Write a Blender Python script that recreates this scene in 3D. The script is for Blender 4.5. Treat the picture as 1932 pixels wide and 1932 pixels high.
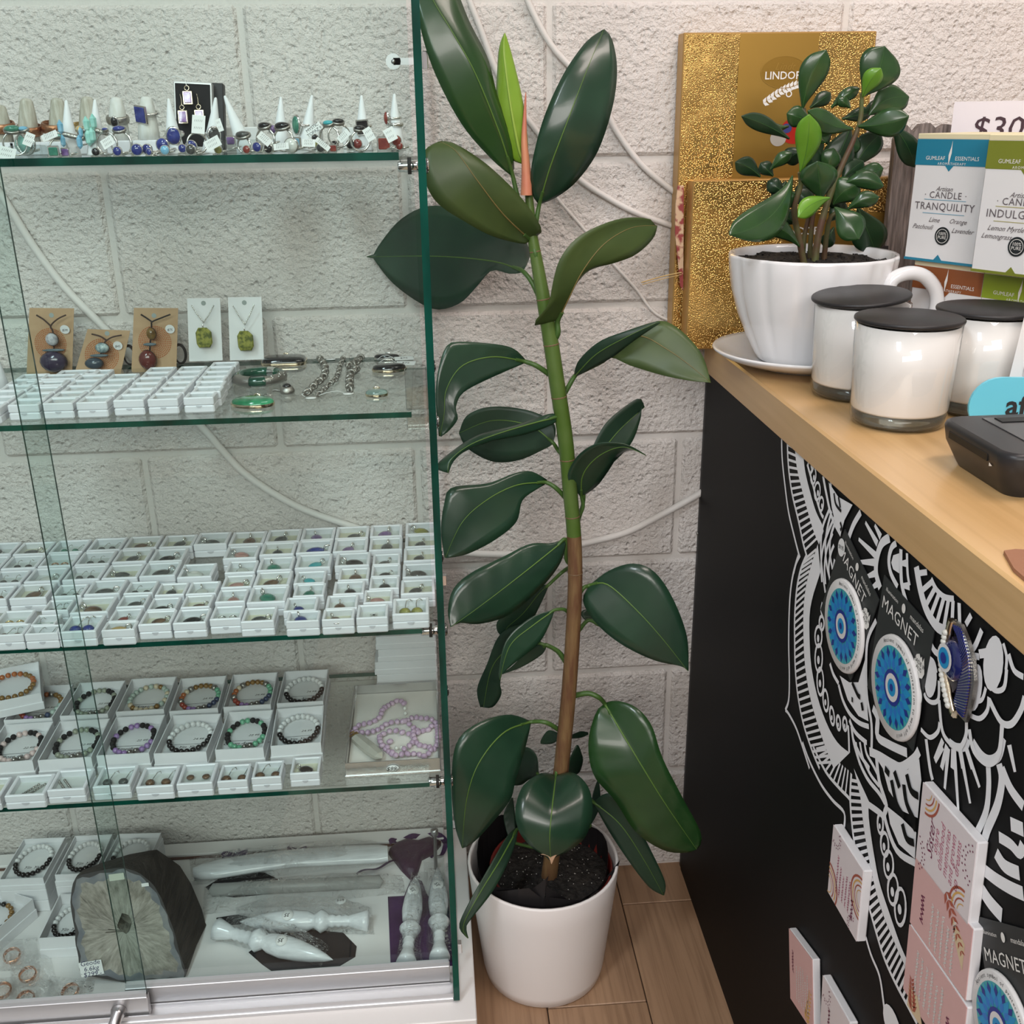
import bpy, bmesh, math, random
from math import sin, cos, pi, radians, sqrt, atan2
from mathutils import Vector, Matrix, Euler

for o in list(bpy.data.objects): bpy.data.objects.remove(o)
scene = bpy.context.scene
COL = scene.collection

# ------------------------------------------------------------------ camera
FPX, PC = 1965.25, 966.0                       # focal length in pixels of the 1932 px frame
CAM = Vector((-0.1720, -1.4955, 1.2562))
YAW, PITCH, ROLL = 0.0755, 0.3623, 0.0142
_f = Vector((sin(YAW)*cos(PITCH), cos(YAW)*cos(PITCH), -sin(PITCH)))
_r = Vector((cos(YAW), -sin(YAW), 0)); _d = _f.cross(_r)
R_ = _r*cos(ROLL) + _d*sin(ROLL); D_ = -_r*sin(ROLL) + _d*cos(ROLL); F_ = _f
cd = bpy.data.cameras.new('camera'); cam = bpy.data.objects.new('camera', cd); COL.objects.link(cam)
cd.sensor_fit = 'HORIZONTAL'; cd.sensor_width = 36.0; cd.lens = 36.0*FPX/1932.0
cd.clip_start = 0.02; cd.clip_end = 60
m3 = Matrix((R_, -D_, -F_)).transposed()
cam.matrix_world = Matrix.Translation(CAM) @ m3.to_4x4()
scene.camera = cam

# ------------------------------------------------------------------ world, lights, exposure
vs = scene.view_settings
vs.view_transform = 'Standard'; vs.look = 'None'; vs.gamma = 1.0; vs.use_curve_mapping = False
vs.exposure = -0.30
scene.cycles.transparent_max_bounces = 24; scene.cycles.max_bounces = 8; scene.cycles.diffuse_bounces = 3; scene.cycles.glossy_bounces = 4; scene.cycles.transmission_bounces = 6
w = bpy.data.worlds.new('room_light'); scene.world = w; w.use_nodes = True
bg = w.node_tree.nodes['Background']; bg.inputs[0].default_value = (0.80, 0.82, 0.86, 1); bg.inputs[1].default_value = 0.10
def area(name, loc, size, energy, color, target=None, rot=None):
    l = bpy.data.lights.new(name, 'AREA'); l.shape = 'RECTANGLE'; l.size, l.size_y = size
    l.energy = energy; l.color = color
    o = bpy.data.objects.new(name, l); COL.objects.link(o); o.location = loc
    if target is not None:
        o.rotation_euler = (Vector(target)-Vector(loc)).to_track_quat('-Z', 'Y').to_euler()
    return o
# ceiling fittings of the shop
area('ceiling_light_aisle', (-0.95, -1.75, 2.75), (0.30, 1.2), 44, (0.87, 0.94, 1.0), (-0.6, -1.2, 0))
area('ceiling_light_counter', (0.75, -0.95, 2.75), (1.2, 0.30), 24, (1.0, 0.86, 0.80), (0.65, -0.75, 0))
area('ceiling_light_shop', (0.2, -3.2, 2.75), (1.2, 1.2), 26, (1.0, 0.95, 0.9), (0.1, -2.2, 0))

# daylight through the shopfront window behind the photographer
area('shopfront_daylight', (-0.4, -4.2, 2.2), (2.8, 1.0), 118, (1.0, 0.95, 0.91), (-0.3, 0, 0.6))

# ------------------------------------------------------------------ pixel -> place helpers (a pixel gives a direction only)
def ray(u, v): return R_*((u-PC)/FPX) + D_*((v-PC)/FPX) + F_
def onx(u, v, x): d = ray(u, v); return CAM + d*((x-CAM.x)/d.x)
def ony(u, v, y): d = ray(u, v); return CAM + d*((y-CAM.y)/d.y)
def onz(u, v, z): d = ray(u, v); return CAM + d*((z-CAM.z)/d.z)

random.seed(7)
rnd = random.uniform

# ------------------------------------------------------------------ materials
MATS = {}
def _set(b, k, v):
    if k in b.inputs: b.inputs[k].default_value = v
def mat(name, col=(.8,.8,.8), rough=.5, metal=0., spec=.5, bump=None, col2=None, cscale=30., coat=0., trans=0., ior=1.45, sss=0., stretch=(1,1,1), cdet=3., bdet=4., ramp=(.35,.65), alpha=1.):
    """principled material; bump=(scale, strength, distance); col2 = second colour mixed in by noise"""
    if name in MATS: return MATS[name]
    m = bpy.data.materials.new(name); m.use_nodes = True; nt = m.node_tree; b = nt.nodes['Principled BSDF']
    b.inputs['Base Color'].default_value = (*col, 1); b.inputs['Roughness'].default_value = rough
    b.inputs['Metallic'].default_value = metal; _set(b, 'Specular IOR Level', spec); _set(b, 'Coat Weight', coat); _set(b, 'Coat Roughness', .08)
    _set(b, 'Transmission Weight', trans); _set(b, 'IOR', ior); _set(b, 'Subsurface Weight', sss); _set(b, 'Alpha', alpha)
    if sss: _set(b, 'Subsurface Radius', (.01,.01,.01)); _set(b, 'Subsurface Scale', .5)
    if col2 or bump:
        tc = nt.nodes.new('ShaderNodeTexCoord'); mp = nt.nodes.new('ShaderNodeMapping'); mp.inputs['Scale'].default_value = stretch
        nt.links.new(tc.outputs['Object'], mp.inputs[0])
    if col2:
        n = nt.nodes.new('ShaderNodeTexNoise'); n.inputs['Scale'].default_value = cscale; n.inputs['Detail'].default_value = cdet
        cr = nt.nodes.new('ShaderNodeValToRGB'); cr.color_ramp.elements[0].position = ramp[0]; cr.color_ramp.elements[1].position = ramp[1]
        cr.color_ramp.elements[0].color = (*col, 1); cr.color_ramp.elements[1].color = (*col2, 1)
        nt.links.new(mp.outputs[0], n.inputs['Vector']); nt.links.new(n.outputs['Fac'], cr.inputs[0]); nt.links.new(cr.outputs[0], b.inputs['Base Color'])
    if bump:
        n = nt.nodes.new('ShaderNodeTexNoise'); n.inputs['Scale'].default_value = bump[0]; n.inputs['Detail'].default_value = bdet
        bp = nt.nodes.new('ShaderNodeBump'); bp.inputs['Strength'].default_value = bump[1]; bp.inputs['Distance'].default_value = bump[2]
        nt.links.new(mp.outputs[0], n.inputs['Vector']); nt.links.new(n.outputs['Fac'], bp.inputs['Height']); nt.links.new(bp.outputs[0], b.inputs['Normal'])
    MATS[name] = m; return m
def thin_glass(name, tint, refl=.9, rough=0.0, base=.0, wrinkle=0.):
    """clear sheet: tinted see-through plus mirror reflection by Fresnel"""
    if name in MATS: return MATS[name]
    m = bpy.data.materials.new(name); m.use_nodes = True; nt = m.node_tree; nt.nodes.clear()
    out = nt.nodes.new('ShaderNodeOutputMaterial'); mx = nt.nodes.new('ShaderNodeMixShader')
    tr = nt.nodes.new('ShaderNodeBsdfTransparent'); tr.inputs[0].default_value = (*tint, 1)
    gl = nt.nodes.new('ShaderNodeBsdfGlossy'); gl.inputs[0].default_value = (refl, refl, refl, 1); gl.inputs[1].default_value = rough
    fr = nt.nodes.new('ShaderNodeFresnel'); fr.inputs[0].default_value = 1.45
    ad = nt.nodes.new('ShaderNodeMath'); ad.operation = 'ADD'; ad.inputs[1].default_value = base
    # same reflectance from both sides of the sheet
    ge = nt.nodes.new('ShaderNodeNewGeometry'); vm = nt.nodes.new('ShaderNodeMath'); vm.operation = 'MULTIPLY_ADD'
    vm.inputs[1].default_value = -2; vm.inputs[2].default_value = 1
    io = nt.nodes.new('ShaderNodeMath'); io.operation = 'MULTIPLY_ADD'; io.inputs[1].default_value = 1/1.45-1.45; io.inputs[2].default_value = 1.45
    nt.links.new(ge.outputs['Backfacing'], io.inputs[0]); nt.links.new(io.outputs[0], fr.inputs[0])
    nt.links.new(fr.outputs[0], ad.inputs[0]); nt.links.new(ad.outputs[0], mx.inputs[0])
    nt.links.new(tr.outputs[0], mx.inputs[1]); nt.links.new(gl.outputs[0], mx.inputs[2]); nt.links.new(mx.outputs[0], out.inputs[0])
    if wrinkle:
        tc = nt.nodes.new('ShaderNodeTexCoord'); n = nt.nodes.new('ShaderNodeTexNoise'); n.inputs['Scale'].default_value = 48; n.inputs['Detail'].default_value = 3; n.inputs['Distortion'].default_value = 2.2
        bp = nt.nodes.new('ShaderNodeBump'); bp.inputs['Strength'].default_value = wrinkle; bp.inputs['Distance'].default_value = .03
        nt.links.new(tc.outputs['Object'], n.inputs['Vector']); nt.links.new(n.outputs['Fac'], bp.inputs['Height']); nt.links.new(bp.outputs[0], gl.inputs['Normal']); nt.links.new(bp.outputs[0], fr.inputs['Normal'])
    MATS[name] = m; return m

# ------------------------------------------------------------------ mesh builder
class MB:
    def __init__(s): s.v = []; s.f = []; s.mi = []; s.sm = []
    def add(s, verts, faces, mi=0, smooth=False):
        o = len(s.v); s.v += [tuple(p) for p in verts]
        for f in faces: s.f.append([i+o for i in f]); s.mi.append(mi); s.sm.append(smooth)
        return s
    def box(s, c, d, rz=0, bev=0, mi=0):
        x, y, z = d[0]/2, d[1]/2, d[2]/2
        if bev <= 0:
            P = [(sx*x, sy*y, sz*z) for sx in(-1,1) for sy in(-1,1) for sz in(-1,1)]
            Fs = [(0,1,3,2),(4,6,7,5),(0,4,5,1),(2,3,7,6),(0,2,6,4),(1,5,7,3)]
            sm = False
        else:
            b = min(bev, x*.49, y*.49, z*.49); P = []; idx = {}
            for sx in(-1,1):
                for sy in(-1,1):
                    for sz in(-1,1):
                        for a in range(3):
                            q = [sx*(x-b), sy*(y-b), sz*(z-b)]; q[a] += (sx,sy,sz)[a]*b
                            idx[(sx,sy,sz,a)] = len(P); P.append(tuple(q))
            Fs = []
            for a in range(3):
                o1, o2 = [i for i in range(3) if i != a]
                for sg in(-1,1):
                    q = []
                    for s1, s2 in((-1,-1),(1,-1),(1,1),(-1,1)):
                        k = [0,0,0]; k[a] = sg; k[o1] = s1; k[o2] = s2; q.append(idx[(*k, a)])
                    n = (sg > 0) ^ (a == 1)
                    Fs.append(q if n else q[::-1])
            for a in range(3):
                o1, o2 = [i for i in range(3) if i != a]
                for s1 in(-1,1):
                    for s2 in(-1,1):
                        q = []
                        for sa, w1 in((-1,o1),(1,o1),(1,o2),(-1,o2)):
                            k = [0,0,0]; k[a] = sa; k[o1] = s1; k[o2] = s2; q.append(idx[(*k, w1)])
                        n = (s1*s2 > 0) ^ (a == 1)
                        Fs.append(q[::-1] if n else q)
            for sx in(-1,1):
                for sy in(-1,1):
                    for sz in(-1,1):
                        q = [idx[(sx,sy,sz,a)] for a in range(3)]
                        Fs.append(q if sx*sy*sz > 0 else q[::-1])
            sm = False
        ca, sa = cos(rz), sin(rz)
        P = [(c[0]+p[0]*ca-p[1]*sa, c[1]+p[0]*sa+p[1]*ca, c[2]+p[2]) for p in P]
        return s.add(P, Fs, mi, sm)
    def quad(s, a, b, c, d, mi=0): return s.add([a,b,c,d], [(0,1,2,3)], mi)
    def poly(s, pts, mi=0): return s.add(pts, [tuple(range(len(pts)))], mi)
    def prism(s, pts, n, h, mi=0, mi2=None):
        """polygon (3D points) pushed along vector n by h"""
        n = Vector(n)*h; k = len(pts); top = [Vector(p)+n for p in pts]
        P = [Vector(p) for p in pts]+top
        s.add(P, [tuple(range(k))[::-1], tuple(range(k, 2*k))], mi)
        s.add(P, [(i, (i+1) % k, k+(i+1) % k, k+i) for i in range(k)], mi if mi2 is None else mi2)
        return s
    def lathe(s, prof, c=(0,0,0), seg=24, mi=0, smooth=True, cap=True, M=None, ell=(1,1)):
        P = []; Fs = []; n = len(prof)
        for (r, z) in prof:
            for k in range(seg):
                a = 2*pi*k/seg; q = Vector((r*cos(a)*ell[0], r*sin(a)*ell[1], z))
                if M is not None: q = M @ q
                P.append((q[0]+c[0], q[1]+c[1], q[2]+c[2]))
        for i in range(n-1):
            for k in range(seg):
                k2 = (k+1) % seg
                Fs.append((i*seg+k, i*seg+k2, (i+1)*seg+k2, (i+1)*seg+k))
        s.add(P, Fs, mi, smooth)
        if cap:
            s.add(P[:seg], [tuple(range(seg))[::-1]], mi); s.add(P[-seg:], [tuple(range(seg))], mi)
        return s
    def ball(s, c, r, seg=12, rings=8, mi=0, sc=(1,1,1), M=None):
        prof = [(max(1e-5, r*sin(pi*i/rings)), -r*cos(pi*i/rings)) for i in range(rings+1)]
        MM = Matrix.Diagonal(sc)
        if M is not None: MM = M @ MM
        return s.lathe(prof, c, seg, mi, True, False, MM)
    def tube(s, pts, r, seg=8, mi=0, closed=False, cap=True):
        pts = [Vector(p) for p in pts]; n = len(pts); rr = r if isinstance(r, (list, tuple)) else [r]*n
        P = []; Fs = []; up = Vector((0,0,1)); prev = None
        for i in range(n):
            if closed: t = pts[(i+1) % n]-pts[i-1]
            else: t = pts[min(i+1, n-1)]-pts[max(i-1, 0)]
            if t.length < 1e-9: t = Vector((0,0,1))
            t.normalize()
            if prev is None:
                a = up if abs(t.dot(up)) < .95 else Vector((1,0,0)); nx = t.cross(a).normalized()
            else:
                nx = prev-t*prev.dot(t); nx = nx.normalized() if nx.length > 1e-6 else t.cross(up).normalized()
            prev = nx; ny = t.cross(nx)
            for k in range(seg):
                a = 2*pi*k/seg; P.append(pts[i]+(nx*cos(a)+ny*sin(a))*rr[i])
        m = n if closed else n-1
        for i in range(m):
            j = (i+1) % n
            for k in range(seg):
                k2 = (k+1) % seg; Fs.append((i*seg+k, i*seg+k2, j*seg+k2, j*seg+k))
        s.add(P, Fs, mi, True)
        if cap and not closed:
            s.add(P[:seg], [tuple(range(seg))[::-1]], mi); s.add(P[-seg:], [tuple(range(seg))], mi)
        return s
    def mesh(s, name, mats, merge=False):
        me = bpy.data.meshes.new(name); me.from_pydata([tuple(p) for p in s.v], [], s.f)
        for m in (mats if isinstance(mats, (list, tuple)) else [mats]): me.materials.append(m)
        me.polygons.foreach_set('material_index', s.mi); me.polygons.foreach_set('use_smooth', s.sm)
        if merge:
            bm = bmesh.new(); bm.from_mesh(me); bmesh.ops.remove_doubles(bm, verts=bm.verts, dist=1e-5); bmesh.ops.recalc_face_normals(bm, faces=bm.faces); bm.to_mesh(me); bm.free()
        me.update(); return me
    def build(s, name, mats, parent=None, loc=(0,0,0), rot=(0,0,0), merge=False):
        return put(name, s.mesh(name, mats, merge), parent, loc, rot)
def put(name, me, parent=None, loc=(0,0,0), rot=(0,0,0), sc=None):
    o = bpy.data.objects.new(name, me); COL.objects.link(o)
    o.location = loc; o.rotation_euler = rot
    if sc is not None: o.scale = (sc,)*3 if isinstance(sc, (int, float)) else sc
    if parent is not None: o.parent = parent
    return o
def tag(o, label, cat, group=None):
    o['label'] = label; o['category'] = cat
    if group: o['group'] = group
    return o
def thing(name, label, cat, loc=(0,0,0), rot=(0,0,0), group=None):
    o = bpy.data.objects.new(name, None); o.empty_display_size = .02; COL.objects.link(o)
    o.location = loc; o.rotation_euler = rot
    return tag(o, label, cat, group)
def struct(o): o['kind'] = 'structure'; return o
def basis(o, x, y, z):
    """matrix with given axes and origin"""
    M = Matrix((Vector(x), Vector(y), Vector(z))).transposed().to_4x4(); M.translation = Vector(o); return M
_txt = {}
def text_mesh(s, m, size=1., align='CENTER', shear=0., bold=0., space=1., extr=0., line=1.):
    key = (s, m.name, size, align, shear, bold, space, extr, line)
    if key in _txt: return _txt[key]
    c = bpy.data.curves.new('lettering', 'FONT'); c.body = s; c.size = size; c.align_x = align; c.align_y = 'CENTER'
    c.shear = shear; c.offset = bold; c.space_character = space; c.extrude = extr; c.resolution_u = 2; c.space_line = line
    o = bpy.data.objects.new('lettering', c); COL.objects.link(o)
    me = bpy.data.meshes.new_from_object(o)
    bpy.data.objects.remove(o); me.materials.clear(); me.materials.append(m); _txt[key] = me
    return me
def text(s, m, parent, M, size, name='lettering', **k):
    """flat lettering; M places its local x (reading), y (up), z (out) frame in the parent's space"""
    o = put(name, text_mesh(s, m, size, **k), parent); o.matrix_local = M; return o
ORD = ['', 'first', 'second', 'third', 'fourth', 'fifth', 'sixth', 'seventh', 'eighth', 'ninth', 'tenth', 'eleventh', 'twelfth', 'thirteenth', 'fourteenth', 'fifteenth', 'sixteenth', 'seventeenth', 'eighteenth', 'nineteenth', 'twentieth']
def catmull(pts, n=6):
    pts = [Vector(p) for p in pts]; out = []
    for i in range(len(pts)-1):
        p0 = pts[max(i-1,0)]; p1 = pts[i]; p2 = pts[i+1]; p3 = pts[min(i+2,len(pts)-1)]
        for k in range(n):
            t = k/n; out.append(.5*((2*p1)+(p2-p0)*t+(2*p0-5*p1+4*p2-p3)*t*t+(3*p1-p0-3*p2+p3)*t**3))
    out.append(pts[-1]); return out
def resample(pts, n):
    pts = [Vector(p) for p in pts]; L = [0]
    for a, b in zip(pts, pts[1:]): L.append(L[-1]+(b-a).length)
    out = []; j = 0
    for i in range(n):
        s = L[-1]*i/(n-1)
        while j < len(pts)-2 and L[j+1] < s: j += 1
        t = (s-L[j])/max(1e-9, L[j+1]-L[j]); out.append(pts[j].lerp(pts[j+1], t))
    return out
# ================================================================== the setting: block wall, plank floor
def wall_mat():
    m = bpy.data.materials.new('painted_block'); m.use_nodes = True; nt = m.node_tree; b = nt.nodes['Principled BSDF']
    b.inputs['Roughness'].default_value = .55; _set(b, 'Specular IOR Level', .35)
    g = nt.nodes.new('ShaderNodeNewGeometry')
    n0 = nt.nodes.new('ShaderNodeTexNoise'); n0.inputs['Scale'].default_value = 5; n0.inputs['Detail'].default_value = 5
    cr = nt.nodes.new('ShaderNodeValToRGB'); cr.color_ramp.elements[0].color = (.70,.655,.62,1); cr.color_ramp.elements[1].color = (.80,.75,.715,1)
    cr.color_ramp.elements[0].position = .3; cr.color_ramp.elements[1].position = .7
    n1 = nt.nodes.new('ShaderNodeTexNoise'); n1.inputs['Scale'].default_value = 110; n1.inputs['Detail'].default_value = 4; n1.inputs['Roughness'].default_value = .62
    n2 = nt.nodes.new('ShaderNodeTexNoise'); n2.inputs['Scale'].default_value = 45; n2.inputs['Detail'].default_value = 3
    vo = nt.nodes.new('ShaderNodeTexVoronoi'); vo.inputs['Scale'].default_value = 95
    rp = nt.nodes.new('ShaderNodeMapRange'); rp.inputs[1].default_value = .0; rp.inputs[2].default_value = .35; rp.clamp = True
    ad = nt.nodes.new('ShaderNodeMath'); ad.operation = 'ADD'
    mu = nt.nodes.new('ShaderNodeMath'); mu.operation = 'MULTIPLY'; mu.inputs[1].default_value = .5
    mv = nt.nodes.new('ShaderNodeMath'); mv.operation = 'MULTIPLY_ADD'; mv.inputs[1].default_value = .35
    bp = nt.nodes.new('ShaderNodeBump'); bp.inputs['Strength'].default_value = 1.; bp.inputs['Distance'].default_value = .0072
    for n in (n0, n1, n2, vo): nt.links.new(g.outputs['Position'], n.inputs['Vector'])
    nt.links.new(n0.outputs['Fac'], cr.inputs[0]); nt.links.new(cr.outputs[0], b.inputs['Base Color'])
    nt.links.new(n2.outputs['Fac'], mu.inputs[0]); nt.links.new(n1.outputs['Fac'], ad.inputs[0]); nt.links.new(mu.outputs[0], ad.inputs[1])
    nt.links.new(vo.outputs['Distance'], rp.inputs[0]); nt.links.new(rp.outputs[0], mv.inputs[0]); nt.links.new(ad.outputs[0], mv.inputs[2])
    nt.links.new(mv.outputs[0], bp.inputs['Height']); nt.links.new(bp.outputs[0], b.inputs['Normal'])
    return m
M_WALL = wall_mat()
M_MORTAR = mat('painted_mortar', (.69,.655,.62), .6, bump=(220,.35,.002))
wall = struct(MB().box((.4,.0555,1.4), (5.2,.10,2.8)).build('wall_back', M_MORTAR))
wall['label'] = 'white painted concrete block wall behind cabinet and counter'
XC = 1.25
for r in range(9):
    off = 0. if r % 2 == 0 else .2
    for k in range(-5, 5):
        x0 = off+.4*k; j = .0042
        b = MB().box((0,0,0), (.4-2*j, .02, .2-2*j), bev=.0045)
        o = b.build('block', M_WALL, wall, (x0+.2, .010+rnd(-.0007,.0007), .2*r+.1))
MB().box((.4,.004,2.3), (5.2,.012,1.0)).build('upper_face', M_WALL, wall)

def wood_mat(name, c1, c2, c3, sx=90, sy=3.5, rough=.45, bump=.12, coat=0., scale=1.):
    m = bpy.data.materials.new(name); m.use_nodes = True; nt = m.node_tree; b = nt.nodes['Principled BSDF']
    b.inputs['Roughness'].default_value = rough; _set(b, 'Coat Weight', coat); _set(b, 'Coat Roughness', .2)
    g = nt.nodes.new('ShaderNodeNewGeometry'); oi = nt.nodes.new('ShaderNodeObjectInfo')
    va = nt.nodes.new('ShaderNodeVectorMath'); va.operation = 'ADD'
    sc = nt.nodes.new('ShaderNodeVectorMath'); sc.operation = 'SCALE'; sc.inputs['Scale'].default_value = 7
    cv = nt.nodes.new('ShaderNodeCombineXYZ')
    nt.links.new(oi.outputs['Random'], cv.inputs[0]); nt.links.new(oi.outputs['Random'], cv.inputs[1]); nt.links.new(cv.outputs[0], sc.inputs[0])
    nt.links.new(g.outputs['Position'], va.inputs[0]); nt.links.new(sc.outputs[0], va.inputs[1])
    def noise(s, sc3, det):
        mp = nt.nodes.new('ShaderNodeMapping'); mp.inputs['Scale'].default_value = sc3
        n = nt.nodes.new('ShaderNodeTexNoise'); n.inputs['Scale'].default_value = s; n.inputs['Detail'].default_value = det; n.inputs['Distortion'].default_value = .6
        nt.links.new(va.outputs[0], mp.inputs[0]); nt.links.new(mp.outputs[0], n.inputs['Vector']); return n
    a = noise(1, (sx, sy, sx), 4); bnd = noise(1, (12*scale, .9*scale, 12*scale), 3)
    r1 = nt.nodes.new('ShaderNodeValToRGB'); r1.color_ramp.elements[0].color = (*c1,1); r1.color_ramp.elements[1].color = (*c2,1)
    r1.color_ramp.elements[0].position = .32; r1.color_ramp.elements[1].position = .68
    mx = nt.nodes.new('ShaderNodeMixRGB'); mx.inputs[2].default_value = (*c3,1)
    mr = nt.nodes.new('ShaderNodeMapRange'); mr.inputs[1].default_value = .45; mr.inputs[2].default_value = .75; mr.inputs[4].default_value = .6
    nt.links.new(bnd.outputs['Fac'], r1.inputs[0]); nt.links.new(r1.outputs[0], mx.inputs[1])
    nt.links.new(a.outputs['Fac'], mr.inputs[0]); nt.links.new(mr.outputs[0], mx.inputs[0]); nt.links.new(mx.outputs[0], b.inputs['Base Color'])
    bp = nt.nodes.new('ShaderNodeBump'); bp.inputs['Strength'].default_value = bump; bp.inputs['Distance'].default_value = .001
    nt.links.new(a.outputs['Fac'], bp.inputs['Height']); nt.links.new(bp.outputs[0], b.inputs['Normal'])
    return m
M_PLANK = wood_mat('oak_vinyl_plank', (.30,.175,.098), (.42,.26,.155), (.18,.10,.055), 130, 5, .42)
floor = struct(MB().box((.3,-1.6,-.03), (4.6,3.3,.05)).build('floor', mat('plank_joint_shadow', (.03,.02,.015), .8)))
floor['label'] = 'brown oak plank floor in front of the wall'
PW = .152; xs = onz(1167,1678,0).x; ye = -.092
for k in range(-4, 6):
    x0 = xs+PW*k; cuts = [.04, ye-(.0 if k % 2 else 0.37)*1, ye-.9-(.0 if k % 2 else .25), -2.2, -3.2]
    if k in (0,): cuts[1] = ye
    if k == -1: cuts[1] = -.30
    for a, b_ in zip(cuts, cuts[1:]):
        MB().box((0,0,0), (PW-.0016, a-b_-.0016, .006), bev=.0012).build('plank', M_PLANK, floor, (x0+PW/2, (a+b_)/2, -.003))

M_ROOM = mat('shop_wall_paint', (.50,.50,.51), .8); M_CEIL = mat('ceiling_white', (.62,.62,.63), .9)
struct(MB().box((.2,-2.1,2.84), (5.6,4.5,.06)).build('ceiling', M_CEIL))['label'] = 'plain off-white ceiling of the shop'
for nm, c, d in (('wall_front',(.2,-4.3,1.4),(5.6,.06,2.8)),('wall_left',(-2.2,-2.1,1.4),(.06,4.5,2.8)),('wall_right',(2.6,-2.1,1.4),(.06,4.5,2.8))): struct(MB().box(c, d).build(nm, M_ROOM))['label'] = 'plain painted shop wall'
MB().box((.2,-3.7,-.03), (5.6,1.3,.06)).build('back_floor', M_PLANK, floor)

# ================================================================== cables on the wall
M_CABLE = mat('painted_cable', (.74,.71,.68), .5)
def cable(px, r, lab, y=-.004, dz=0):
    pts = catmull([ony(u, v, y-r*.6) for u, v in px], 6)
    o = MB().tube(pts, r, 8).build('wall_cable', M_CABLE); tag(o, lab, 'cable', None); return o
cable([(985,-40),(995,0),(1040,85),(1100,150),(1140,200),(1165,250),(1215,315),(1290,375)], .0042, 'white cable running diagonally from ceiling toward left edge of gold box')
cable([(868,-40),(885,0),(905,50),(935,130),(965,185),(1000,230),(1035,275),(1090,335),(1150,375),(1210,405),(1300,436)], .0040, 'white cable curving behind the top leaves to the gold chocolate boxes')
cable([(1020,320),(1050,372),(1100,430),(1150,490),(1200,545),(1230,585),(1262,604),(1320,620)], .0022, 'thinnest white cable on wall, beside stem of rubber plant')
cable([(-40,310),(10,380),(60,460),(120,540),(200,622),(290,715),(385,810),(420,850),(470,900),(560,955),(660,992),(760,1022),(840,1040),(960,1046),(1050,1038),(1095,1027),(1180,1005),(1250,970),(1300,943),(1330,925)], .0055, 'long thick white cable sagging behind cabinet and rubber plant to counter')

# ================================================================== counter
M_BLACK = mat('black_laminate', (.0045,.0045,.005), .55, spec=.18)
M_TOP = wood_mat('pine_benchtop', (.60,.36,.15), (.72,.47,.22), (.50,.29,.11), 60, 2.2, .33, .05, .35)
XF = .232; ZT = .947; ZB = .901; YL = -2.3
counter = thing('shop_counter', 'black shop counter with varnished pine top along right side', 'counter', (.6,-1.1,0))
def cput(mb, name, m): return mb.build(name, m, counter, (-.6,1.1,0))
cput(MB().box((XF+.009,-.003+(YL)/2,ZB/2), (.018,-YL-.022,ZB)), 'front_panel', M_BLACK)
cput(MB().box((XF+.010,-.0105,ZB/2), (.018,.017,ZB)), 'edge_strip', mat('black_edging', (.006,.006,.006), .5))
cput(MB().box((.98,YL/2,ZB/2), (.018,-YL,ZB)), 'back_panel', M_BLACK)
cput(MB().box((.605,YL+.01,ZB/2), (.73,.018,ZB)), 'end_panel', M_BLACK)
cput(MB().box((.614,YL/2-.002,(ZT+ZB)/2), (.772,-YL-.004,ZT-ZB), bev=.0025), 'benchtop', M_TOP)
p = onx(1302,985,XF); cput(MB().lathe([(.001,-.001),(.004,-.001),(.0035,.0015),(.001,.002)], (0,0,0), 10, M=Matrix.Rotation(-pi/2,3,'Y')).__class__() if False else MB().ball((XF-.0005,-.008,p.z), .0035, 8, 6, sc=(.5,1,1)), 'screw_head', mat('dull_steel', (.45,.44,.42), .35, 1.))
# ================================================================== glass display cabinet
G_TINT = (.90,.955,.925)
M_PANE = thin_glass('door_glass', (.85,.945,.925), .85)
M_SHELF = thin_glass('shelf_glass', (.93,.965,.95), .95)
M_SIDE = thin_glass('side_glass', (.90,.96,.94), .85)
M_GEDGE = mat('green_glass_edge', (.0,.030,.021), .12, spec=.4, coat=.0, col2=(.001,.075,.052), cscale=25, stretch=(1,1,.35))
M_ALU = mat('brushed_aluminium', (.60,.60,.61), .40, .85, bump=(300,.08,.0005), stretch=(.02,1,1))
M_CHROME = mat('chrome', (.85,.85,.86), .08, 1.)
M_RUBBER = mat('black_rubber', (.012,.012,.012), .6)
M_WHITEB = mat('white_melamine', (.80,.78,.765), .38)
ZD = .12; XR = -.170; XL = -1.08
SH = [1.2235, .9425, .6655, .4395]; YF, YB = -.335, -.034
cab = thing('display_cabinet', 'tall glass display cabinet with four glass shelves and white base', 'cabinet', (-.62,-.2,0))
CO = (.62,.2,0)
def kput(mb, name, m, parent=None, merge=False): return mb.build(name, m, parent or cab, CO if parent is None else (0,0,0), merge=merge)
def slab(mb, c, d, axis):
    """glass sheet: big faces material 0, rim faces material 1"""
    x, y, z = d[0]/2, d[1]/2, d[2]/2
    P = [(c[0]+sx*x, c[1]+sy*y, c[2]+sz*z) for sx in(-1,1) for sy in(-1,1) for sz in(-1,1)]
    Fs = [(0,1,3,2),(4,6,7,5),(0,4,5,1),(2,3,7,6),(0,2,6,4),(1,5,7,3)]
    for i, f in enumerate(Fs):
        if i//2 != axis: mb.add([P[j] for j in f], [(0,1,2,3)], 1)
        elif i % 2 == 1: mb.add([P[j] for j in f], [(0,1,2,3)], 0)      # one see-through sheet per pane
    return mb
kput(MB().box(((XL-.147)/2-.011,(-.424-.017)/2,ZD/2), (-.147-XL+.02,.407,ZD), bev=.0015), 'base', M_WHITEB)
kput(MB().box(((XL-.175)/2,-.052,ZD+.0012), (-.175-XL-.03,.004,.0024)), 'deck_groove', mat('brown_groove', (.12,.06,.045), .6))
kput(MB().box(((XL-.175)/2,-.034,ZD+.003), (-.175-XL-.02,.030,.006), bev=.001), 'rear_rail', M_WHITEB)
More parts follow.
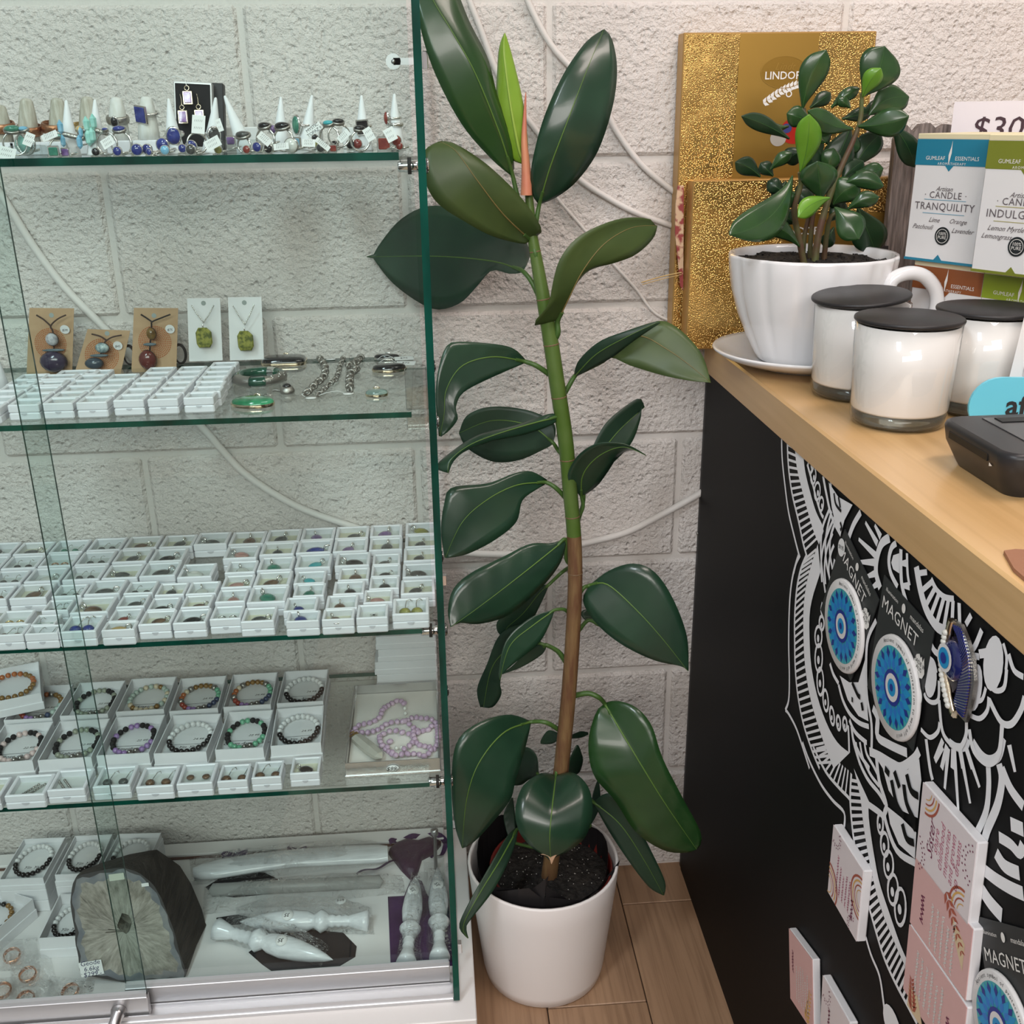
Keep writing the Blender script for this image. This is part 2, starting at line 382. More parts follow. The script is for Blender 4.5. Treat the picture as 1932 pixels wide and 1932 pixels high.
for x in (XR-.004, XL+.004):
    slab_m = slab(MB(), (x, (-.394-.036)/2, .9+ZD/2), (.008, .358, 1.8-ZD-.01), 0)
    kput(slab_m, 'side_glass', [M_SIDE, M_GEDGE])
for z in SH:
    t = .008 if z > 1 else .0065
    kput(slab(MB(), ((XL-.19)/2, (YF+YB)/2, z-t/2), (-.19-XL-.016, YB-YF, t), 2), 'shelf', [M_SHELF, M_GEDGE])
kput(slab(MB(), ((XL+XR)/2, -.215, 1.80), (XR-XL, .358, .01), 2), 'top_glass', [M_SHELF, M_GEDGE])
# sliding doors: right one in the rear track, left one in the front track
def door(x0, x1, y, z0, name, hw):
    d = kput(slab(MB(), ((x0+x1)/2, y, (z0+1.79)/2), (x1-x0, .004, 1.79-z0), 1), name, [M_PANE, M_GEDGE])
    def sub(mb, n, m): return mb.build(n, m, d)
    sub(MB().box(((x0+x1)/2, y-.001, z0+hw/2-.004), (x1-x0+.002, .010, hw), bev=.0008), 'bottom_rail', M_ALU)
    sub(MB().box(((x0+x1)/2, y-.0005, z0+hw-.002), (x1-x0, .007, .006)), 'grey_seal', mat('grey_seal', (.42,.44,.45), .5))
    return d
xA = ony(283,1905,-.378).x; xB = ony(245,1895,-.361).x
dR = door(xB, XR-.013, -.361, ZD+.012, 'sliding_door', .032)
dL = door(XL+.012, xA, -.378, ZD+.012, 'sliding_door', .032)
pk = ony(225,1905,-.384)
kn = MB().lathe([(.0005,0),(.0095,0),(.0105,.004),(.0090,.009),(.0088,.012),(.0078,.0125),(.0076,.030),(.0005,.030)], (pk.x,-.3835,pk.z), 20, M=Matrix.Rotation(pi/2,3,'X'))
kn.build('door_lock', mat('satin_steel', (.52,.52,.53), .3, 1.), dL)
for y, dy in ((-.3615,.008),(-.3785,.008)): pass
kput(MB().box(((XL+XR)/2-.001,-.369,ZD+.003), (XR-XL-.014,.044,.006), bev=.001), 'door_track', M_ALU)
for y in (-.352,-.3695,-.388): kput(MB().box(((XL+XR)/2-.001,y,ZD+.008), (XR-XL-.014,.002,.010)), 'track_lip', M_ALU)
# shelf pegs: chrome peg with rubber collar inside, cap outside the side glass
def peg(y, z, part=True):
    if part:
        e = kput(MB().lathe([(.0005,0),(.006,0),(.0065,.002),(.0065,.0205),(.006,.0222),(.0005,.0222)], (XR-.0081,y,z), 14, M=Matrix.Rotation(-pi/2,3,'Y')), 'shelf_peg', M_CHROME)
        MB().lathe([(.0066,.0075),(.0088,.0075),(.0088,.0115),(.0066,.0115)], (XR-.0081,y,z), 14, M=Matrix.Rotation(-pi/2,3,'Y'), cap=False).build('rubber_collar', M_RUBBER, e)
    c = kput(MB().lathe([(.0005,0),(.0075,0),(.0075,.0022),(.006,.0034),(.0005,.0036)], (XR,y,z), 14, M=Matrix.Rotation(pi/2,3,'Y')), 'peg_cap', M_CHROME)
    MB().lathe([(.0076,.0006),(.0082,.0006),(.0082,.0016),(.0076,.0016)], (XR,y,z), 14, M=Matrix.Rotation(pi/2,3,'Y'), cap=False).build('cap_ring', M_RUBBER, c)
for i, z in enumerate(SH):
    if i == 1: continue
    t = .008 if i == 0 else .0065
    peg(-.315, z-t-.0065); peg(-.08, z-t-.0065, i == 0 and False)
for y in (-.30,): peg(y, SH[1]-.0225, False)
peg(-.085, SH[1]-.004, False); 
# acrylic bracket on the second shelf, right end
a0 = ony(762,690,-.318); a1 = ony(800,800,-.318); wv = M_ACRY = thin_glass('clear_acrylic', (.86,.88,.875), .9, .02, .12)
ac = MB(); zc_ = SH[1]
ac.box((XR-.021,-.322,zc_+.0235), (.026,.012,.047), bev=.001); ac.box((XR-.021,-.322,zc_-.0155), (.026,.012,.016), bev=.001)
ac.box((XR-.0085-.001,-.322,zc_+.012), (.0015,.016,.070))
kput(ac, 'acrylic_bracket', M_ACRY)
# small steel cam latch near the top and hinge clips lower down
lt = ony(742,116,-.20); lm = MB()
lm.lathe([(.0005,-.001),(.0085,-.001),(.0085,.001),(.0005,.001)], (lt.x,-.2,lt.z), 18, M=Matrix.Rotation(pi/2,3,'X'), smooth=False); lm.box(((lt.x+XR-.008)/2,-.2,lt.z), (XR-.008-lt.x,.002,.0075)); lm.ball((lt.x,-.2015,lt.z), .0026, 8, 6)
kput(lm, 'cam_latch', mat('satin_steel'))
kput(MB().box((XR+.004,-.2,lt.z+.001), (.0065,.014,.019), bev=.0008), 'latch_boss', M_CHROME)
for (u, v) in ((851,1600),(868,1808),(852,1150)):
    q = onx(u, v, XR+.0) if False else None
for y, z in ((-.33,.158),(-.06,.165),(-.09,.62)): kput(MB().box((XR+.003,y,z), (.006,.010,.016), bev=.0006), 'side_clip', M_CHROME)
# round-headed post standing at the back right of the deck
pp = onz(823,1643,ZD); 
kput(MB().lathe([(.0005,0),(.003,0),(.003,.070),(.0062,.071),(.0062,.080),(.004,.082),(.0005,.082)], (pp.x,pp.y,ZD), 14), 'steel_post', mat('satin_steel'))
# ================================================================== jewellery boxes
M_BOXW = mat('white_plastic', (.82,.82,.86), .35)
M_FOAM = mat('white_foam', (.74,.76,.74), .9)
M_FOAMY = mat('cream_foam', (.72,.70,.55), .9)
M_WIN = thin_glass('box_window', (.93,.95,.945), .7)
M_SILV = mat('silver', (.78,.77,.74), .18, 1.)
M_SILVD = mat('old_silver', (.42,.40,.37), .32, 1., bump=(900,.5,.0008))
M_GOLD = mat('gold_metal', (.83,.62,.30), .2, 1.)
M_ROSE = mat('rose_gold', (.72,.40,.27), .16, 1.)
M_COPPER = mat('copper_band', (.42,.20,.11), .28, 1., bump=(700,.5,.001))
M_PAPER = mat('tag_paper', (.83,.83,.82), .7)
M_INK = mat('black_ink', (.02,.02,.022), .6)
M_CARDW = mat('white_card', (.80,.80,.80), .75)
STONE = {}
for k, c, c2 in (('dark grey',(.05,.05,.048),(.10,.10,.095)),('black',(.008,.008,.009),(.015,.015,.016)),('brown',(.10,.055,.035),(.20,.11,.06)),('purple',(.12,.06,.20),(.26,.16,.36)),
    ('turquoise',(.03,.36,.42),(.10,.48,.50)),('green',(.03,.17,.12),(.08,.28,.19)),('red',(.20,.03,.025),(.30,.06,.04)),('blue',(.02,.03,.18),(.05,.07,.30)),
    ('yellow',(.45,.33,.10),(.58,.45,.17)),('clear',(.62,.62,.58),(.75,.75,.70)),('pink',(.45,.22,.20),(.58,.33,.28)),('pale aqua',(.28,.62,.56),(.42,.74,.66)),
    ('sky blue',(.16,.42,.62),(.30,.55,.72)),('olive',(.20,.20,.04),(.36,.35,.10)),('gold',(.50,.32,.10),(.65,.45,.18))):
    STONE[k] = mat('stone_'+k.replace(' ','_'), c, .14, 0., .6, col2=c2, cscale=140, coat=.4)
def gembox_meshes(W, H, fr):
    base = MB().box((0,0,H*.25), (W,W,H*.5), bev=.0016)
    lid = MB(); f = fr; zt = H
    for sx in(-1,1): lid.box((sx*(W-f)/2,0,H*.75), (f,W,H*.5), bev=.0012)
    for sy in(-1,1): lid.box((0,sy*(W-f)/2,H*.75), (W-f*1.2,f,H*.5), bev=.0012)
    win = MB().quad((-W/2+f*.9,-W/2+f*.9,H*.93),(W/2-f*.9,-W/2+f*.9,H*.93),(W/2-f*.9,W/2-f*.9,H*.93),(-W/2+f*.9,W/2-f*.9,H*.93))
    foam = MB().box((0,0,H*.52), (W-2*f*.9,W-2*f*.9,H*.10))
    pts = [(W*.10*cos(a), -W/2-.0002, H*.47+W*.10*sin(a)*.75) for a in [pi+pi*i/8 for i in range(9)]]
    notch = MB().prism(pts, (0,-1,0), .0004)
    return base.mesh('base', M_BOXW), lid.mesh('lid', M_BOXW), win.mesh('window', M_WIN), [foam.mesh('foam', M_FOAM), foam.mesh('foam_cream', M_FOAMY)], notch.mesh('thumb_notch', mat('notch_shade', (.60,.60,.64), .5))  # grey half-disc paints the shade of the recessed notch
GB = gembox_meshes(.05, .021, .0048); GS = gembox_meshes(.034, .0185, .0042)
def gembox(proto, name, label, loc, sx, sy, rz, group, cream=0, notch=True, size=1.):
    t = thing(name, label, 'box', loc, (0,0,rz), group); t.scale = (sx, sy, 1)
    put('base', proto[0], t); put('lid', proto[1], t); put('window', proto[2], t); put('foam', proto[3][cream], t)
    if notch: put('thumb_notch', proto[4], t)
    return t
# ---- small pieces of jewellery that lie in the boxes
_pm = {}
def pendant_meshes(col):
    if col not in _pm:
        st = MB().ball((0,0,0), 1, 12, 8, sc=(.0078,.0058,.0030)).mesh('stone', STONE[col])
        _pm[col] = st
    return _pm[col]
BAIL = MB().tube([(.0025*cos(a), 0, .0025*sin(a)) for a in [2*pi*i/10 for i in range(10)]], .0009, 6, closed=True).mesh('bail', M_SILV)
RIM = MB().tube([(.0078*cos(a), .0058*sin(a), 0) for a in [2*pi*i/18 for i in range(18)]], .0006, 5, closed=True).mesh('bezel', M_SILV)
HOOK = MB().tube([(0,.0035,.0005),(0,.0070,.0012),(.0005,.0095,.0022),(.0022,.0105,.0026),(.0036,.0090,.0022)], .00035, 5).mesh('ear_hook', M_SILV)
DROP = {}
def pendant(label, loc, col, rz, s=1., group='pendants in white boxes', cat='pendant', name='pendant'):
    t = thing(name, label, cat, loc, (0,0,rz), group); t.scale = (s,s,s)
    put('stone', pendant_meshes(col), t); put('bezel', RIM, t); put('bail', BAIL, t, (.0100,0,.0015)); return t
def earring(label, loc, col, rz, s=1., group='earrings in white boxes'):
    t = thing('earring', label, 'earring', loc, (0,0,rz), group); t.scale = (s,s,s)
    put('stone', pendant_meshes(col), t, sc=(.42,.55,.8)); put('ear_hook', HOOK, t); return t
def hoop(label, loc, m, s=1.):
    o = MB().tube([(.0042*cos(a)*s, .003*sin(a)*s, .0016+.0012*sin(a)) for a in [2*pi*i/14 for i in range(14)]], .0011*s, 6, closed=True).build('hoop_earring', m, None, loc)
    return tag(o, label, 'earring', 'earrings in white boxes')

def fit_boxes(rows, z, h, conv, dmax, gap=.0006):
    """front-top-edge pixels of each box -> centre, width, depth on the shelf at height z"""
    B = []
    for ri, row in enumerate(rows):
        for e in row:
            (a, b, c, d) = e[:4]; L = onz(*conv(a, b), z+h); Rr = onz(*conv(c, d), z+h)
            B.append(dict(x0=L.x+.0003, x1=Rr.x-.0003, y=(L.y+Rr.y)/2, rz=atan2(Rr.y-L.y, Rr.x-L.x), row=ri+1, e=e))
    for q in B: q['y'] = min(max(q['y'], YF-.005), YB-.02)
    for q in B:
        dep = min(dmax, q['x1']-q['x0'])
        for p in B:
            if p is not q and p['y'] > q['y']+.006 and min(p['x1'],q['x1'])-max(p['x0'],q['x0']) > .003: dep = min(dep, p['y']-q['y']-gap)
        q['d'] = max(.018, dep)
    for q in B:
        for p in B:
            if p is q: continue
            if min(p['y']+p['d'], q['y']+q['d'])-max(p['y'],q['y']) > .002:
                ov = min(p['x1'],q['x1'])-max(p['x0'],q['x0'])
                if ov > -.0004 and ov < .02:
                    if p['x0'] < q['x0']: m_ = (p['x1']+q['x0'])/2; p['x1'] = m_-.0003; q['x0'] = m_+.0003
                    else: m_ = (q['x1']+p['x0'])/2; q['x1'] = m_-.0003; p['x0'] = m_+.0003
    return B
# ---------------- shelf three: pendants and earrings (two photo regions, each with its own scale)
A5 = lambda x, y: (.2174*x, 970+.2174*y)
A6 = lambda x, y: (400+.2381*x, 970+.2381*y)
def c5(*q): return tuple(A5(q[0],q[1]))+tuple(A5(q[2],q[3]))
def c6(*q): return tuple(A6(q[0],q[1]))+tuple(A6(q[2],q[3]))
# kind codes: p pendant, e earrings, h hoops ; colour
rows3 = [
 [(*c5(-200,355,90,347),'p','black'),(*c5(105,350,395,343),'p','dark grey'),(*c5(415,336,715,326),'e','green'),(*c5(745,316,1040,307),'e','dark grey'),(*c5(1060,300,1355,291),'p','brown'),(*c5(1375,288,1665,280),'p','dark grey'),(*c5(1675,264,1965,258),'p','dark grey'),
  (*c6(125,242,405,232),'p','brown'),(*c6(410,224,690,214),'p','dark grey'),(*c6(695,208,965,196),'p','purple'),(*c6(970,195,1238,186),'p','dark grey'),(*c6(1247,180,1507,171),'p','purple'),(*c6(1530,162,1790,150),'p','olive')],
 [(*c5(-300,478,-10,475),'e','black'),(*c5(0,475,305,466),'e','black'),(*c5(320,456,625,445),'h','rose'),(*c5(640,440,945,430),'e','dark grey'),(*c5(965,418,1268,410),'p','dark grey'),(*c5(1285,412,1580,402),'p','black'),
  (*c6(80,356,352,342),'p','pink'),(*c6(370,324,648,314),'p','dark grey'),(*c6(660,310,942,299),'p','blue'),(*c6(952,299,1228,290),'p','purple'),(*c6(1240,287,1507,278),'p','dark grey'),(*c6(1527,262,1795,250),'p','dark grey')],
 [(*c5(-110,604,178,597),'e','dark grey'),(*c5(200,590,515,578),'p','clear'),(*c5(532,576,860,562),'e','dark grey'),(*c5(872,562,1190,548),'p','dark grey'),(*c5(1200,545,1520,528),'p','dark grey'),(*c5(1530,552,1835,540),'p','clear'),
  (*c6(95,468,340,456),'p','clear'),(*c6(350,450,632,438),'p','green'),(*c6(650,432,938,416),'p','turquoise'),(*c6(968,414,1248,402),'p','black'),(*c6(1268,402,1492,392),'p','dark grey'),(*c6(1515,374,1790,362),'p','dark grey')],
 [(*c5(-250,748,50,738),'e','brown'),(*c5(72,737,398,722),'p','brown'),(*c5(440,718,705,706),'e','dark grey'),(*c5(722,698,1035,690),'p','dark grey'),(*c5(1065,690,1325,680),'e','dark grey'),(*c5(1337,704,1595,696),'p','dark grey'),(*c5(1605,697,1875,684),'p','clear'),
  (*c6(65,584,312,573),'p','pink'),(*c6(318,574,612,560),'p','brown'),(*c6(640,553,893,542),'p','turquoise'),(*c6(992,528,1242,514),'p','brown'),(*c6(1255,496,1492,486),'p','black'),(*c6(1507,504,1790,490),'p','dark grey')],
 [(*c5(-60,955,220,948),'h','gold'),(*c5(355,842,588,832),'e','dark grey'),(*c5(597,862,935,846),'p','brown'),(*c5(1000,808,1255,797),'p','dark grey'),(*c5(1268,834,1525,822),'p','black'),(*c5(1560,813,1820,800),'p','brown'),
  (*c6(18,700,262,687),'p','pink'),(*c6(268,706,582,690),'p','green'),(*c6(635,654,888,640),'p','green'),(*c6(952,638,1208,625),'p','black'),(*c6(1240,596,1482,583),'p','black'),(*c6(1492,636,1770,620),'p','dark grey')],
 [(*c5(-150,1140,140,1122),'e','brown'),(*c5(260,965,475,955),'e','green'),(*c5(487,1034,832,1012),'e','blue'),(*c5(932,932,1188,922),'p','red'),(*c5(1192,962,1482,948),'p','brown'),(*c5(1492,953,1788,935),'p','black'),
  (*c6(-25,838,228,822),'h','silver'),(*c6(222,858,492,840),'p','dark grey'),(*c6(560,774,828,757),'p','blue'),(*c6(892,755,1152,738),'p','brown'),(*c6(1192,705,1443,694),'p','pink')],
 [(*c5(152,1114,462,1096),'e','dark grey'),(*c5(838,1068,1130,1060),'p','gold'),(*c6(572,888,842,872),'p','blue'),(*c6(857,884,1120,870),'p','brown'),(*c6(1137,840,1393,822),'x','silver'),(*c6(1415,785,1722,797),'e','olive')],
]
ZS3 = SH[2]; Bx = fit_boxes(rows3, ZS3, .021, lambda a, b: (a, b), .05)
byrow = {}
for q in Bx: byrow.setdefault(q['row'], []).append(q)
for r, L in byrow.items():
    L.sort(key=lambda q: -q['x1'])
    for i, q in enumerate(L):
        wdt = q['x1']-q['x0']; cx = (q['x0']+q['x1'])/2; cy = q['y']+q['d']/2
        kind, col = q['e'][4], q['e'][5]
        NUM = ['','one','two','three','four','five','six','seven']
        rowname = 'row '+NUM[r]+' from back'; nth = ORD[i+1]+' from right'
        what = {'p':col+' pendant','e':'pair of '+col+' earrings','h':'pair of '+col+' hoops','x':'silver cross pendant'}[kind]
        cream = 1 if (kind == 'p' and col in ('brown','pink','gold','dark grey') and (i+r) % 3 != 1) else 0
        gembox(GB, 'gem_box', 'third shelf %s, %s, white box of %s' % (rowname, nth, what.replace('pair of ','')), (cx,cy,ZS3), wdt/.05, q['d']/.05, 0, 'window-lid boxes on the third shelf', cream)
        zi = ZS3+.0124+.0028; s = min(1.25, wdt/.045)
        if kind == 'p':
            pendant('%s pendant in box %s, %s, third shelf' % (col, nth, rowname), (cx+rnd(-.004,.002), cy-.004+rnd(-.003,.003), zi+.0002), col, rnd(.2,2.9), s*rnd(1.15,1.6))
        elif kind == 'x':
            o = MB().box((0,0,0), (.003,.016,.0015)).box((0,.002,0), (.010,.003,.0015)).build('cross_pendant', M_SILV, None, (cx,cy,zi-.0015), (0,0,-.6)); tag(o, 'small silver cross pendant in front box of third shelf', 'pendant')
        else:
            for k, sd in ((-1,'left'),(1,'right')):
                lab = '%s %s earring in box %s, %s, third shelf' % (sd, col, nth, rowname)
                if kind == 'h': hoop(lab, (cx+k*.0065, cy-.004, zi-.0022), {'rose':M_ROSE,'gold':M_GOLD,'silver':M_SILV}[col])
                else: earring(lab, (cx+k*.0075, cy-.006, zi-.0002), col, rnd(-.5,.3), 2.3 if col in('blue','olive') else 1.5)

# ---------------- shelf two: columns of small ring boxes
ZS2 = SH[1]
cols2 = [((-62,772),6,.0285),((11,765),4,.0290),((80,762),6,.0285),((145,760),5,.0285),((213,756),6,.0285),((279,754),6,.0285),((345,751),7,.0270)]
STUD = MB().ball((0,0,.0016), .0022, 8, 6).mesh('stone', STONE['clear']); SRING = MB().tube([(.0045*cos(a),.0032*sin(a),.0012) for a in [2*pi*i/12 for i in range(12)]], .0006, 5, closed=True).mesh('band', M_SILV)
for ci, ((u, v), n, pitch) in enumerate(cols2):
    L = onz(u, v, ZS2+.0185); x0 = L.x; y0 = max(L.y, YF-.002)
    cn = ORD[len(cols2)-ci]+' column from the right'
    for k in range(n):
        off = rnd(-.0014,.0014)+(-.0022 if ci == 6 and k > 0 else 0)+(.0045 if ci == 6 and 0 < k < 3 else 0)
        gembox(GS, 'ring_box', 'small white ring box, %s from the front, %s on second shelf' % (ORD[k+1], cn), (x0+.017+off, y0+pitch*(k+.5), ZS2), 1., (pitch-.0006)/.034, rnd(-.012,.012), 'small ring boxes on the second shelf', 0, k == 0)
        t = thing('stone_ring', 'tiny silver ring in box %s from the front, %s' % (ORD[k+1], cn), 'ring', (x0+.017+off+rnd(-.004,.004), y0+pitch*(k+.45), ZS2+.0108), (0,0,rnd(0,3)), 'tiny rings in the ring boxes'); put('band', SRING, t); put('stone', STUD, t, (.004,0,.001))
for (u, v), sx in (((48,716),1.75),((102,707),1.5),((28,728),1.7)):
    L = onz(u, v, ZS2+.0185)
    gembox(GS, 'ring_box', {48:'wide white ring box behind second column from left edge, second shelf',102:'white ring box standing forward of brown necklace cards, second shelf',28:'wide white ring box, left of the forward one, second shelf'}[u], (L.x+.017*sx, L.y+.013, ZS2), sx, .75, 0, 'small ring boxes on the second shelf', 0, True)

# ---------------- necklace cards standing along the back of shelf two
M_KRAFT = mat('kraft_card', (.50,.335,.20), .8, col2=(.46,.30,.175), cscale=60)
M_SWIRL = mat('rust_print', (.42,.13,.045), .8)
M_CORD = mat('brown_cord', (.075,.045,.035), .7, bump=(1500,.6,.001)); M_CORDB = mat('black_cord', (.02,.015,.013), .6)
M_LICHEN = mat('speckled_green_jasper', (.30,.30,.06), .25, col2=(.09,.11,.02), cscale=170, coat=.3, ramp=(.42,.6))
def card(label, tl, tr, bl, br, m, hole, swirl=None, y=-.062, lean=.012):
    """flat card from four photo corners, standing on the shelf and leaning back"""
    P = [ony(*tl, y+lean), ony(*tr, y+lean), ony(*br, y), ony(*bl, y)]
    base = (P[2]+P[3])/2
    o = Vector(((P[2]+P[3])/2)); t = thing('necklace_card', label, 'card', o)
    X = (P[1]-P[0]).normalized(); Yv = (P[0]-P[3]).normalized(); N = X.cross(Yv).normalized()
    MB().prism([p-o for p in P], -N, .0006).build('backing', m, t)
    def onplane(u, v): d = ray(u, v); return CAM+d*((P[3]-CAM).dot(N)/d.dot(N))-o+N*.0005
    M = basis(onplane(*hole), X, N.cross(X), N)
    h = put('punch_hole', MB().lathe([(.0001,0),(.0032,0)], (0,0,0), 14, cap=False).mesh('punch_hole', mat('hole_shadow', (.33,.37,.35), .8)), t); h.matrix_local = M
    if swirl:
        c = onplane(*swirl[0]); mb = MB()
        for r in range(1, 10):
            rr = swirl[1]*r/9; nn = 12+r*4
            for k in range(nn):
                a = 2*pi*(k+rnd(-.1,.1))/nn; b = a+2*pi/nn*.68
                q = [(rr*cos(a),rr*sin(a),0),(rr*cos(b),rr*sin(b),0),((rr+swirl[1]*.065)*cos(b),(rr+swirl[1]*.065)*sin(b),0),((rr+swirl[1]*.065)*cos(a),(rr+swirl[1]*.065)*sin(a),0)]
                mb.poly(q)
        s = mb.build('printed_swirl', M_SWIRL, t); s.matrix_local = basis(c, X, N.cross(X), N)
    return t, o, X, Yv, N
def netstone(u, v, r, y, col, M, sc, parent, o, net=True):
    c = ony(u, v, y)-o; st = MB().ball((0,0,0), r, 10, 8, sc=sc).build('stone', M, parent, c)
    if net:
        mb = MB()
        for k in range(5):
            a = pi*k/5; mb.tube([(r*sc[0]*1.03*cos(b)*cos(a)*1.0, r*sc[1]*1.04*cos(b)*sin(a)-.0002, r*sc[2]*1.04*sin(b)) for b in [pi*i/10-pi/2 for i in range(11)]], .0004, 4)
        mb.build('knotted_net', M_CORD, st)
    return st
def necklace(label, px, stones, bar, y, cordm):
    q0 = ony(*px[0], y); t = thing('necklace', label, 'necklace', q0, (0,0,0), 'knotted cord necklaces')
    for a, b in zip(px[1:], px[2:]): pass
    MB().tube(catmull([ony(u,v,y)-q0 for u,v in px[1]], 4), .0011, 6).build('cord', cordm, t)
    MB().tube(catmull([ony(u,v,y)-q0 for u,v in px[2]], 4), .0011, 6).build('cord', cordm, t)
    for (u, v, r, nm, sc) in stones: netstone(u, v, r, y-.004, None, nm, sc, t, q0)
    if bar: MB().ball((0,0,0), 1, 10, 6, sc=bar[3]).build('stick_bead', bar[2], t, ony(bar[0],bar[1],y-.003)-q0)
    return t
Z3 = lambda x, y: (.2174*x, 540+.2174*y)
M_WHITESTONE = mat('white_snowflake_stone', (.60,.60,.62), .3, col2=(.30,.30,.32), cscale=200, coat=.3)
M_AMDARK = mat('dark_violet_stone', (.045,.035,.065), .18, coat=.6); M_TIGER = mat('tiger_eye', (.20,.12,.03), .2, col2=(.10,.05,.01), cscale=150, coat=.6)
M_REDJ = mat('dark_red_jasper', (.12,.025,.02), .2, coat=.6); M_ABAL = mat('blue_grey_stone', (.16,.24,.26), .25, col2=(.50,.60,.58), cscale=180, coat=.4); M_STICK = mat('slate_stick', (.12,.16,.18), .4)
def kraft(label, tl, tr, bl, br, hole, sw, nl, cord1, cord2, stones, bar, cm):
    card(label, Z3(*tl), Z3(*tr), Z3(*bl), Z3(*br), M_KRAFT, Z3(*hole), (Z3(*sw[:2]), sw[2]))
    necklace(nl, [Z3(*cord1[-1]), [Z3(*q) for q in cord1], [Z3(*q) for q in cord2]], [(*Z3(a,b), r, m, sc) for a,b,r,m,sc in stones], (*Z3(bar[0],bar[1]), bar[2], bar[3]) if bar else None, -.066, cm)
kraft('kraft necklace card with rust spiral, left of the three', (255,188), (642,192), (230,775), (625,770), (447,252), (440,500,.0195), 'knotted cord necklace with white stone over violet stone on left kraft card',
      [(315,250),(380,290),(440,345)], [(572,250),(500,285),(440,345),(460,400),(470,560)], [(450,462,.0085,M_WHITESTONE,(1,.7,1)),(462,655,.0165,M_AMDARK,(1.1,.6,.85))], (465,555,M_STICK,(.0155,.002,.002)), M_CORD)
kraft('tilted shorter kraft necklace card with rust spiral, middle of the three', (760,372), (1130,385), (640,780), (1040,785), (930,410), (885,600,.021), 'knotted cord necklace with pale blue stone on tilted middle kraft card',
      [(795,415),(870,435),(925,470)], [(1055,425),(980,440),(925,470),(905,500),(870,600)], [(885,535,.0085,M_ABAL,(1.1,.7,.8)),(815,670,.0125,mat('dark_blue_stone',(.05,.07,.09),.2,coat=.5),(1,.6,.6))], (860,602,M_STICK,(.0125,.002,.0022)), M_CORD)
kraft('kraft necklace card with rust spiral, right of the three', (1162,188), (1546,190), (1140,745), (1530,745), (1337,255), (1345,485,.0205), 'knotted cord necklace with tiger eye over dark red stone on right kraft card',
      [(1222,245),(1270,275),(1320,310)], [(1478,245),(1400,275),(1320,310),(1315,350),(1300,560)], [(1312,412,.0065,M_TIGER,(1,.8,1.25)),(1280,640,.0125,M_REDJ,(.95,.6,1.05))], (1300,505,M_STICK,(.009,.002,.0022)), M_CORDB)
# price stickers on the kraft cards
for (a, b, lab) in ((563,375,'round white price sticker on left kraft card'),(1022,515,'round white price sticker on tilted kraft card'),(1475,372,'round white price sticker on right kraft card')):
    q = ony(*Z3(a,b), -.0575); t = thing('price_sticker', lab, 'sticker', q, (pi/2+.18,0,0)); put('disc', MB().lathe([(.0001,0),(.0062,0),(.0062,.0003),(.0001,.0003)], (0,0,0), 18, smooth=False).mesh('disc', M_PAPER), t)
    text('$39.' if a < 600 else '$75.' if a > 1400 else '$45.', M_INK, t, Matrix.Translation((0,-.001,.0005)), .0045, shear=.3)
# coiled spare cord behind the cards
for (a, b, lab) in ((1120,600,'loop of dark cord hanging behind middle kraft card'),(1560,590,'loop of black cord hanging behind right kraft card')):
    q = ony(*Z3(a,b), -.048); MBc = MB()
    for k in range(3): MBc.tube([((.009+.0012*k)*cos(c)*.75, .0012*k, (.012+.001*k)*sin(c)) for c in [2*pi*i/20 for i in range(20)]], .0008, 5, closed=True)
    tag(MBc.build('cord_loop', M_CORDB, None, (q.x,q.y,max(q.z, ZS2+.015))), lab, 'cord')
def whitecard(label, L, Rr, T, B, hx, nl, chain, stone):
    u0, u1 = L, Rr
    P = card(label, (u0+1,T+1), (u1-1,T), (u0+5,B), (u1+4,B-2), M_CARDW, hx, y=-.060)
    q0 = ony(*stone[:2], -.066); t = thing('chain_necklace', nl, 'necklace', q0)
    for ch in chain:
        pts = resample([ony(u,v,-.064)-q0 for u,v in ch], 16); mb = MB()
        for i, p in enumerate(pts): mb.ball(tuple(p), .0009, 6, 4, sc=(1,1,1.5))
        mb.build('chain', M_SILV, t)
    w, h = stone[2], stone[3]; o = [(-.6,1),(.45,1),(1,.55),(1,-.55),(.65,-1),(-.75,-1),(-1,-.6),(-1,.5)]
    P = [Vector((w*a, -.004, h*b)) for a, b in o]; P2 = [Vector((w*a*.88, -.0055, h*b*.88)) for a, b in o]; P3 = [Vector((w*a*.95, .0, h*b*.95)) for a, b in o]
    mb = MB(); k = len(o); mb.add(P3+P+P2, [(i,(i+1)%k,k+(i+1)%k,k+i) for i in range(k)]+[(k+i,k+(i+1)%k,2*k+(i+1)%k,2*k+i) for i in range(k)]+[tuple(range(2*k,3*k))])
    mb.build('slab_stone', M_LICHEN, t); MB().tube([(0,-.003,h*.98),(0,-.004,h*1.12),(0,-.003,h*1.3)], .0011, 6).build('bail', M_SILV, t)
whitecard('white necklace card with hole, beside the brown cards', 352, 416, 562, 682, (384,572), 'silver chain necklace with green stone on left white card', [[(362,577),(371,592),(384,608)],[(403,577),(394,594),(384,608)]], (386,636,.0105,.0135))
whitecard('white necklace card with hole, rightmost card of second shelf', 429, 494, 560, 680, (461,571), 'silver chain necklace with green stone on rightmost white card', [[(440,578),(450,595),(462,612)],[(479,576),(471,595),(462,612)]], (464,642,.0105,.0135))
# ---------------- loose jewellery on the right of shelf two
Z4 = lambda x, y: (400+.22774*x, 540+.22774*y)
def s2(x, y, dz=0): return onz(*Z4(x, y), ZS2+dz)
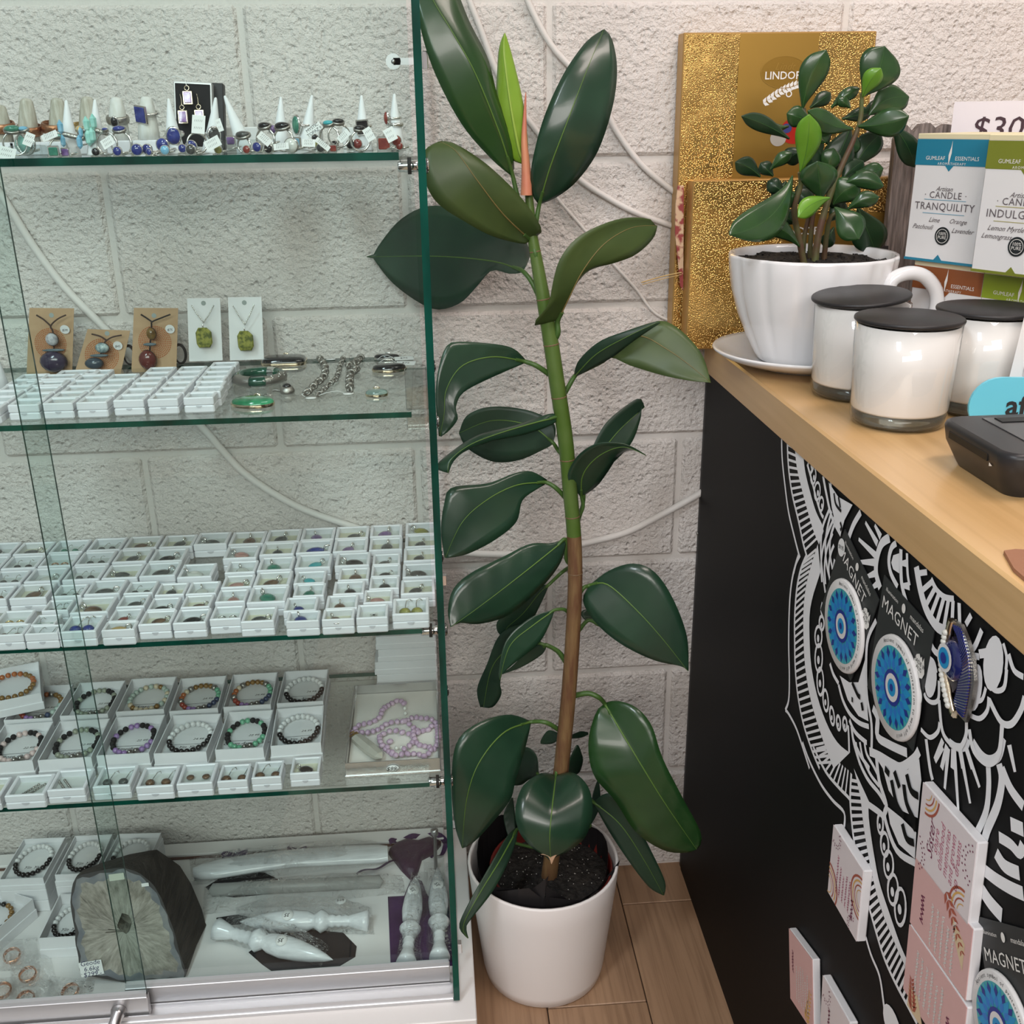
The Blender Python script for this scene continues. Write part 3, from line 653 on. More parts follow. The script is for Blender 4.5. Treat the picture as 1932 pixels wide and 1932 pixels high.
# jade bangle with silver mounts
b0 = s2(395,745,.008); tb = thing('jade_bangle', 'dark green jade bangle with carved silver mounts on second shelf', 'bangle', (b0.x,b0.y,ZS2))
M_JADE = mat('dark_jade', (.006,.045,.028), .12, col2=(.01,.08,.045), cscale=60, coat=.6)
rb, rt = .0285, .0062
def arc(a0, a1, n=14): return [radians(a0+(a1-a0)*i/n) for i in range(n+1)]
MB().tube([(rb*cos(a), rb*sin(a)*1.0, .0072) for a in arc(0,345,36)], rt, 10, closed=True).build('jade_ring', M_JADE, tb)
mb = MB().tube([(rb*cos(a), rb*sin(a), .0072) for a in arc(205,255)], rt*1.16, 12); mb.build('silver_mount', M_SILVD, tb)
mb = MB()
for i in range(34):
    a = radians(285+rnd(0,75)); mb.ball(((rb+rnd(.003,.008)*.7)*cos(a), (rb+rnd(.003,.008)*.7)*sin(a), rnd(.003,.0135)), rnd(.0014,.0026), 6, 5)
mb.tube([(rb*cos(a), rb*sin(a), .0072) for a in arc(290,360)], rt*1.08, 12); mb.build('filigree_mount', M_SILVD, tb)
MB().tube([(rb*cos(a), rb*sin(a), .0072) for a in arc(50,75)], rt*1.12, 12).build('silver_band', M_SILV, tb)
def cab_pendant(label, x, y, sx, sy, h, stone, rim, rz=0., square=False, bail=True, bx=(0,1)):
    c = s2(x, y, 0); t = thing('stone_pendant', label, 'pendant', (c.x,c.y,ZS2), (0,0,rz))
    pr = [(.0005,0),(1,0),(1.02,.35),(1.0,.42)]
    seg = 4 if square else 26; n = 28
    def shape(a):
        if not square: return cos(a), sin(a)
        e = 5.; ca, sa = cos(a), sin(a); r = (abs(ca)**e+abs(sa)**e)**(-1/e); return r*ca, r*sa
    def ringz(f, z): return [(shape(2*pi*i/n)[0]*sx*f, shape(2*pi*i/n)[1]*sy*f, z) for i in range(n)]
    def loft(rs):
        P = [q for r in rs for q in r]; F = [(j*n+i, j*n+(i+1)%n, (j+1)*n+(i+1)%n, (j+1)*n+i) for j in range(len(rs)-1) for i in range(n)]
        return MB().add(P, F, 0, True).add(rs[-1], [tuple(range(n))]).add(rs[0], [tuple(range(n))[::-1]])
    loft([ringz(1,.0),ringz(1.03,h*.2),ringz(1.02,h*.42)]).build('bezel', rim, t)
    loft([ringz(.99,h*.42),ringz(.95,h*.7),ringz(.80,h*.9),ringz(.5,h*.99),ringz(.1,h)]).build('stone', stone, t)
    if bail: MB().tube([(bx[0]*sx*1.15+.004*cos(a), bx[1]*sy*1.15, h*.5+.004*sin(a)) for a in arc(0,330,12)], .0013, 6, closed=True).build('bail', rim, t)
    return t
M_ONYX = mat('polished_onyx', (.006,.006,.007), .06, coat=.8)
M_MALA = mat('banded_malachite', (.01,.14,.06), .12, col2=(.05,.35,.17), cscale=70, stretch=(1,.25,1), coat=.6, cdet=1.)
M_GSILV = mat('warm_silver', (.80,.68,.50), .15, 1.)
cab_pendant('large rectangular polished black pendant behind the jade bangle', 600, 640, .030, .019, .011, M_ONYX, M_GSILV, .0, True)
cab_pendant('green banded malachite pendant in front of the jade bangle', 340, 985, .0255, .0165, .0095, M_MALA, M_GSILV, -.15)
cab_pendant('oval black pendant at back right of second shelf', 1450, 605, .018, .0085, .0075, M_ONYX, M_SILV, -.1)
cab_pendant('large oval black pendant behind the clear bracket', 1470, 700, .0225, .0140, .0095, M_ONYX, M_GSILV, .1, bail=False)
cab_pendant('oval pale green striped pendant nearest front right of second shelf', 1365, 905, .0135, .0100, .0075, mat('striped_green_stone', (.07,.12,.11), .12, col2=(.30,.40,.36), cscale=60, stretch=(.2,2,1), coat=.6), M_GSILV, .05)
q = s2(625,885); t = thing('stone_ring', 'carved silver ring with dark round stone in front of bangle', 'ring', (q.x,q.y,ZS2))
MB().lathe([(.0005,0),(.0085,0),(.0095,.003),(.0085,.005),(.0075,.007),(.006,.0085),(.0005,.0085)], (0,0,0), 18).build('mount', M_SILVD, t)
MB().ball((0,0,.0085), .0055, 12, 8, sc=(1,1,.7)).build('stone', M_ONYX, t); MB().tube([(-.008,0,.003),(-.014,.002,.004),(-.018,.003,.003)], .002, 6).build('shank', M_SILVD, t)
def chainlet(label, px, n, r, m, tagpx=None, flat=.8, string=None):
    P = [onz(*Z4(*p), ZS2+r) for p in px]; o = P[0]; t = thing('bracelet', label, 'bracelet', (o.x,o.y,ZS2))
    pts = resample(catmull(P, 6), n); mb = MB()
    for i, p in enumerate(pts):
        d = p-Vector((o.x,o.y,ZS2)); a = i*.9
        mb.tube([(d.x+r*cos(b)*cos(a), d.y+r*cos(b)*sin(a), d.z+r*flat*sin(b)) for b in [2*pi*k/8 for k in range(8)]], r*.38, 5, closed=True)
    mb.build('links', m, t)
    if tagpx:
        c = onz(*Z4(*tagpx), ZS2+.001)-Vector((o.x,o.y,ZS2)); MB().lathe([(.0001,0),(.0065,0),(.0065,.0004),(.0001,.0004)], tuple(c), 18, ell=(1,.75)).build('paper_tag', M_PAPER, t)
        MB().tube(catmull([tuple(p-Vector((o.x,o.y,ZS2))) for p in [onz(*Z4(*s), ZS2+dz) for s, dz in string]], 5), .0004, 4).build('string', M_PAPER, t)
chainlet('silver chain bracelet of spiky links, left of three on second shelf', [(895,600),(935,665),(930,740),(860,810),(785,880)], 26, .0042, M_SILVD, (820,925), string=[((790,885),.002),((745,895),.004),((770,915),.001)])
chainlet('silver chain bracelet of small beads, middle of three on second shelf', [(1085,595),(1060,660),(1030,760),(950,830),(880,900)], 30, .0030, M_SILVD, (985,605), string=[((1085,595),.003),((1060,570),.004),((1010,590),.001)])
chainlet('silver chain bracelet folded over on itself, right of three on second shelf', [(1230,590),(1180,640),(1130,660),(1200,690),(1150,720),(1140,790),(1140,855)], 28, .0045, M_SILVD, (1130,890), string=[((885,905),.002),((960,880),.006),((1040,870),.005),((1095,885),.001)])
for (x, y, rz, lab) in ((1590,600,.1,'white paper price tag lying behind the large black pendants'),(1605,640,-.15,'larger white price tag in front, beside the black pendants')):
    q = s2(x, y, .004); t = thing('price_tag', lab, 'price tag', (q.x,q.y,ZS2+.0045), (.12,0,rz), 'paper tags on the second shelf')
    MB().box((0,0,0), (.026,.014,.0004)).build('paper', M_PAPER, t); MB().tube(catmull([(-.013,0,.0005),(-.022,.004,.004),(-.030,.002,.004),(-.036,-.004,.002)], 4), .0004, 4).build('string', M_PAPER, t); text('$75', M_INK, t, Matrix.Translation((0,0,.0004)), .007)
# ================================================================== shelf one: ring cones, fingers, rings and tags
ZS1 = SH[0]
Q1 = lambda x, y: (.2174*x, 100+.2174*y)
Q2 = lambda x, y: (400+.2174*x, 60+.2174*y)
M_CONE = mat('white_ring_cone', (.84,.85,.87), .5)
M_FINGW = mat('weathered_wood_finger', (.60,.57,.50), .7, col2=(.42,.38,.31), cscale=45, stretch=(6,6,1), bump=(90,.4,.001))
M_FINGP = mat('whitewashed_finger', (.76,.76,.74), .6, col2=(.66,.65,.60), cscale=45, stretch=(4,4,1), bump=(90,.3,.001))
cones = [((125,189),133,-.275,'beside second wooden finger from left'),((179,188),184,-.285,'beside third wooden finger from left'),((318,186),331,-.26,'in front of black earring box, left'),((407,184),400,-.255,'in front of black earring box, right'),
 ((424,183),466,-.24,'leaning sharply left beside black earring box'),((530,183),530,-.23,'standing upright before the white tray'),((589,182),577,-.25,'leaning right with teal oval ring'),((682,180),686,-.25,'with black rectangular ring'),((744,177),747,-.265,'nearest the right glass side with garnet ring')]
for tip, ub, y, lab in cones:
    T = ony(*tip, y); B = Vector((ony(ub, 290, y).x, y, ZS1)); d = T-B; L = d.length; z = d.normalized()
    M = z.to_track_quat('Z', 'Y').to_matrix()
    o = MB().lathe([(.0005,0),(.0112,0),(.0108,.002),(.0016,L-.0012),(.0010,L),(.0003,L+.0002)], (0,0,.0012 if abs(z.x) > .2 else 0), 20, M=M).build('ring_cone', M_CONE, None, B); tag(o, 'white ring cone '+lab, 'ring cone', 'white ring cones on the top shelf')
fing = [((-5,450),0),((228,395),0),((495,390),0),((755,378),0),((1010,383),1),((1270,378),1)]
for i, ((x, y), pw) in enumerate(fing):
    Y = -.215; T = ony(*Q1(x, y), Y); xb = ony(Q1(x+25, y)[0], 265, Y).x
    h = T.z-ZS1-.014
    st = MB().box((0,0,.007), (.030 if pw else .034,.030,.014), bev=.001).build('finger_stand', M_BOXW, None, (xb,Y,ZS1))
    lab = ['leftmost wooden','second wooden','third wooden','fourth wooden','left whitewashed','right whitewashed'][i]
    tag(st, 'low white plinth under the %s ring finger' % lab, 'stand', 'plinths under ring fingers')
    d = Vector((T.x-xb, 0, h)); M = d.normalized().to_track_quat('Z','Y').to_matrix(); L = d.length
    o = MB().lathe([(.0005,0),(.0122,0),(.0112,L*.25),(.0090,L*.65),(.0066,L*.93),(.0048,L*.985),(.0005,L)], (0,0,0), 18, M=M).build('ring_finger', M_FINGP if pw else M_FINGW, None, (xb,Y,ZS1+.0142)); tag(o, '%s ring display finger on top shelf' % lab, 'ring holder', 'ring fingers on the top shelf')
# bands on the fingers and cones
def band(label, c, r, h, m, tilt=.15, stone=None, name='ring'):
    t = thing(name, label, 'ring', c, (tilt, rnd(-.12,.12), 0))
    MB().lathe([(r,-h/2),(r+.0012,-h/2),(r+.0022,-h*.25),(r+.0022,h*.25),(r+.0012,h/2),(r,h/2),(r,-h/2)], (0,0,0), 24, cap=False).build('band', m, t)
    if stone:
        a, col, sx, sz, sq = stone
        p = (r*1.22*sin(a), -r*1.22*cos(a), 0)
        if sq:
            MB().box((0,0,0), (sx*2.25,.003,sz*2.25), bev=.0006).build('bezel', M_SILV, t, p, (0,0,a)); MB().box((0,-.0014,0), (sx*1.9,.003,sz*1.9), bev=.0007).build('stone', STONE[col], t, p, (0,0,a))
        else:
            MB().lathe([(.6,-.001),(1.15,-.001),(1.15,.001),(1.0,.0014)], (0,0,0), 20, M=Matrix.Rotation(pi/2,3,'X') @ Matrix.Diagonal((sx,sz,1))).build('bezel', M_SILV, t, p, (0,0,a)); MB().ball((0,-.001,0), 1, 14, 8, sc=(sx,.0028,sz)).build('stone', STONE[col], t, p, (0,0,a))
    return t
for (x, y, lab) in ((20,640,'copper band ring on leftmost wooden finger'),(258,668,'wide copper band ring on second wooden finger'),(472,645,'wide copper band ring on third wooden finger'),(712,640,'gold band ring on fourth wooden finger')):
    c = ony(*Q1(x,y), -.2165); band(lab, c, .0118, .010 if x < 700 else .006, M_COPPER if x < 700 else M_GOLD, .22)
band('carved silver ring with black oval stone on left whitewashed finger', ony(*Q1(1022,575),-.2165), .0104, .008, M_SILVD, .2, (-.05,'black',.004,.0052,0))
band('silver ring with square blue stone on right whitewashed finger', ony(*Q1(1290,520),-.2165), .0098, .003, M_SILV, .2, (-.55,'blue',.0072,.0086,1))
band('silver ring with oval blue stone on cone before black box', ony(*Q1(1515,700),-.26), .0085, .004, M_SILV, .2, (.1,'blue',.0072,.0088,0))
band('silver ring with grey oval stone on cone right of black box', ony(*Q1(1830,700),-.255), .0085, .002, M_SILV, .1, (.5,'dark grey',.0065,.0078,0))
band('silver ring with tall teal oval stone on right-leaning cone', ony(*Q2(795,805),-.25), .0075, .0025, M_SILV, .1, (-.9,'green',.0065,.0095,0))
band('silver ring with black rectangular stone on upright cone', ony(*Q2(1307,820),-.25), .0085, .0025, M_SILV, .1, (.02,'black',.0062,.0072,1))
band('plain silver double band on cone nearest right glass side', ony(*Q2(1590,800),-.265), .0072, .004, M_SILV, .1)
band('silver ring with dark red stone high on rightmost cone', ony(*Q2(1575,745),-.265), .0060, .002, M_SILV, .1, (-1.2,'red',.0045,.0068,0))
# loose rings: u, v of the stone, colour, half-size, square?, standing?
loose = [(*Q1(110,662),'green',.0105,0,1),(*Q1(205,668),'sky blue',.007,0,1),(*Q1(205,790),'pale aqua',.0115,0,0),(*Q1(497,740),'pale aqua',.005,0,1),(*Q1(915,685),'blue',.004,0,1),(*Q1(1035,665),'blue',.0085,0,1),
 (*Q1(465,855),'green',.006,1,0),(*Q1(575,888),'purple',.005,1,0),(*Q1(835,870),'black',.005,0,0),(*Q1(1020,852),'blue',.0055,0,0),(*Q1(1193,876),'blue',.007,0,0),(*Q1(1278,835),'blue',.0062,0,0),(*Q1(1412,797),'blue',.0085,0,0),(*Q1(1432,845),'sky blue',.0058,0,0),(*Q1(1585,828),'blue',.0052,0,0),(*Q1(1660,808),'blue',.0072,0,0),(*Q1(1658,858),'dark grey',.0062,0,0),(*Q1(1700,690),'clear',.005,0,1),
 (*Q2(455,818),'black',.009,0,1),(*Q2(527,848),'purple',.0055,0,0),(*Q2(610,818),'black',.0105,0,1),(*Q2(1010,800),'turquoise',.0075,0,1),(*Q2(1095,785),'black',.0078,0,1),(*Q2(1280,850),'black',.0075,0,1),(*Q2(165,945),'purple',.0055,1,0),(*Q2(270,900),'dark grey',.010,0,1),(*Q2(305,1052),'red',.005,0,0),(*Q2(393,1000),'blue',.006,0,0),(*Q2(492,1020),'black',.0058,0,0),(*Q2(690,1012),'clear',.009,0,0),(*Q2(730,960),'sky blue',.006,1,0),(*Q2(905,968),'olive',.0055,0,0),(*Q2(945,1018),'dark grey',.0055,0,0),(*Q2(1050,1012),'red',.0045,1,0),(*Q2(1062,982),'black',.0055,0,0),(*Q2(1205,975),'black',.0062,0,0),(*Q2(1262,972),'red',.0062,0,0),(*Q2(1495,988),'red',.0085,1,0),(*Q2(1598,945),'red',.0065,0,0),(*Q2(1628,990),'red',.005,0,0),(*Q2(895,920),'black',.0045,0,0),(*Q1(690,660),'gold',.004,0,0),(*Q1(1900,880),'olive',.005,0,0),(*Q1(1300,880),'blue',.004,0,0)]
uses = {}
loose.sort(key=lambda r: r[0])
names = {}
for i, (u, v, col, s, sq, stand) in enumerate(loose):
    s *= .8
    Y = -.318+rnd(-.008,.008) if v > 276 else (-.300 if stand else -.285)
    if u > 740: Y = -.30
    P = ony(u, v, Y); zr = P.z-ZS1
    near = min((abs(u-c[0][0]), c[3]) for c in cones)
    lab = '%s %s ring %s on top shelf, %s loose ring from left' % ('standing silver' if stand else 'fallen silver', col+(' square-stone' if sq else ' round-stone'), 'upright' if stand else 'lying', ORD[i+1] if i < 20 else ORD[len(loose)-i]+' last' if False else str(i+1))
    nth = (ORD[i+1]+' loose ring from left') if i < 20 else (ORD[len(loose)-i]+' loose ring from right') if len(loose)-i <= 20 else 'middle loose ring of the row'
    if len(loose)-i > 20 and i >= 20: nth = {0:'just left of the middle of the row',1:'at the middle of the row',2:'just right of the middle of the row',3:'right of the middle of the row'}[(i-20) % 4]
    lab = '%s %s %s-stone ring, top shelf, %s' % ('upright' if stand else 'lying', 'square' if sq else 'round', col, nth)
    t = thing('stone_ring', lab, 'ring', (P.x, Y, ZS1), (0,0,rnd(-.5,.5) if stand else rnd(-.3,.3)), 'loose rings on the top shelf')
    if stand:
        r = min(.0115, max(.007, (zr-s*.35)/2)); zc0 = max(r+.0009, zr-s*.3-r)
        MB().tube([(r*cos(a), 0, zc0+r*sin(a)) for a in [2*pi*k/22 for k in range(22)]], .0011, 6, closed=True).build('band', M_SILV, t)
        MB().lathe([(.2,-.001),(1.1,-.001),(1.12,.0012),(1.0,.0018)], (0,0,zc0+r+.0015), 16, M=Matrix.Rotation(.5,3,'X') @ Matrix.Diagonal((s,s*.8,1))).build('bezel', M_SILVD, t)
        MB().ball((0,-.0005,zc0+r+.003), 1, 14, 8, sc=(s,s*.75,s*.45)).build('stone', STONE[col], t)
    else:
        zc = max(zr, s+.0006); rr = .0085
        MB().tube([(rr*1.0*sin(a)*.9, s*.6+rr+rr*cos(a), max(.0012,zc*.4)+.0018*sin(a)) for a in [2*pi*k/20 for k in range(20)]], .0010, 6, closed=True).build('band', M_SILV, t)
        if sq:
            MB().box((0,0,zc), (s*2.3,.004,s*2.3), bev=.0006).build('bezel', M_GOLD if col == 'red' and s > .008 else M_SILV, t); MB().box((0,-.0015,zc), (s*1.8,.004,s*1.7), bev=.0008).build('stone', STONE[col], t)
        else:
            MB().lathe([(.5,-.0015),(1.12,-.0015),(1.12,.001),(1.0,.0016)], (0,0,zc), 16, M=Matrix.Rotation(pi/2,3,'X') @ Matrix.Diagonal((s,s,1))).build('bezel', M_SILV, t); MB().ball((0,-.001,zc), 1, 14, 8, sc=(s,s*.55,s)).build('stone', STONE[col], t)
# two bracelets of aqua and sky-blue crystal points
for (pts, pnts, lab) in (([(500,695),(560,705),(640,725),(720,740)], [(523,645,'sky blue',.8),(545,765,'sky blue',.7),(690,775,'sky blue',.8),(700,690,'sky blue',.6)], 'silver bracelet hung with sky-blue crystal points'),([(690,690),(740,670),(800,660),(860,680),(920,695)], [(750,622,'pale aqua',.9),(808,600,'pale aqua',.9),(770,735,'pale aqua',1.),(800,715,'pale aqua',.9)], 'silver bracelet hung with pale aqua crystal points')):
    Y = -.296; o = ony(*Q1(*pts[0]), Y); t = thing('crystal_bracelet', lab, 'bracelet', o); mb = MB()
    for p in resample(catmull([ony(*Q1(*q), Y)-o for q in pts], 5), 16): mb.ball(tuple(p), .0028, 7, 5)
    mb.build('silver_links', M_SILVD, t)
    for (x, y, col, s) in pnts:
        c = ony(*Q1(x,y), Y-.003)-o; MB().lathe([(.0003,-.0085*s),(.0036*s,-.005*s),(.0040*s,.004*s),(.0003,.0095*s)], tuple(c), 6, smooth=False, cap=False).build('crystal_point', STONE[col], t)
# paper tags
tags1 = [(*Q1(1722,620),.024,.034,.1,'oval white'),(*Q1(1845,785),.030,.020,-.45,'slanting white'),(*Q1(430,720),.030,.013,-.35,'narrow white'),(*Q1(935,775),.024,.018,-.5,'tilted square'),(*Q1(60,870),.030,.022,.25,'large white'),(*Q1(250,750),.016,.024,.4,'small folded'),(*Q2(455,930),.026,.015,.75,'steep white'),(*Q2(880,850),.034,.015,-.55,'white "mystic topaz"'),(*Q2(1145,905),.026,.014,-.7,'narrow steep'),(*Q2(1362,890),.016,.026,-.5,'tall slanting'),(*Q2(1548,892),.020,.026,-.45,'tall white'),(*Q2(960,975),.030,.010,.7,'thin slanting'),(*Q2(600,995),.028,.012,-.1,'flat low'),(*Q2(65,810),.010,.024,-.3,'upright narrow'),(*Q2(840,965),.024,.014,.05,'low rectangular')]
words = {7:'MYSTIC\nTOPAZ 9'}
for i, (u, v, wd, ht, rz, lab) in enumerate(tags1):
    Y = -.325+rnd(-.004,.002) if v > 262 else -.31
    P = ony(u, v, Y); t = thing('price_tag', '%s price tag among rings on top shelf' % lab.replace('"',''), 'price tag', P, (pi/2-.35, rz, 0), 'paper tags among the rings')
    MB().box((0,0,0), (wd*.56,ht*.56,.0003)).build('paper', M_PAPER, t)
    if i in words: text(words[i], M_INK, t, Matrix.Translation((0,0,.0003)), .0048, space=.9)
    else:
        mb = MB(); random.seed(i)
        for ln in range(2):
            x = -wd*.18
            while x < wd*.16:
                y0 = ht*(.08-.22*ln); mb.quad((x,y0,.0003),(x+.0003,y0,.0003),(x+.0009,y0+.0022,.0003),(x+.0006,y0+.0022,.0003)); x += .0018
        mb.build('handwriting', M_INK, t)
random.seed(11)
# clear plastic ring trays among the rings
for (x, y, w_, lab) in ((205,880,.034,'clear plastic tray at left among rings'),(340,900,.030,'clear plastic tray, second from left, among rings'),):
    P = ony(*Q1(x,y), -.322); o = MB().box((0,0,.006), (w_,.02,.012), bev=.002).build('clear_tray', thin_glass('clear_tray_plastic', (.9,.93,.93), .8, .05, .04), None, (P.x,-.308,ZS1)); tag(o, lab, 'tray')
P = ony(*Q2(230,1000), -.31); o = MB().box((0,0,.007), (.045,.02,.014), bev=.002).build('clear_tray', MATS['clear_tray_plastic'], None, (P.x,-.29,ZS1)); tag(o, 'clear plastic tray below the left-leaning ring cone', 'tray')
for (x0, x1, lab) in ((95,400,'white card tray behind the left-leaning ring cone'),(1130,1265,'white card tray behind the black rectangular ring'),(700,930,'white card tray behind the teal oval ring')):
    a = ony(*Q2(x0,830), -.16); b = ony(*Q2(x1,830), -.16); h = a.z-ZS1
    o = MB().box((0,0,h/2), (b.x-a.x,.05,h), bev=.001).build('card_tray', M_CARDW, None, ((a.x+b.x)/2,-.14,ZS1)); tag(o, lab, 'tray')
# black earring box with its lid behind
bx = [ony(*Q1(*q), yy) for q, yy in (((1437,280),-.205),((1768,268),-.205))]
xw = bx[1].x-bx[0].x; hz = bx[0].z-ZS1; t = thing('earring_box', 'black velvet earring box standing open with silver rim', 'box', (bx[0].x+xw/2+.005,-.215,ZS1+.004), (-.12,.06,0))
MB().box((0,.006,hz/2), (xw,.012,hz), bev=.0008).build('rim', mat('silver_card', (.62,.62,.62), .35, .3), t); MB().box((0,-.0005,hz/2), (xw-.004,.002,hz-.005)).build('velvet_pad', mat('black_velvet', (.008,.008,.009), .8), t)
MB().box((.010,.021,hz/2+.002), (xw,.014,hz), bev=.0008).build('lid', mat('black_card', (.015,.015,.017), .5), t)
for (x, y, lab) in ((1587,555,'lilac drop earring, left one on black earring pad'),(1730,550,'lilac drop earring, right one on black earring pad'),(1628,388,'lilac gem pendant at the top of black earring pad')):
    c = ony(*Q1(x,y), -.2215); e = thing('drop_earring', lab, 'earring', c, (-.1,0,0))
    MB().box((0,.0005,0), (.0105,.002,.0140), bev=.0006).build('bezel', M_GSILV, e); MB().box((0,-.0012,0), (.0082,.003,.0115), bev=.0012).build('gem', mat('lilac_gem', (.40,.22,.52), .05, col2=(.62,.48,.74), cscale=220, coat=.8), e)
    MB().tube([(.0025*cos(a), 0, .0100+.0025*sin(a)) for a in [2*pi*k/10 for k in range(10)]], .0006, 5, closed=True).build('link', M_GSILV, e)
    MB().tube([(0,0,.0125),(0,.0003,.019),(-.001,.001,.024)] if y > 500 else [(0,0,.0125),(-.001,.0003,.019),(-.010,.001,.023),(-.022,.0015,.019)], .0004, 5).build('wire', M_GSILV if y > 500 else M_PAPER, e)
# left edge of shelf two: ring cone corner and tag
P = ony(-8,640,-.20); o = MB().lathe([(.0005,0),(.0115,0),(.0012,.062),(.0003,.063)], (0,0,0), 18).build('ring_cone', M_CONE, None, (P.x-.004,-.20,ZS2)); tag(o, 'white ring cone at far left edge of second shelf', 'ring cone')
# ================================================================== shelf four: bracelet boxes
ZS4 = SH[3]; ZDK = ZD
M_TRAY = mat('white_cardboard', (.78,.775,.79), .7)
BEADM = {}
for k, c, c2, r in (('white',(.86,.86,.84),(.60,.60,.60),.3),('black',(.010,.009,.009),(.02,.017,.016),.12),('lava',(.028,.024,.024),(.012,.011,.011),.8),('amethyst',(.24,.12,.34),(.38,.25,.48),.12),('aventurine',(.10,.34,.20),(.20,.46,.30),.15),('labradorite',(.20,.22,.18),(.34,.36,.27),.18),('rose',(.62,.46,.44),(.70,.55,.52),.2),('aqua',(.33,.43,.38),(.45,.52,.46),.25),('carnelian',(.34,.09,.03),(.45,.15,.05),.15),('tiger',(.16,.08,.025),(.28,.16,.05),.15),('red',(.26,.035,.025),(.34,.07,.04),.18),('cream',(.55,.45,.30),(.66,.57,.42),.25),('navy',(.03,.04,.09),(.06,.08,.14),.2)):
    BEADM[k] = MB().ball((0,0,0), .0040, 12, 8).mesh('bead', mat('bead_'+k, c, r, col2=c2, cscale=160, coat=.3 if r < .5 else 0))
SPACER = MB().lathe([(.0008,-.003),(.0042,-.003),(.0046,0),(.0042,.003),(.0008,.003)], (0,0,0), 10).mesh('spacer_bead', M_SILVD)
BUDDHA = MB().ball((0,0,0), .0046, 8, 6, sc=(1,.9,1.1)).ball((0,-.002,.003), .0026, 7, 5).mesh('charm', M_SILVD)
def tray_box(label, w, d, h, loc, rz, name='bracelet_box', lift=0.45, m=None, group='open bracelet boxes'):
    t = thing(name, label, 'box', loc, (0,0,rz), group); m = m or M_TRAY; th = .0013
    # lid underneath, tray sitting in it
    MB().box((0,0,h*lift/2), (w,d,h*lift), bev=.0006).build('lid', m, t)
    b = MB(); zb = h*lift; wi, di = w-.003, d-.003; hh = h-zb
    for sx in(-1,1): b.box((sx*(wi-th)/2,0,zb+hh/2), (th,di,hh))
    for sy in(-1,1): b.box((0,sy*(di-th)/2,zb+hh/2), (wi-2*th,th,hh))
    b.box((0,0,zb+.0008), (wi-2*th,di-2*th,.0012)); b.build('tray', m, t)
    t['_zi'] = zb+.0016
    return t
def bracelet(label, loc, rx, ry, cols, rz=0, charm=True, n=None, tilt=0.):
    n = n or 22; t = thing('beaded_bracelet', label, 'bracelet', loc, (tilt,0,rz), 'beaded bracelets')
    for k in range(n):
        a = 2*pi*(k+.5)/n-pi/2
        c = cols[int(k*len(cols)/n)]
        p = (rx*cos(a), ry*sin(a), .0042)
        if c == 'charm': put('charm', BUDDHA, t, p)
        elif c == 'spacer': put('spacer_bead', SPACER, t, p, (pi/2,0,a))
        else: put('bead', BEADM[c], t, p)
    return t
YY = ['black']*6+['white']*11+['black']*5
def front(p): return p
LV = ['charm','labradorite','labradorite','lava','lava','lava','labradorite','lava','lava','labradorite','labradorite','lava','lava','labradorite','lava','lava','lava','labradorite','labradorite','labradorite']
AM = ['charm','amethyst','amethyst','amethyst','lava','lava','lava','amethyst','lava','lava','amethyst','amethyst','lava','lava','amethyst','lava','lava','lava','amethyst','amethyst','amethyst']
AV = [c.replace('amethyst','aventurine') for c in AM]; RQ = [c.replace('amethyst','rose') for c in AM]
CH = ['charm','navy','navy','navy','aventurine','aventurine','aventurine','spacer','tiger','tiger','tiger','tiger','spacer','cream','carnelian','carnelian','spacer','red','red','amethyst','amethyst']
CH2 = ['charm','navy','aqua','aqua','aqua','tiger','tiger','tiger','tiger','spacer','carnelian','carnelian','carnelian','carnelian','spacer','red','red','red','amethyst','amethyst']
AQ = ['cream','tiger','aqua','cream','aqua','cream','aqua','tiger','cream','aqua','cream','aqua','aqua','aqua','aqua','cream','tiger','cream','cream']
def from_edge(L, Rr, z, h): 
    a = onz(*L, z+h); b = onz(*Rr, z+h); return a, b
def bracelet_boxes(spec, z, h, depth, rowlab):
    for (L, Rr, lab, cols, word, pr) in spec:
        a, b = from_edge(L, Rr, z, h); w_ = (b-a).length-.001; rz = atan2(b.y-a.y, b.x-a.x); mid = (a+b)/2; n = Vector((-sin(rz), cos(rz), 0))
        c = mid+n*depth/2; t = tray_box('open white box, %s, %s' % (lab, rowlab), w_, depth-.001, h, (c.x,c.y,z), rz)
        zi = t['_zi']
        cd_ = MB().box((0,0,zi+.0004), (w_-.008,depth-.008,.0005)).build('card', M_CARDW, t)
        if word: text(word, M_INK, t, Matrix.Translation((.002,-depth*.13,zi+.0009)), .0085, shear=.45)
        MB().box((0,-depth*.06,zi+.0008), (w_*.62,.0007,.0001)).build('ruled_line', M_INK, t)
        MB().lathe([(.0001,0),(.008,0)], (w_*.14,depth*.06,zi+.00085), 16, cap=False, ell=(1,.7)).build('price_sticker', M_PAPER, t)
        text(pr, M_INK, t, Matrix.Translation((w_*.14,depth*.06,zi+.0011)), .0065, shear=.3)
        bc = c+n*(.004)
        bracelet('bracelet of %s in %s' % (lab.replace(' bracelet','').replace('bracelet of ','') if 'beads' in lab else lab.replace(' bracelet','').replace(' bead',' beads'), rowlab), (bc.x,bc.y,z+zi+.001), w_*.375, depth*.345, cols, rz)
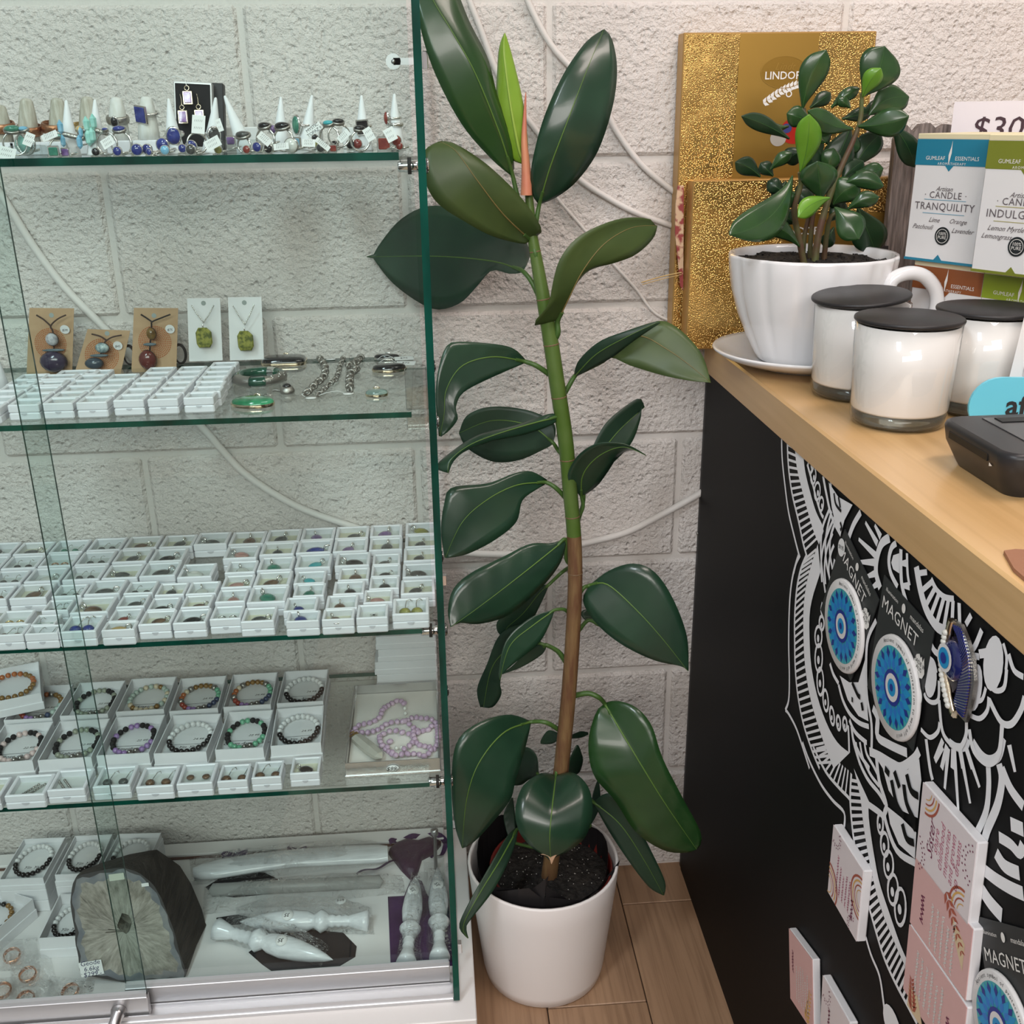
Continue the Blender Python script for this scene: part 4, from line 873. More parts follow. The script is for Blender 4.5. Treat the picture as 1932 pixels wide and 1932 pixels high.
bracelet_boxes([((507,1410),(608,1402),'black and white bead bracelet, rightmost',YY,'Yin Yang','24.99'),((402,1417),(499,1412),'green and charcoal bead bracelet',AV,'Green Aventurine','22.99'),((286,1424),(391,1420),'black and white bead bracelet, third from right',YY,'Yin Yang','24.99'),((178,1428),(283,1422),'purple and charcoal bead bracelet',AM,'Amethyst + L','22.99'),((67,1437),(174,1430),'grey-green and charcoal bead bracelet',LV,'Labradorite','22.99'),((-42,1444),(63,1436),'rose and charcoal bead bracelet',RQ,'Rose Quartz','22.99')], ZS4, .030, .100, 'fourth shelf front row')
bracelet_boxes([((519,1329),(612,1324),'white and black bead bracelet with cord ends',YY,'Yin','24.99'),((418,1336),(513,1330),'rainbow bead bracelet with tree charm',CH,None,'29.99'),((316,1344),(413,1337),'rainbow bead bracelet with red beads',CH,None,'29.99'),((215,1345),(311,1339),'pale aqua and cream bead bracelet',AQ,'Amazonite',''),((109,1353),(205,1348),'grey bead bracelet with charcoal beads',LV,'Labrador','22.99'),((3,1361),(100,1356),'orange and brown bead bracelet',CH2,None,'29.99'),((-100,1368),(-3,1362),'brown bead bracelet at left edge',CH2,None,'29.99')], ZS4, .030, .098, 'fourth shelf back row')
# boxed bracelet balanced on top at the far left
a = onz(20,1318,ZS4+.056); t = tray_box('open white box of brown beads stacked on top at far left, fourth shelf', .085, .105, .026, (a.x-.018,a.y+.045,ZS4+.0305), .35)
bracelet('brown and orange bead bracelet in the stacked box at far left', (a.x-.018,a.y+.05,ZS4+.0305+t['_zi']+.0008), .030, .036, ['tiger','tiger','carnelian','tiger','carnelian','carnelian','spacer','carnelian','tiger','tiger'], .35)
# small window boxes along the front of shelf four
Bx4 = [((-70,1508),(0,1503),'p','dark grey'),((6.5,1503),(84,1498),'c','brown'),((87,1492),(160,1488),'c','black'),((173,1486),(246,1481),'e','dark grey'),((255,1486),(327,1482),'e','brown'),((331.5,1480),(401,1476.5),'r','brown'),((408.5,1475),(467,1472),'e','brown'),((473,1469),(531,1465),'e','brown'),((546,1460),(603,1457.6),'p','black')]
for i, (L, Rr, kind, col) in enumerate(Bx4):
    a, b = from_edge(L, Rr, ZS4, .021); w_ = (b-a).length-.0008; rz = atan2(b.y-a.y, b.x-a.x); nth = ORD[len(Bx4)-i]+' from the right'
    yb = max((a.y+b.y)/2, -.345); cx = (a.x+b.x)/2; dpt = min(w_, .046)
    cy = yb+dpt/2
    gembox(GB, 'gem_box', 'white window-lid box with %s jewellery, %s, front of fourth shelf' % (col, nth), (cx,cy,ZS4), w_/.05, dpt/.05, 0, 'window-lid boxes on the fourth shelf', 1 if kind == 'p' else 0)
    zi = ZS4+.0152
    if kind == 'p': pendant('%s oval pendant in box %s, fourth shelf' % (col, nth), (cx,cy-.003,zi), col, 2.6, 1.25)
    elif kind == 'c':
        for k in (-1,1):
            o = MB()
            for j in range(7): o.ball((k*.004+j*.0022*(1 if i == 1 else -1), -.010+j*.0032, 0), .0019, 7, 5, sc=(1,1,.7))
            o = o.build('cluster_earring', M_SILVD, None, (cx-.003,cy,zi-.001)); tag(o, '%s silver cluster earring in box %s, fourth shelf' % ('left' if k < 0 else 'right', nth), 'earring', 'cluster earrings')
    else:
        for k in (-1,1):
            if kind == 'r': o = MB().ball((0,0,0), .0052, 12, 8, sc=(1,1,.5)).build('stud_earring', STONE['brown'], None, (cx+k*.010,cy,zi)); tag(o, '%s round brown stud earring in box %s, fourth shelf' % ('left' if k < 0 else 'right', nth), 'earring', 'stud earrings')
            else: earring('%s %s drop earring in box %s, fourth shelf' % ('left' if k < 0 else 'right', col, nth), (cx+k*.010,cy-.006,zi), col, -.3, 1.9, 'drop earrings on the fourth shelf')
# silver box with the lilac bead necklace
cs = [(663,1293),(827,1284),(832,1433),(653,1440)]; hs = .022
P = [onz(*q, ZS4+hs) for q in cs]; ctr = sum(P, Vector())/4
w_ = ((P[1]-P[0]).length+(P[2]-P[3]).length)/2; d_ = ((P[0]-P[3]).length+(P[1]-P[2]).length)/2
M_FOIL = mat('silver_foil_card', (.66,.66,.66), .25, .85, bump=(60,.3,.002))
ctr.x = min(ctr.x, XR-.009-w_/2-.001); ctr.y = min(ctr.y, YB-d_/2-.001)
t = tray_box('silver foil box holding a lilac bead necklace, fourth shelf', w_, d_, hs, (ctr.x,ctr.y,ZS4), 0, 'necklace_box', .15, M_FOIL)
MB().box((0,0,t['_zi']+.0015), (w_-.007,d_-.007,.003), bev=.001).build('cotton_pad', mat('cream_cotton', (.78,.75,.70), .9), t)
MB().lathe([(.0001,0),(.0085,0),(.0085,.0004),(.0001,.0004)], (.0,-d_/2-.0002,hs*.5), 18, M=Matrix.Rotation(pi/2,3,'X'), ell=(1,.62)).build('price_sticker', M_PAPER, t)
text('$99.-', M_INK, t, basis((0,-d_/2-.0009,hs*.5), (1,0,0), (0,0,1), (0,-1,0)), .0085, shear=.3)
zn = ZS4+t['_zi']+.0035; W8 = lambda x, y: (400+.2433*x, 1190+.2433*y)
M_KUNZ = mat('lilac_bead', (.42,.28,.42), .18, col2=(.60,.45,.55), cscale=90, coat=.4)
LB = [MB().ball((0,0,0), .0042, 9, 7, sc=s).mesh('bead', M_KUNZ) for s in ((1.2,.9,.9),(1,1,.85),(.9,1.15,.9))]
tn = thing('bead_necklace', 'lilac nugget bead necklace with clear crystal drop in silver box', 'necklace', (ctr.x,ctr.y,zn))
def strand(px, n, closed=False):
    pts = catmull([onz(*W8(*q), zn+.004) for q in px], 6); L = sum((b-a).length for a, b in zip(pts, pts[1:])); n = int(L/.0078)
    for i, p in enumerate(resample(pts, n)): put('bead', LB[i % 3], tn, (p.x-ctr.x, p.y-ctr.y, .0042+.0015*sin(i)), (0,0,rnd(0,3)))
strand([(1090,790),(1140,740),(1220,710),(1300,670),(1330,610),(1390,560),(1450,540),(1490,570)], 12)
strand([(1120,790),(1210,795),(1290,760),(1360,720),(1420,715),(1500,700),(1560,665),(1620,680),(1720,700),(1750,770),(1750,860),(1720,910)], 22)
strand([(1300,820),(1310,880),(1370,930),(1420,970),(1500,960),(1590,950),(1660,970),(1700,920),(1640,890),(1590,870),(1560,800),(1600,770),(1660,770),(1700,740)], 24)
strand([(1330,800),(1400,780),(1480,790),(1540,800),(1570,840),(1530,900),(1490,920)], 10); strand([(1380,860),(1360,910),(1400,950)], 4); strand([(1500,700),(1545,745),(1600,790)], 4)
for (x, y) in ((1495,600),(1500,640),(1520,680),(1430,910),(1470,905)): 
    p = onz(*W8(x,y), zn+.004); put('crystal_bead', MB().ball((0,0,0), .0028, 8, 6).mesh('crystal_bead', STONE['clear']), tn, (p.x-ctr.x,p.y-ctr.y,.004))
p0 = onz(*W8(1110,830), zn+.004); p1 = onz(*W8(1320,1000), zn+.004); dv = p1-p0
o = MB().lathe([(.0008,0),(.009,.004),(.0105,.018),(.0110,dv.length*.6),(.0085,dv.length*.9),(.001,dv.length)], (p0.x-ctr.x,p0.y-ctr.y,.0065), 7, smooth=False, M=dv.normalized().to_track_quat('Z','Y').to_matrix() @ Matrix.Diagonal((1,.62,1))).build('crystal_drop', mat('milky_quartz', (.64,.62,.55), .1, trans=.35, coat=.5), tn)
mb = MB()
for k in range(7): mb.box((p0.x-ctr.x+rnd(-.006,.006), p0.y-ctr.y+.002+rnd(-.004,.004), .007+rnd(-.002,.004)), (.007,.0015,.0015), rz=rnd(0,3))
mb.build('gold_bail', M_GOLD, tn)
# stack of flat white boxes at the back right of shelf four
for k in range(4):
    w2 = .092-.002*k+(.004 if k % 2 else 0); o = MB().box((0,0,.0105), (w2,.045,.021), bev=.001).box((0,0,.0045), (w2+.0016,.0466,.009), bev=.0006).build('flat_box', M_TRAY, None, (XR-.012-w2/2-.002,YB-.024,ZS4+.0216*k), (0,0,.0)); tag(o, 'flat white closed box, %s in the stack behind silver necklace box' % ['lowest','second','third','topmost'][k], 'box', 'stack of flat white boxes')

# ================================================================== deck: bracelet boxes, geode, selenite wands, copper rings
N1 = lambda x, y: (.2174*x, 1520+.2174*y)
def deck_tray(label, tl, tr, fl, hstack, n, rzo=None, blab=None, two=True):
    zt = ZDK+hstack
    a, b, f = onz(*N1(*tl), zt), onz(*N1(*tr), zt), onz(*N1(*fl), zt)
    w_ = (b-a).length; d_ = abs(a.y-f.y) if rzo is None else (a-f).length; rz = atan2(b.y-a.y, b.x-a.x) if rzo is None else rzo
    hx = Vector((cos(rz),sin(rz),0)); ny = Vector((-sin(rz),cos(rz),0)); c = a+hx*w_/2-ny*d_/2
    c.y = min(c.y, -.056-d_/2)
    h1 = hstack/n
    for k in range(n-1):
        o = MB().box((0,0,h1/2), (w_,d_,h1-.0006), bev=.0008).build('closed_box', M_TRAY, None, (c.x,c.y,ZDK+h1*k), (0,0,rz)); tag(o, 'closed white box, %s from the bottom under %s' % (ORD[k+1], label), 'box', 'closed boxes on the deck')
    t = tray_box('open white box with yin yang beads, '+label, w_, d_, h1, (c.x,c.y,ZDK+h1*(n-1)), rz)
    zi = t['_zi']; MB().box((0,0,zi+.0004), (w_-.008,d_-.008,.0005)).build('card', M_CARDW, t)
    text('Yin Yang', M_INK, t, Matrix.Translation((.004,-d_*.12,zi+.0009)), .009, shear=.45)
    MB().lathe([(.0001,0),(.008,0)], (w_*.1,d_*.08,zi+.00085), 16, cap=False, ell=(1,.7)).build('price_sticker', M_PAPER, t)
    bracelet('black and white bead bracelet in the '+label, (c.x,c.y,ZDK+h1*(n-1)+zi+.001), w_*.36, min(d_*.34, w_*.5), YY, rz)
    return c
deck_tray('left tall stack on the deck', (225,240), (600,225), (15,600), .062, 3)
deck_tray('second tall stack on the deck', (660,228), (1000,212), (480,575), .062, 3)
deck_tray('stack behind the geode top', (1045,185), (1428,176), (880,520), .060, 3)
deck_tray('low box beside the geode', (512,765), (860,745), (335,1160), .036, 1)
a = onz(0,1700,ZDK+.036); t = tray_box('turned open white box at far left of the deck', .085, .11, .036, (a.x-.012,a.y-.03,ZDK), -.45)
bracelet('black and brown bead bracelet in turned box at far left', (a.x-.012,a.y-.028,ZDK+t['_zi']+.001), .031, .038, ['black','tiger','black','black'], -.45)
# geode slice
gf = [(700,600),(640,640),(620,740),(610,850),(630,980),(655,1100),(650,1180),(680,1300),(690,1462),(900,1500),(1150,1540),(1350,1560),(1600,1530),(1622,1450),(1560,1280),(1510,1080),(1400,800),(1330,680),(1200,575),(1050,532),(880,560)]
gb = [(720,560),(680,600),(680,740),(690,850),(700,980),(715,1100),(720,1180),(740,1300),(760,1420),(950,1440),(1200,1470),(1420,1500),(1715,1535),(1790,1320),(1812,1170),(1760,920),(1660,680),(1560,520),(1360,380),(1130,420),(900,490)]
gf = [(q.x,q.y) for q in resample([(*p,0) for p in gf+gf[:1]], 64)[:63]]; gb = [(q.x,q.y) for q in resample([(*p,0) for p in gb+gb[:1]], 64)[:63]]
yb0 = onz(*N1(1150,1540), ZDK).y; 
def gy(v): return yb0+.00055*(1855-v)*.42
F0 = [];
for (x, y) in gf: u, v = N1(x, y); F0.append(ony(u, v, gy(v)))
B0 = []
for (x, y) in gb: u, v = N1(x, y); B0.append(ony(u, v, gy(v)+.085))
for q in F0+B0: q.z = max(q.z, ZDK+.0006)
o = Vector((sum(q.x for q in F0)/len(F0), yb0, ZDK)); tg = thing('geode', 'large polished geode slice with dark rough rind on the deck', 'geode', o)
n = len(F0); Fd = [q-o for q in F0]; Bd = [q-o for q in B0]; cen = sum(Fd, Vector())/n
rind = MB(); midp = []
random.seed(5)
for a_, b_ in zip(Fd, Bd): midp.append(a_.lerp(b_, .5)+Vector((rnd(-.002,.002), 0, rnd(0,.003))))
P = Fd+midp+Bd
rind.add(P, [(i,(i+1)%n,n+(i+1)%n,n+i) for i in range(n)]+[(n+i,n+(i+1)%n,2*n+(i+1)%n,2*n+i) for i in range(n)], 0, True).add(Bd, [tuple(range(n))[::-1]])
rind.build('rind', mat('dark_rind', (.040,.031,.026), .75, col2=(.075,.06,.05), cscale=30, bump=(70,.9,.006), stretch=(1,.4,3)), tg)
hole = [(1000,880),(1060,890),(1110,930),(1148,1000),(1130,1080),(1095,1115),(1020,1060),(960,1040),(935,1080),(905,1110),(900,1060),(930,1000),(960,940)]
def ring_at(f): return [cen+(q-cen)*f+Vector((0,-.0003,0)) for q in Fd]
hp = resample([ony(*N1(*q), gy(N1(*q)[1]))-o for q in hole]+[ony(*N1(*hole[0]), gy(N1(*hole[0])[1]))-o], n+1)[:n]
ang = lambda q: atan2(q.z-cen.z, q.x-cen.x)
hp2 = sorted(hp, key=ang); fd_sorted = sorted(range(n), key=lambda i: ang(Fd[i])); 
Rr_ = [Fd[i] for i in fd_sorted]; Rn = [cen+(q-cen)*(.955+.02*sin(i*1.7)+.012*sin(i*.6)) for i, q in enumerate(Rr_)]; R2 = [cen+(q-cen)*(.85+.03*sin(i*1.1)+.03*sin(i*2.3)) for i, q in enumerate(Rr_)]
def strip(A, B, m, name, y=0):
    MB().add([Vector((q.x,q.y-y,q.z)) for q in A+B], [(i,(i+1)%n,n+(i+1)%n,n+i) for i in range(n)], 0, False).build(name, m, tg)
strip(Rr_, Rn, mat('rind_edge', (.06,.055,.055), .5), 'rind_edge', .0002)
strip(Rn, R2, mat('blue_grey_agate', (.17,.18,.20), .12, col2=(.28,.28,.28), cscale=40, coat=.5), 'agate_band', .0002)
def quartz_mat():
    m = bpy.data.materials.new('radiating_quartz'); m.use_nodes = True; nt = m.node_tree; b = nt.nodes['Principled BSDF']; b.inputs['Roughness'].default_value = .22; _set(b, 'Coat Weight', .4)
    N = nt.nodes.new; tc = N('ShaderNodeTexCoord'); mp = N('ShaderNodeMapping'); mp.inputs['Location'].default_value = (-cen.x,-cen.y,-cen.z); sx = N('ShaderNodeSeparateXYZ'); at = N('ShaderNodeMath'); at.operation = 'ARCTAN2'
    ln = N('ShaderNodeVectorMath'); ln.operation = 'LENGTH'; cb = N('ShaderNodeCombineXYZ'); ma = N('ShaderNodeMath'); ma.operation = 'MULTIPLY'; ma.inputs[1].default_value = 9.; ml = N('ShaderNodeMath'); ml.operation = 'MULTIPLY'; ml.inputs[1].default_value = 45.
    n1 = N('ShaderNodeTexNoise'); n1.inputs['Scale'].default_value = 1.; n1.inputs['Detail'].default_value = 7.; n1.inputs['Roughness'].default_value = .65; n2 = N('ShaderNodeTexNoise'); n2.inputs['Scale'].default_value = 24.; n2.inputs['Detail'].default_value = 4.
    cr = N('ShaderNodeValToRGB'); cr.color_ramp.elements[0].color = (.17,.155,.13,1); cr.color_ramp.elements[1].color = (.52,.49,.43,1); cr.color_ramp.elements[0].position = .36; cr.color_ramp.elements[1].position = .68
    av = N('ShaderNodeMath'); av.operation = 'MULTIPLY_ADD'; av.inputs[1].default_value = .6; hf = N('ShaderNodeMath'); hf.operation = 'MULTIPLY'; hf.inputs[1].default_value = .42
    bp = N('ShaderNodeBump'); bp.inputs['Strength'].default_value = .5; bp.inputs['Distance'].default_value = .002; L = nt.links.new
    L(tc.outputs['Object'], mp.inputs[0]); L(mp.outputs[0], sx.inputs[0]); L(sx.outputs[2], at.inputs[0]); L(sx.outputs[0], at.inputs[1]); L(mp.outputs[0], ln.inputs[0]); L(at.outputs[0], ma.inputs[0]); L(ln.outputs['Value'], ml.inputs[0]); L(ma.outputs[0], cb.inputs[0]); L(ml.outputs[0], cb.inputs[1]); L(cb.outputs[0], n1.inputs['Vector']); L(mp.outputs[0], n2.inputs['Vector'])
    L(n2.outputs['Fac'], hf.inputs[0]); L(n1.outputs['Fac'], av.inputs[0]); L(hf.outputs[0], av.inputs[2]); L(av.outputs[0], cr.inputs[0]); L(cr.outputs[0], b.inputs['Base Color']); L(n1.outputs['Fac'], bp.inputs['Height']); L(bp.outputs[0], b.inputs['Normal'])
    return m
strip(R2, hp2, quartz_mat() or mat('quartz_crystal', (.24,.22,.19), .16, col2=(.66,.62,.54), cscale=42, coat=.4, bump=(80,.5,.002), cdet=6.), 'quartz_crystal', .0002)
deep = [q+Vector((0,.02,0)) for q in hp2]
MB().add(hp2+deep, [(i,(i+1)%n,n+(i+1)%n,n+i) for i in range(n)]).add(deep, [tuple(range(n))]).build('hollow', mat('hollow_crystal', (.20,.18,.15), .35, bump=(120,.8,.004)), tg)
def geo_sticker(x, y, w2, h2, txt, m, rot=0, name='label_sticker'):
    u, v = N1(x, y); c = ony(u, v, gy(v))-o+Vector((0,-.0016,0)); s = thing(name, {'p':''}.get(txt,'')+('handwritten white price card stuck on geode front' if txt and len(txt) > 8 else 'pale rectangular sticker at top of geode' if w2 > .02 else 'tiny white sticker on geode face'), 'sticker', c+o, (pi/2-.2,rot,0))
    MB().box((0,0,0), (w2,h2,.0005)).build('paper', m, s)
    if txt: text(txt, mat('blue_ink', (.03,.03,.10), .6), s, Matrix.Translation((0,0,.0004)), .0100, line=.85, shear=.15)
    return s
geo_sticker(795,1405,.032,.022,'Geode\n6.6kg\n$299.-', M_PAPER, -.12); geo_sticker(1015,612,.021,.010,'', mat('cream_label', (.70,.68,.58), .6), -.08); geo_sticker(1262,680,.010,.005,'', M_PAPER, -.08)
# copper rings in little clear bags
M_FILM = thin_glass('clear_film', (.95,.955,.955), 1., .03, .045, 1.)
def film(label, px, h, parent=None, z0=ZDK, name='plastic_bag', seg=7, cat='bag', par=None):
    """wrinkled clear film draped over a quadrilateral given by photo corners on the deck"""
    A, B, Cc, D = [onz(*q, z0) for q in px]; o_ = (A+B+Cc+D)/4; P = []
    for j in range(seg+1):
        for i in range(seg+1):
            u, v = i/seg, j/seg; p = (A.lerp(B,u)).lerp(D.lerp(Cc,u), v); e = min(u,1-u,v,1-v)*2
            P.append(p-o_+Vector((0,0,.001+h*min(1,e*1.8)+rnd(-.0016,.0022)*(1 if e > 0 else .3))))
    F = [(j*(seg+1)+i, j*(seg+1)+i+1, (j+1)*(seg+1)+i+1, (j+1)*(seg+1)+i) for j in range(seg) for i in range(seg)]
    ob = MB().add(P, F, 0, False).build(name, M_FILM, None, (o_.x,o_.y,z0)); tag(ob, label, cat); return ob
for (x, y, lab, bp) in ((24,1802,'top-left of the five',[(-15,1775),(70,1770),(75,1830),(-20,1835)]),(54,1838,'second row beside the geode side',[(18,1800),(95,1800),(110,1862),(20,1865)]),(6,1868,'at left edge of frame',[(-40,1845),(30,1845),(35,1905),(-40,1905)]),(50,1884,'nearest the door rail',[(25,1850),(100,1850),(110,1912),(15,1912)]),(134,1870,'nearest the geode',[(95,1842),(180,1850),(170,1905),(85,1905)])):
    q = onz(x, y+8, ZDK); t = thing('copper_ring', 'shiny copper band ring, %s' % lab, 'ring', (q.x,q.y,ZDK+.0072), (.30,rnd(-.12,.12),rnd(-.3,.3)), 'copper rings on the deck')
    MB().lathe([(.0102,-.0035),(.0112,-.0035),(.0122,-.002),(.0122,.002),(.0112,.0035),(.0102,.0035),(.0102,-.0035)], (0,0,0), 26, cap=False).build('band', M_ROSE, t)
    film('small clear bag around copper ring, %s' % lab, bp, .014)
# selenite wands
M_SEL = mat('satin_selenite', (.80,.82,.84), .26, col2=(.68,.70,.72), cscale=30, stretch=(1,6,6), coat=.4, sss=.0)
W2 = lambda x, y: (360+.2795*x, 1540+.2795*y)
def wand(label, tip, base, r, sticker=None, prof=None, z=None):
    A = onz(*W2(*tip), ZDK+r); B = onz(*W2(*base), ZDK+r); d = B-A; L = d.length; t = thing('selenite_wand', label, 'crystal wand', (A.x,A.y,ZDK+r), (0,0,0), 'selenite wands on the deck')
    M = d.normalized().to_track_quat('Z','Y').to_matrix()
    pr = prof or [(.0005,0),(.30,.06),(.62,.17),(.86,.30),(.95,.42),(.80,.53),(.58,.575),(.70,.59),(.98,.63),(.72,.675),(.50,.69),(.58,.72),(.46,.74),(.56,.77),(.45,.79),(.54,.82),(.45,.84),(.55,.87),(.80,.95),(.92,.99),(.0005,1.)]
    MB().lathe([(max(.0003,a*r), b*L) for a, b in pr], (0,0,0), 18, M=M).build('shaft', M_SEL, t)
    if sticker:
        c = d*sticker; k = thing('price_sticker', 'round white price sticker on '+label, 'sticker', A+c+Vector((0,-r*.30,r*.95)), (.35,0,0)); MB().lathe([(.0001,0),(.0085,0),(.0085,.0004),(.0001,.0004)], (0,0,0), 18).build('disc', M_PAPER, k); text('35', M_INK, k, Matrix.Translation((0,0,.0006)) @ Matrix.Rotation(pi if 'horizontal' in label or 'diagonal' in label else 2.2, 4, 'Z'), .008, shear=.3, bold=.0001)
    return A, B
wand('horizontal selenite wand with turned handle', (330,712), (1205,705), .0175, .38)
wand('diagonal selenite wand with flared handle at left', (960,970), (170,760), .0175, .42)
wand('left of two upright selenite wands at the right glass', (1520,400), (1455,1000), .0165, .25)
wand('right of two upright selenite wands at the right glass', (1665,345), (1680,960), .0165, .28)
# long selenite blade in a bag, laid along the back
A = onz(*W2(20,380), ZDK+.012); B = onz(*W2(1330,250), ZDK+.012); d = B-A; L = d.length; t = thing('selenite_slab', 'long pale selenite blade lying along back of the deck', 'crystal', (A.x,A.y,ZDK))
pts = []; 
for (f, hw) in ((0,.006),(.04,.016),(.12,.021),(.3,.021),(.5,.019),(.75,.021),(.95,.020),(1,.016)): pts.append((f, hw))
nx = Vector((-d.y, d.x, 0)).normalized(); mb = MB(); rings = []
for (f, hw) in pts:
    c = Vector((d.x*f, d.y*f, 0))+nx*(.012*sin(pi*f)); rings.append([c+nx*(hw*cos(a))+Vector((0,0,.011+.0105*sin(a))) for a in [2*pi*k/12 for k in range(12)]])
mb.add([q for r in rings for q in r], [(j*12+i, j*12+(i+1)%12, (j+1)*12+(i+1)%12, (j+1)*12+i) for j in range(len(rings)-1) for i in range(12)], 0, True).add(rings[0], [tuple(range(12))[::-1]]).add(rings[-1], [tuple(range(12))])
mb.build('blade', M_SEL, t)
film('clear bag around the long selenite blade', [W2(-10,290),W2(1320,170),W2(1330,330),W2(10,470)], .027, seg=12)
film('long clear bag of selenite across the middle of the deck', [W2(90,480),W2(1430,400),W2(1450,520),W2(80,670)], .022, seg=14)
film('clear bag around the horizontal selenite wand', [W2(300,620),W2(1220,610),W2(1240,800),W2(330,800)], .036, seg=10)
film('clear bag around the diagonal selenite wand', [W2(230,690),W2(960,880),W2(900,1040),W2(130,830)], .036, seg=10)
film('clear bag around the left upright selenite wand', [W2(1490,370),W2(1600,380),W2(1570,1020),W2(1370,1025)], .034, seg=9)
film('clear bag around the right upright selenite wand', [W2(1570,310),W2(1740,320),W2(1775,990),W2(1590,1000)], .034, seg=9)
A = onz(*W2(120,500), ZDK+.009); B = onz(*W2(1300,440), ZDK+.009); d = B-A; o_ = MB().lathe([(.001,0),(.010,.006),(.0105,d.length*.5),(.010,d.length-.006),(.001,d.length)], (0,0,0), 8, smooth=True, M=d.normalized().to_track_quat('Z','Y').to_matrix()).build('selenite_rod', mat('frosted_selenite', (.62,.62,.60), .35, trans=.5), None, A); tag(o_, 'thin frosted selenite rod inside the long clear bag', 'crystal')
q = ony(*W2(1010,568), onz(*W2(1010,568), ZDK+.024).y); q = onz(*W2(1010,568), ZDK+.026); k = thing('price_sticker', 'round white price sticker on the long clear bag', 'sticker', q); MB().lathe([(.0001,0),(.0085,0),(.0085,.0004),(.0001,.0004)], (0,0,0), 18).build('disc', M_PAPER, k); text('$69', M_INK, k, Matrix.Translation((0,0,.0006)), .0075)
# dark pouches and a painted reflection under the wands and the purple satin bag
M_POUCH_REFL = mat('charcoal_velvet_and_reflection', (.022,.019,.020), .85); M_PURP = mat('purple_satin', (.040,.014,.060), .4, col2=(.065,.025,.10), cscale=25, bump=(40,.4,.004))
def cloth(label, px, h, m, name='pouch', cat='pouch', z0=ZDK, dz=.0):
    P0_ = [onz(*W2(*q), z0) for q in px]; o_ = sum(P0_, Vector())/len(P0_); P = [Vector((q.x-o_.x, q.y-o_.y, 0)) for q in P0_]; k = len(P)
    lv = [(1.,0.),(1.,h*.3),(.93,h*.8),(.75,h*1.),(.4,h*.9+.0005)]
    V = [Vector((q.x*f, q.y*f, z+(rnd(-.0008,.0008) if z > 0 else 0))) for f, z in lv for q in P]
    ob = MB().add(V, [(j*k+i, j*k+(i+1)%k, (j+1)*k+(i+1)%k, (j+1)*k+i) for j in range(4) for i in range(k)], 0, True).add(V[-k:], [tuple(range(k))]).build(name, m, None, (o_.x,o_.y,z0+dz)); tag(ob, label, cat); return ob
cloth('charcoal pouch under the diagonal selenite wand', [(390,920),(600,780),(800,770),(1030,790),(1120,880),(1110,950),(960,1040),(600,1085),(480,1000)], .004, M_POUCH_REFL)
cloth('dark oval painted reflection under the long clear bag', [(100,480),(200,420),(350,385),(500,385),(600,430),(620,470),(480,530),(300,550),(150,530)], .003, M_POUCH_REFL)  # dark sheet painting a reflection on the deck, no pouch lies here
cloth('charcoal pouch tip beside the geode, under wand handle', [(170,690),(320,670),(420,690),(330,730),(210,740)], .003, M_POUCH_REFL)
cloth('purple satin bag lying under the two upright wands', [(1330,545),(1440,540),(1490,420),(1560,440),(1600,540),(1740,560),(1770,1010),(1560,1020),(1350,1030)], .003, M_PURP)
cloth('gathered neck of purple satin bag at back right', [(1335,260),(1380,215),(1450,190),(1540,200),(1620,170),(1690,200),(1640,260),(1560,300),(1530,400),(1480,430),(1420,370)], .016, mat('dark_purple_satin', (.045,.02,.045), .4, bump=(35,.6,.008)))
for (px, lab) in (([(1340,185),(1400,170),(1500,150),(1600,135),(1700,150),(1722,200),(1690,260),(1620,290)],'purple ribbon looping around the steel post'),([(1560,250),(1460,280),(1350,320),(1230,360),(1120,395)],'purple ribbon tail trailing left of the gathered bag'),([(650,238),(700,232),(780,236)],'purple ribbon scrap under the bagged blade'),([(210,278),(280,262),(385,258)],'purple ribbon scrap at left of the bagged blade')):
    pts = catmull([onz(*W2(*q), ZDK+.004) for q in px], 5); o_ = pts[0]; mb = MB(); V = []
    for i, p in enumerate(pts):
        tt = (pts[min(i+1,len(pts)-1)]-pts[max(i-1,0)]).normalized(); sd = tt.cross(Vector((0,0,1)))*.0045
        V += [p-o_+sd+Vector((0,0,.003*sin(i*.8))), p-o_-sd+Vector((0,0,.004+.003*sin(i*.8)))]
    ob = MB().add(V, [(2*i,2*i+1,2*i+3,2*i+2) for i in range(len(pts)-1)], 0, True).build('ribbon', M_PURP, None, o_); tag(ob, lab, 'ribbon')
# ================================================================== rubber plant in the white floor pot
M_LEAF = mat('rubber_leaf_top', (.012,.038,.021), .28, spec=.6, col2=(.018,.054,.028), cscale=14, coat=.15)
M_LEAFG = mat('rubber_leaf_green', (.013,.050,.013), .28, spec=.6, col2=(.020,.066,.015), cscale=14, coat=.15)
M_LEAFU = mat('rubber_leaf_underside', (.042,.072,.020), .42, col2=(.056,.090,.023), cscale=18)
M_LEAFD = mat('rubber_leaf_dull', (.012,.034,.020), .42, col2=(.020,.048,.026), cscale=16)
M_LEAFN = mat('rubber_leaf_new', (.16,.30,.02), .30, col2=(.22,.38,.04), cscale=20, coat=.2)
M_RIB = mat('leaf_midrib', (.10,.19,.035), .4); M_RIBU = mat('underside_midrib', (.20,.15,.05), .5); M_PET = mat('petiole_green', (.055,.12,.025), .4)
PC0 = Vector((-.035,-.21,0))
pot = thing('plant_pot', 'large glossy white round pot on the plank floor', 'pot', PC0)
M_POT = mat('white_glazed_pot', (.84,.80,.78), .40)
HP = .205
MB().lathe([(.0005,.0),(.086,0),(.0915,.003),(.095,.02),(.111,HP*.8),(.1145,HP-.002),(.1135,HP+.001),(.1105,HP+.001),(.1095,HP-.004),(.1045,HP*.75),(.090,.05),(.0005,.05)], (0,0,0), 48).build('body', M_POT, pot)
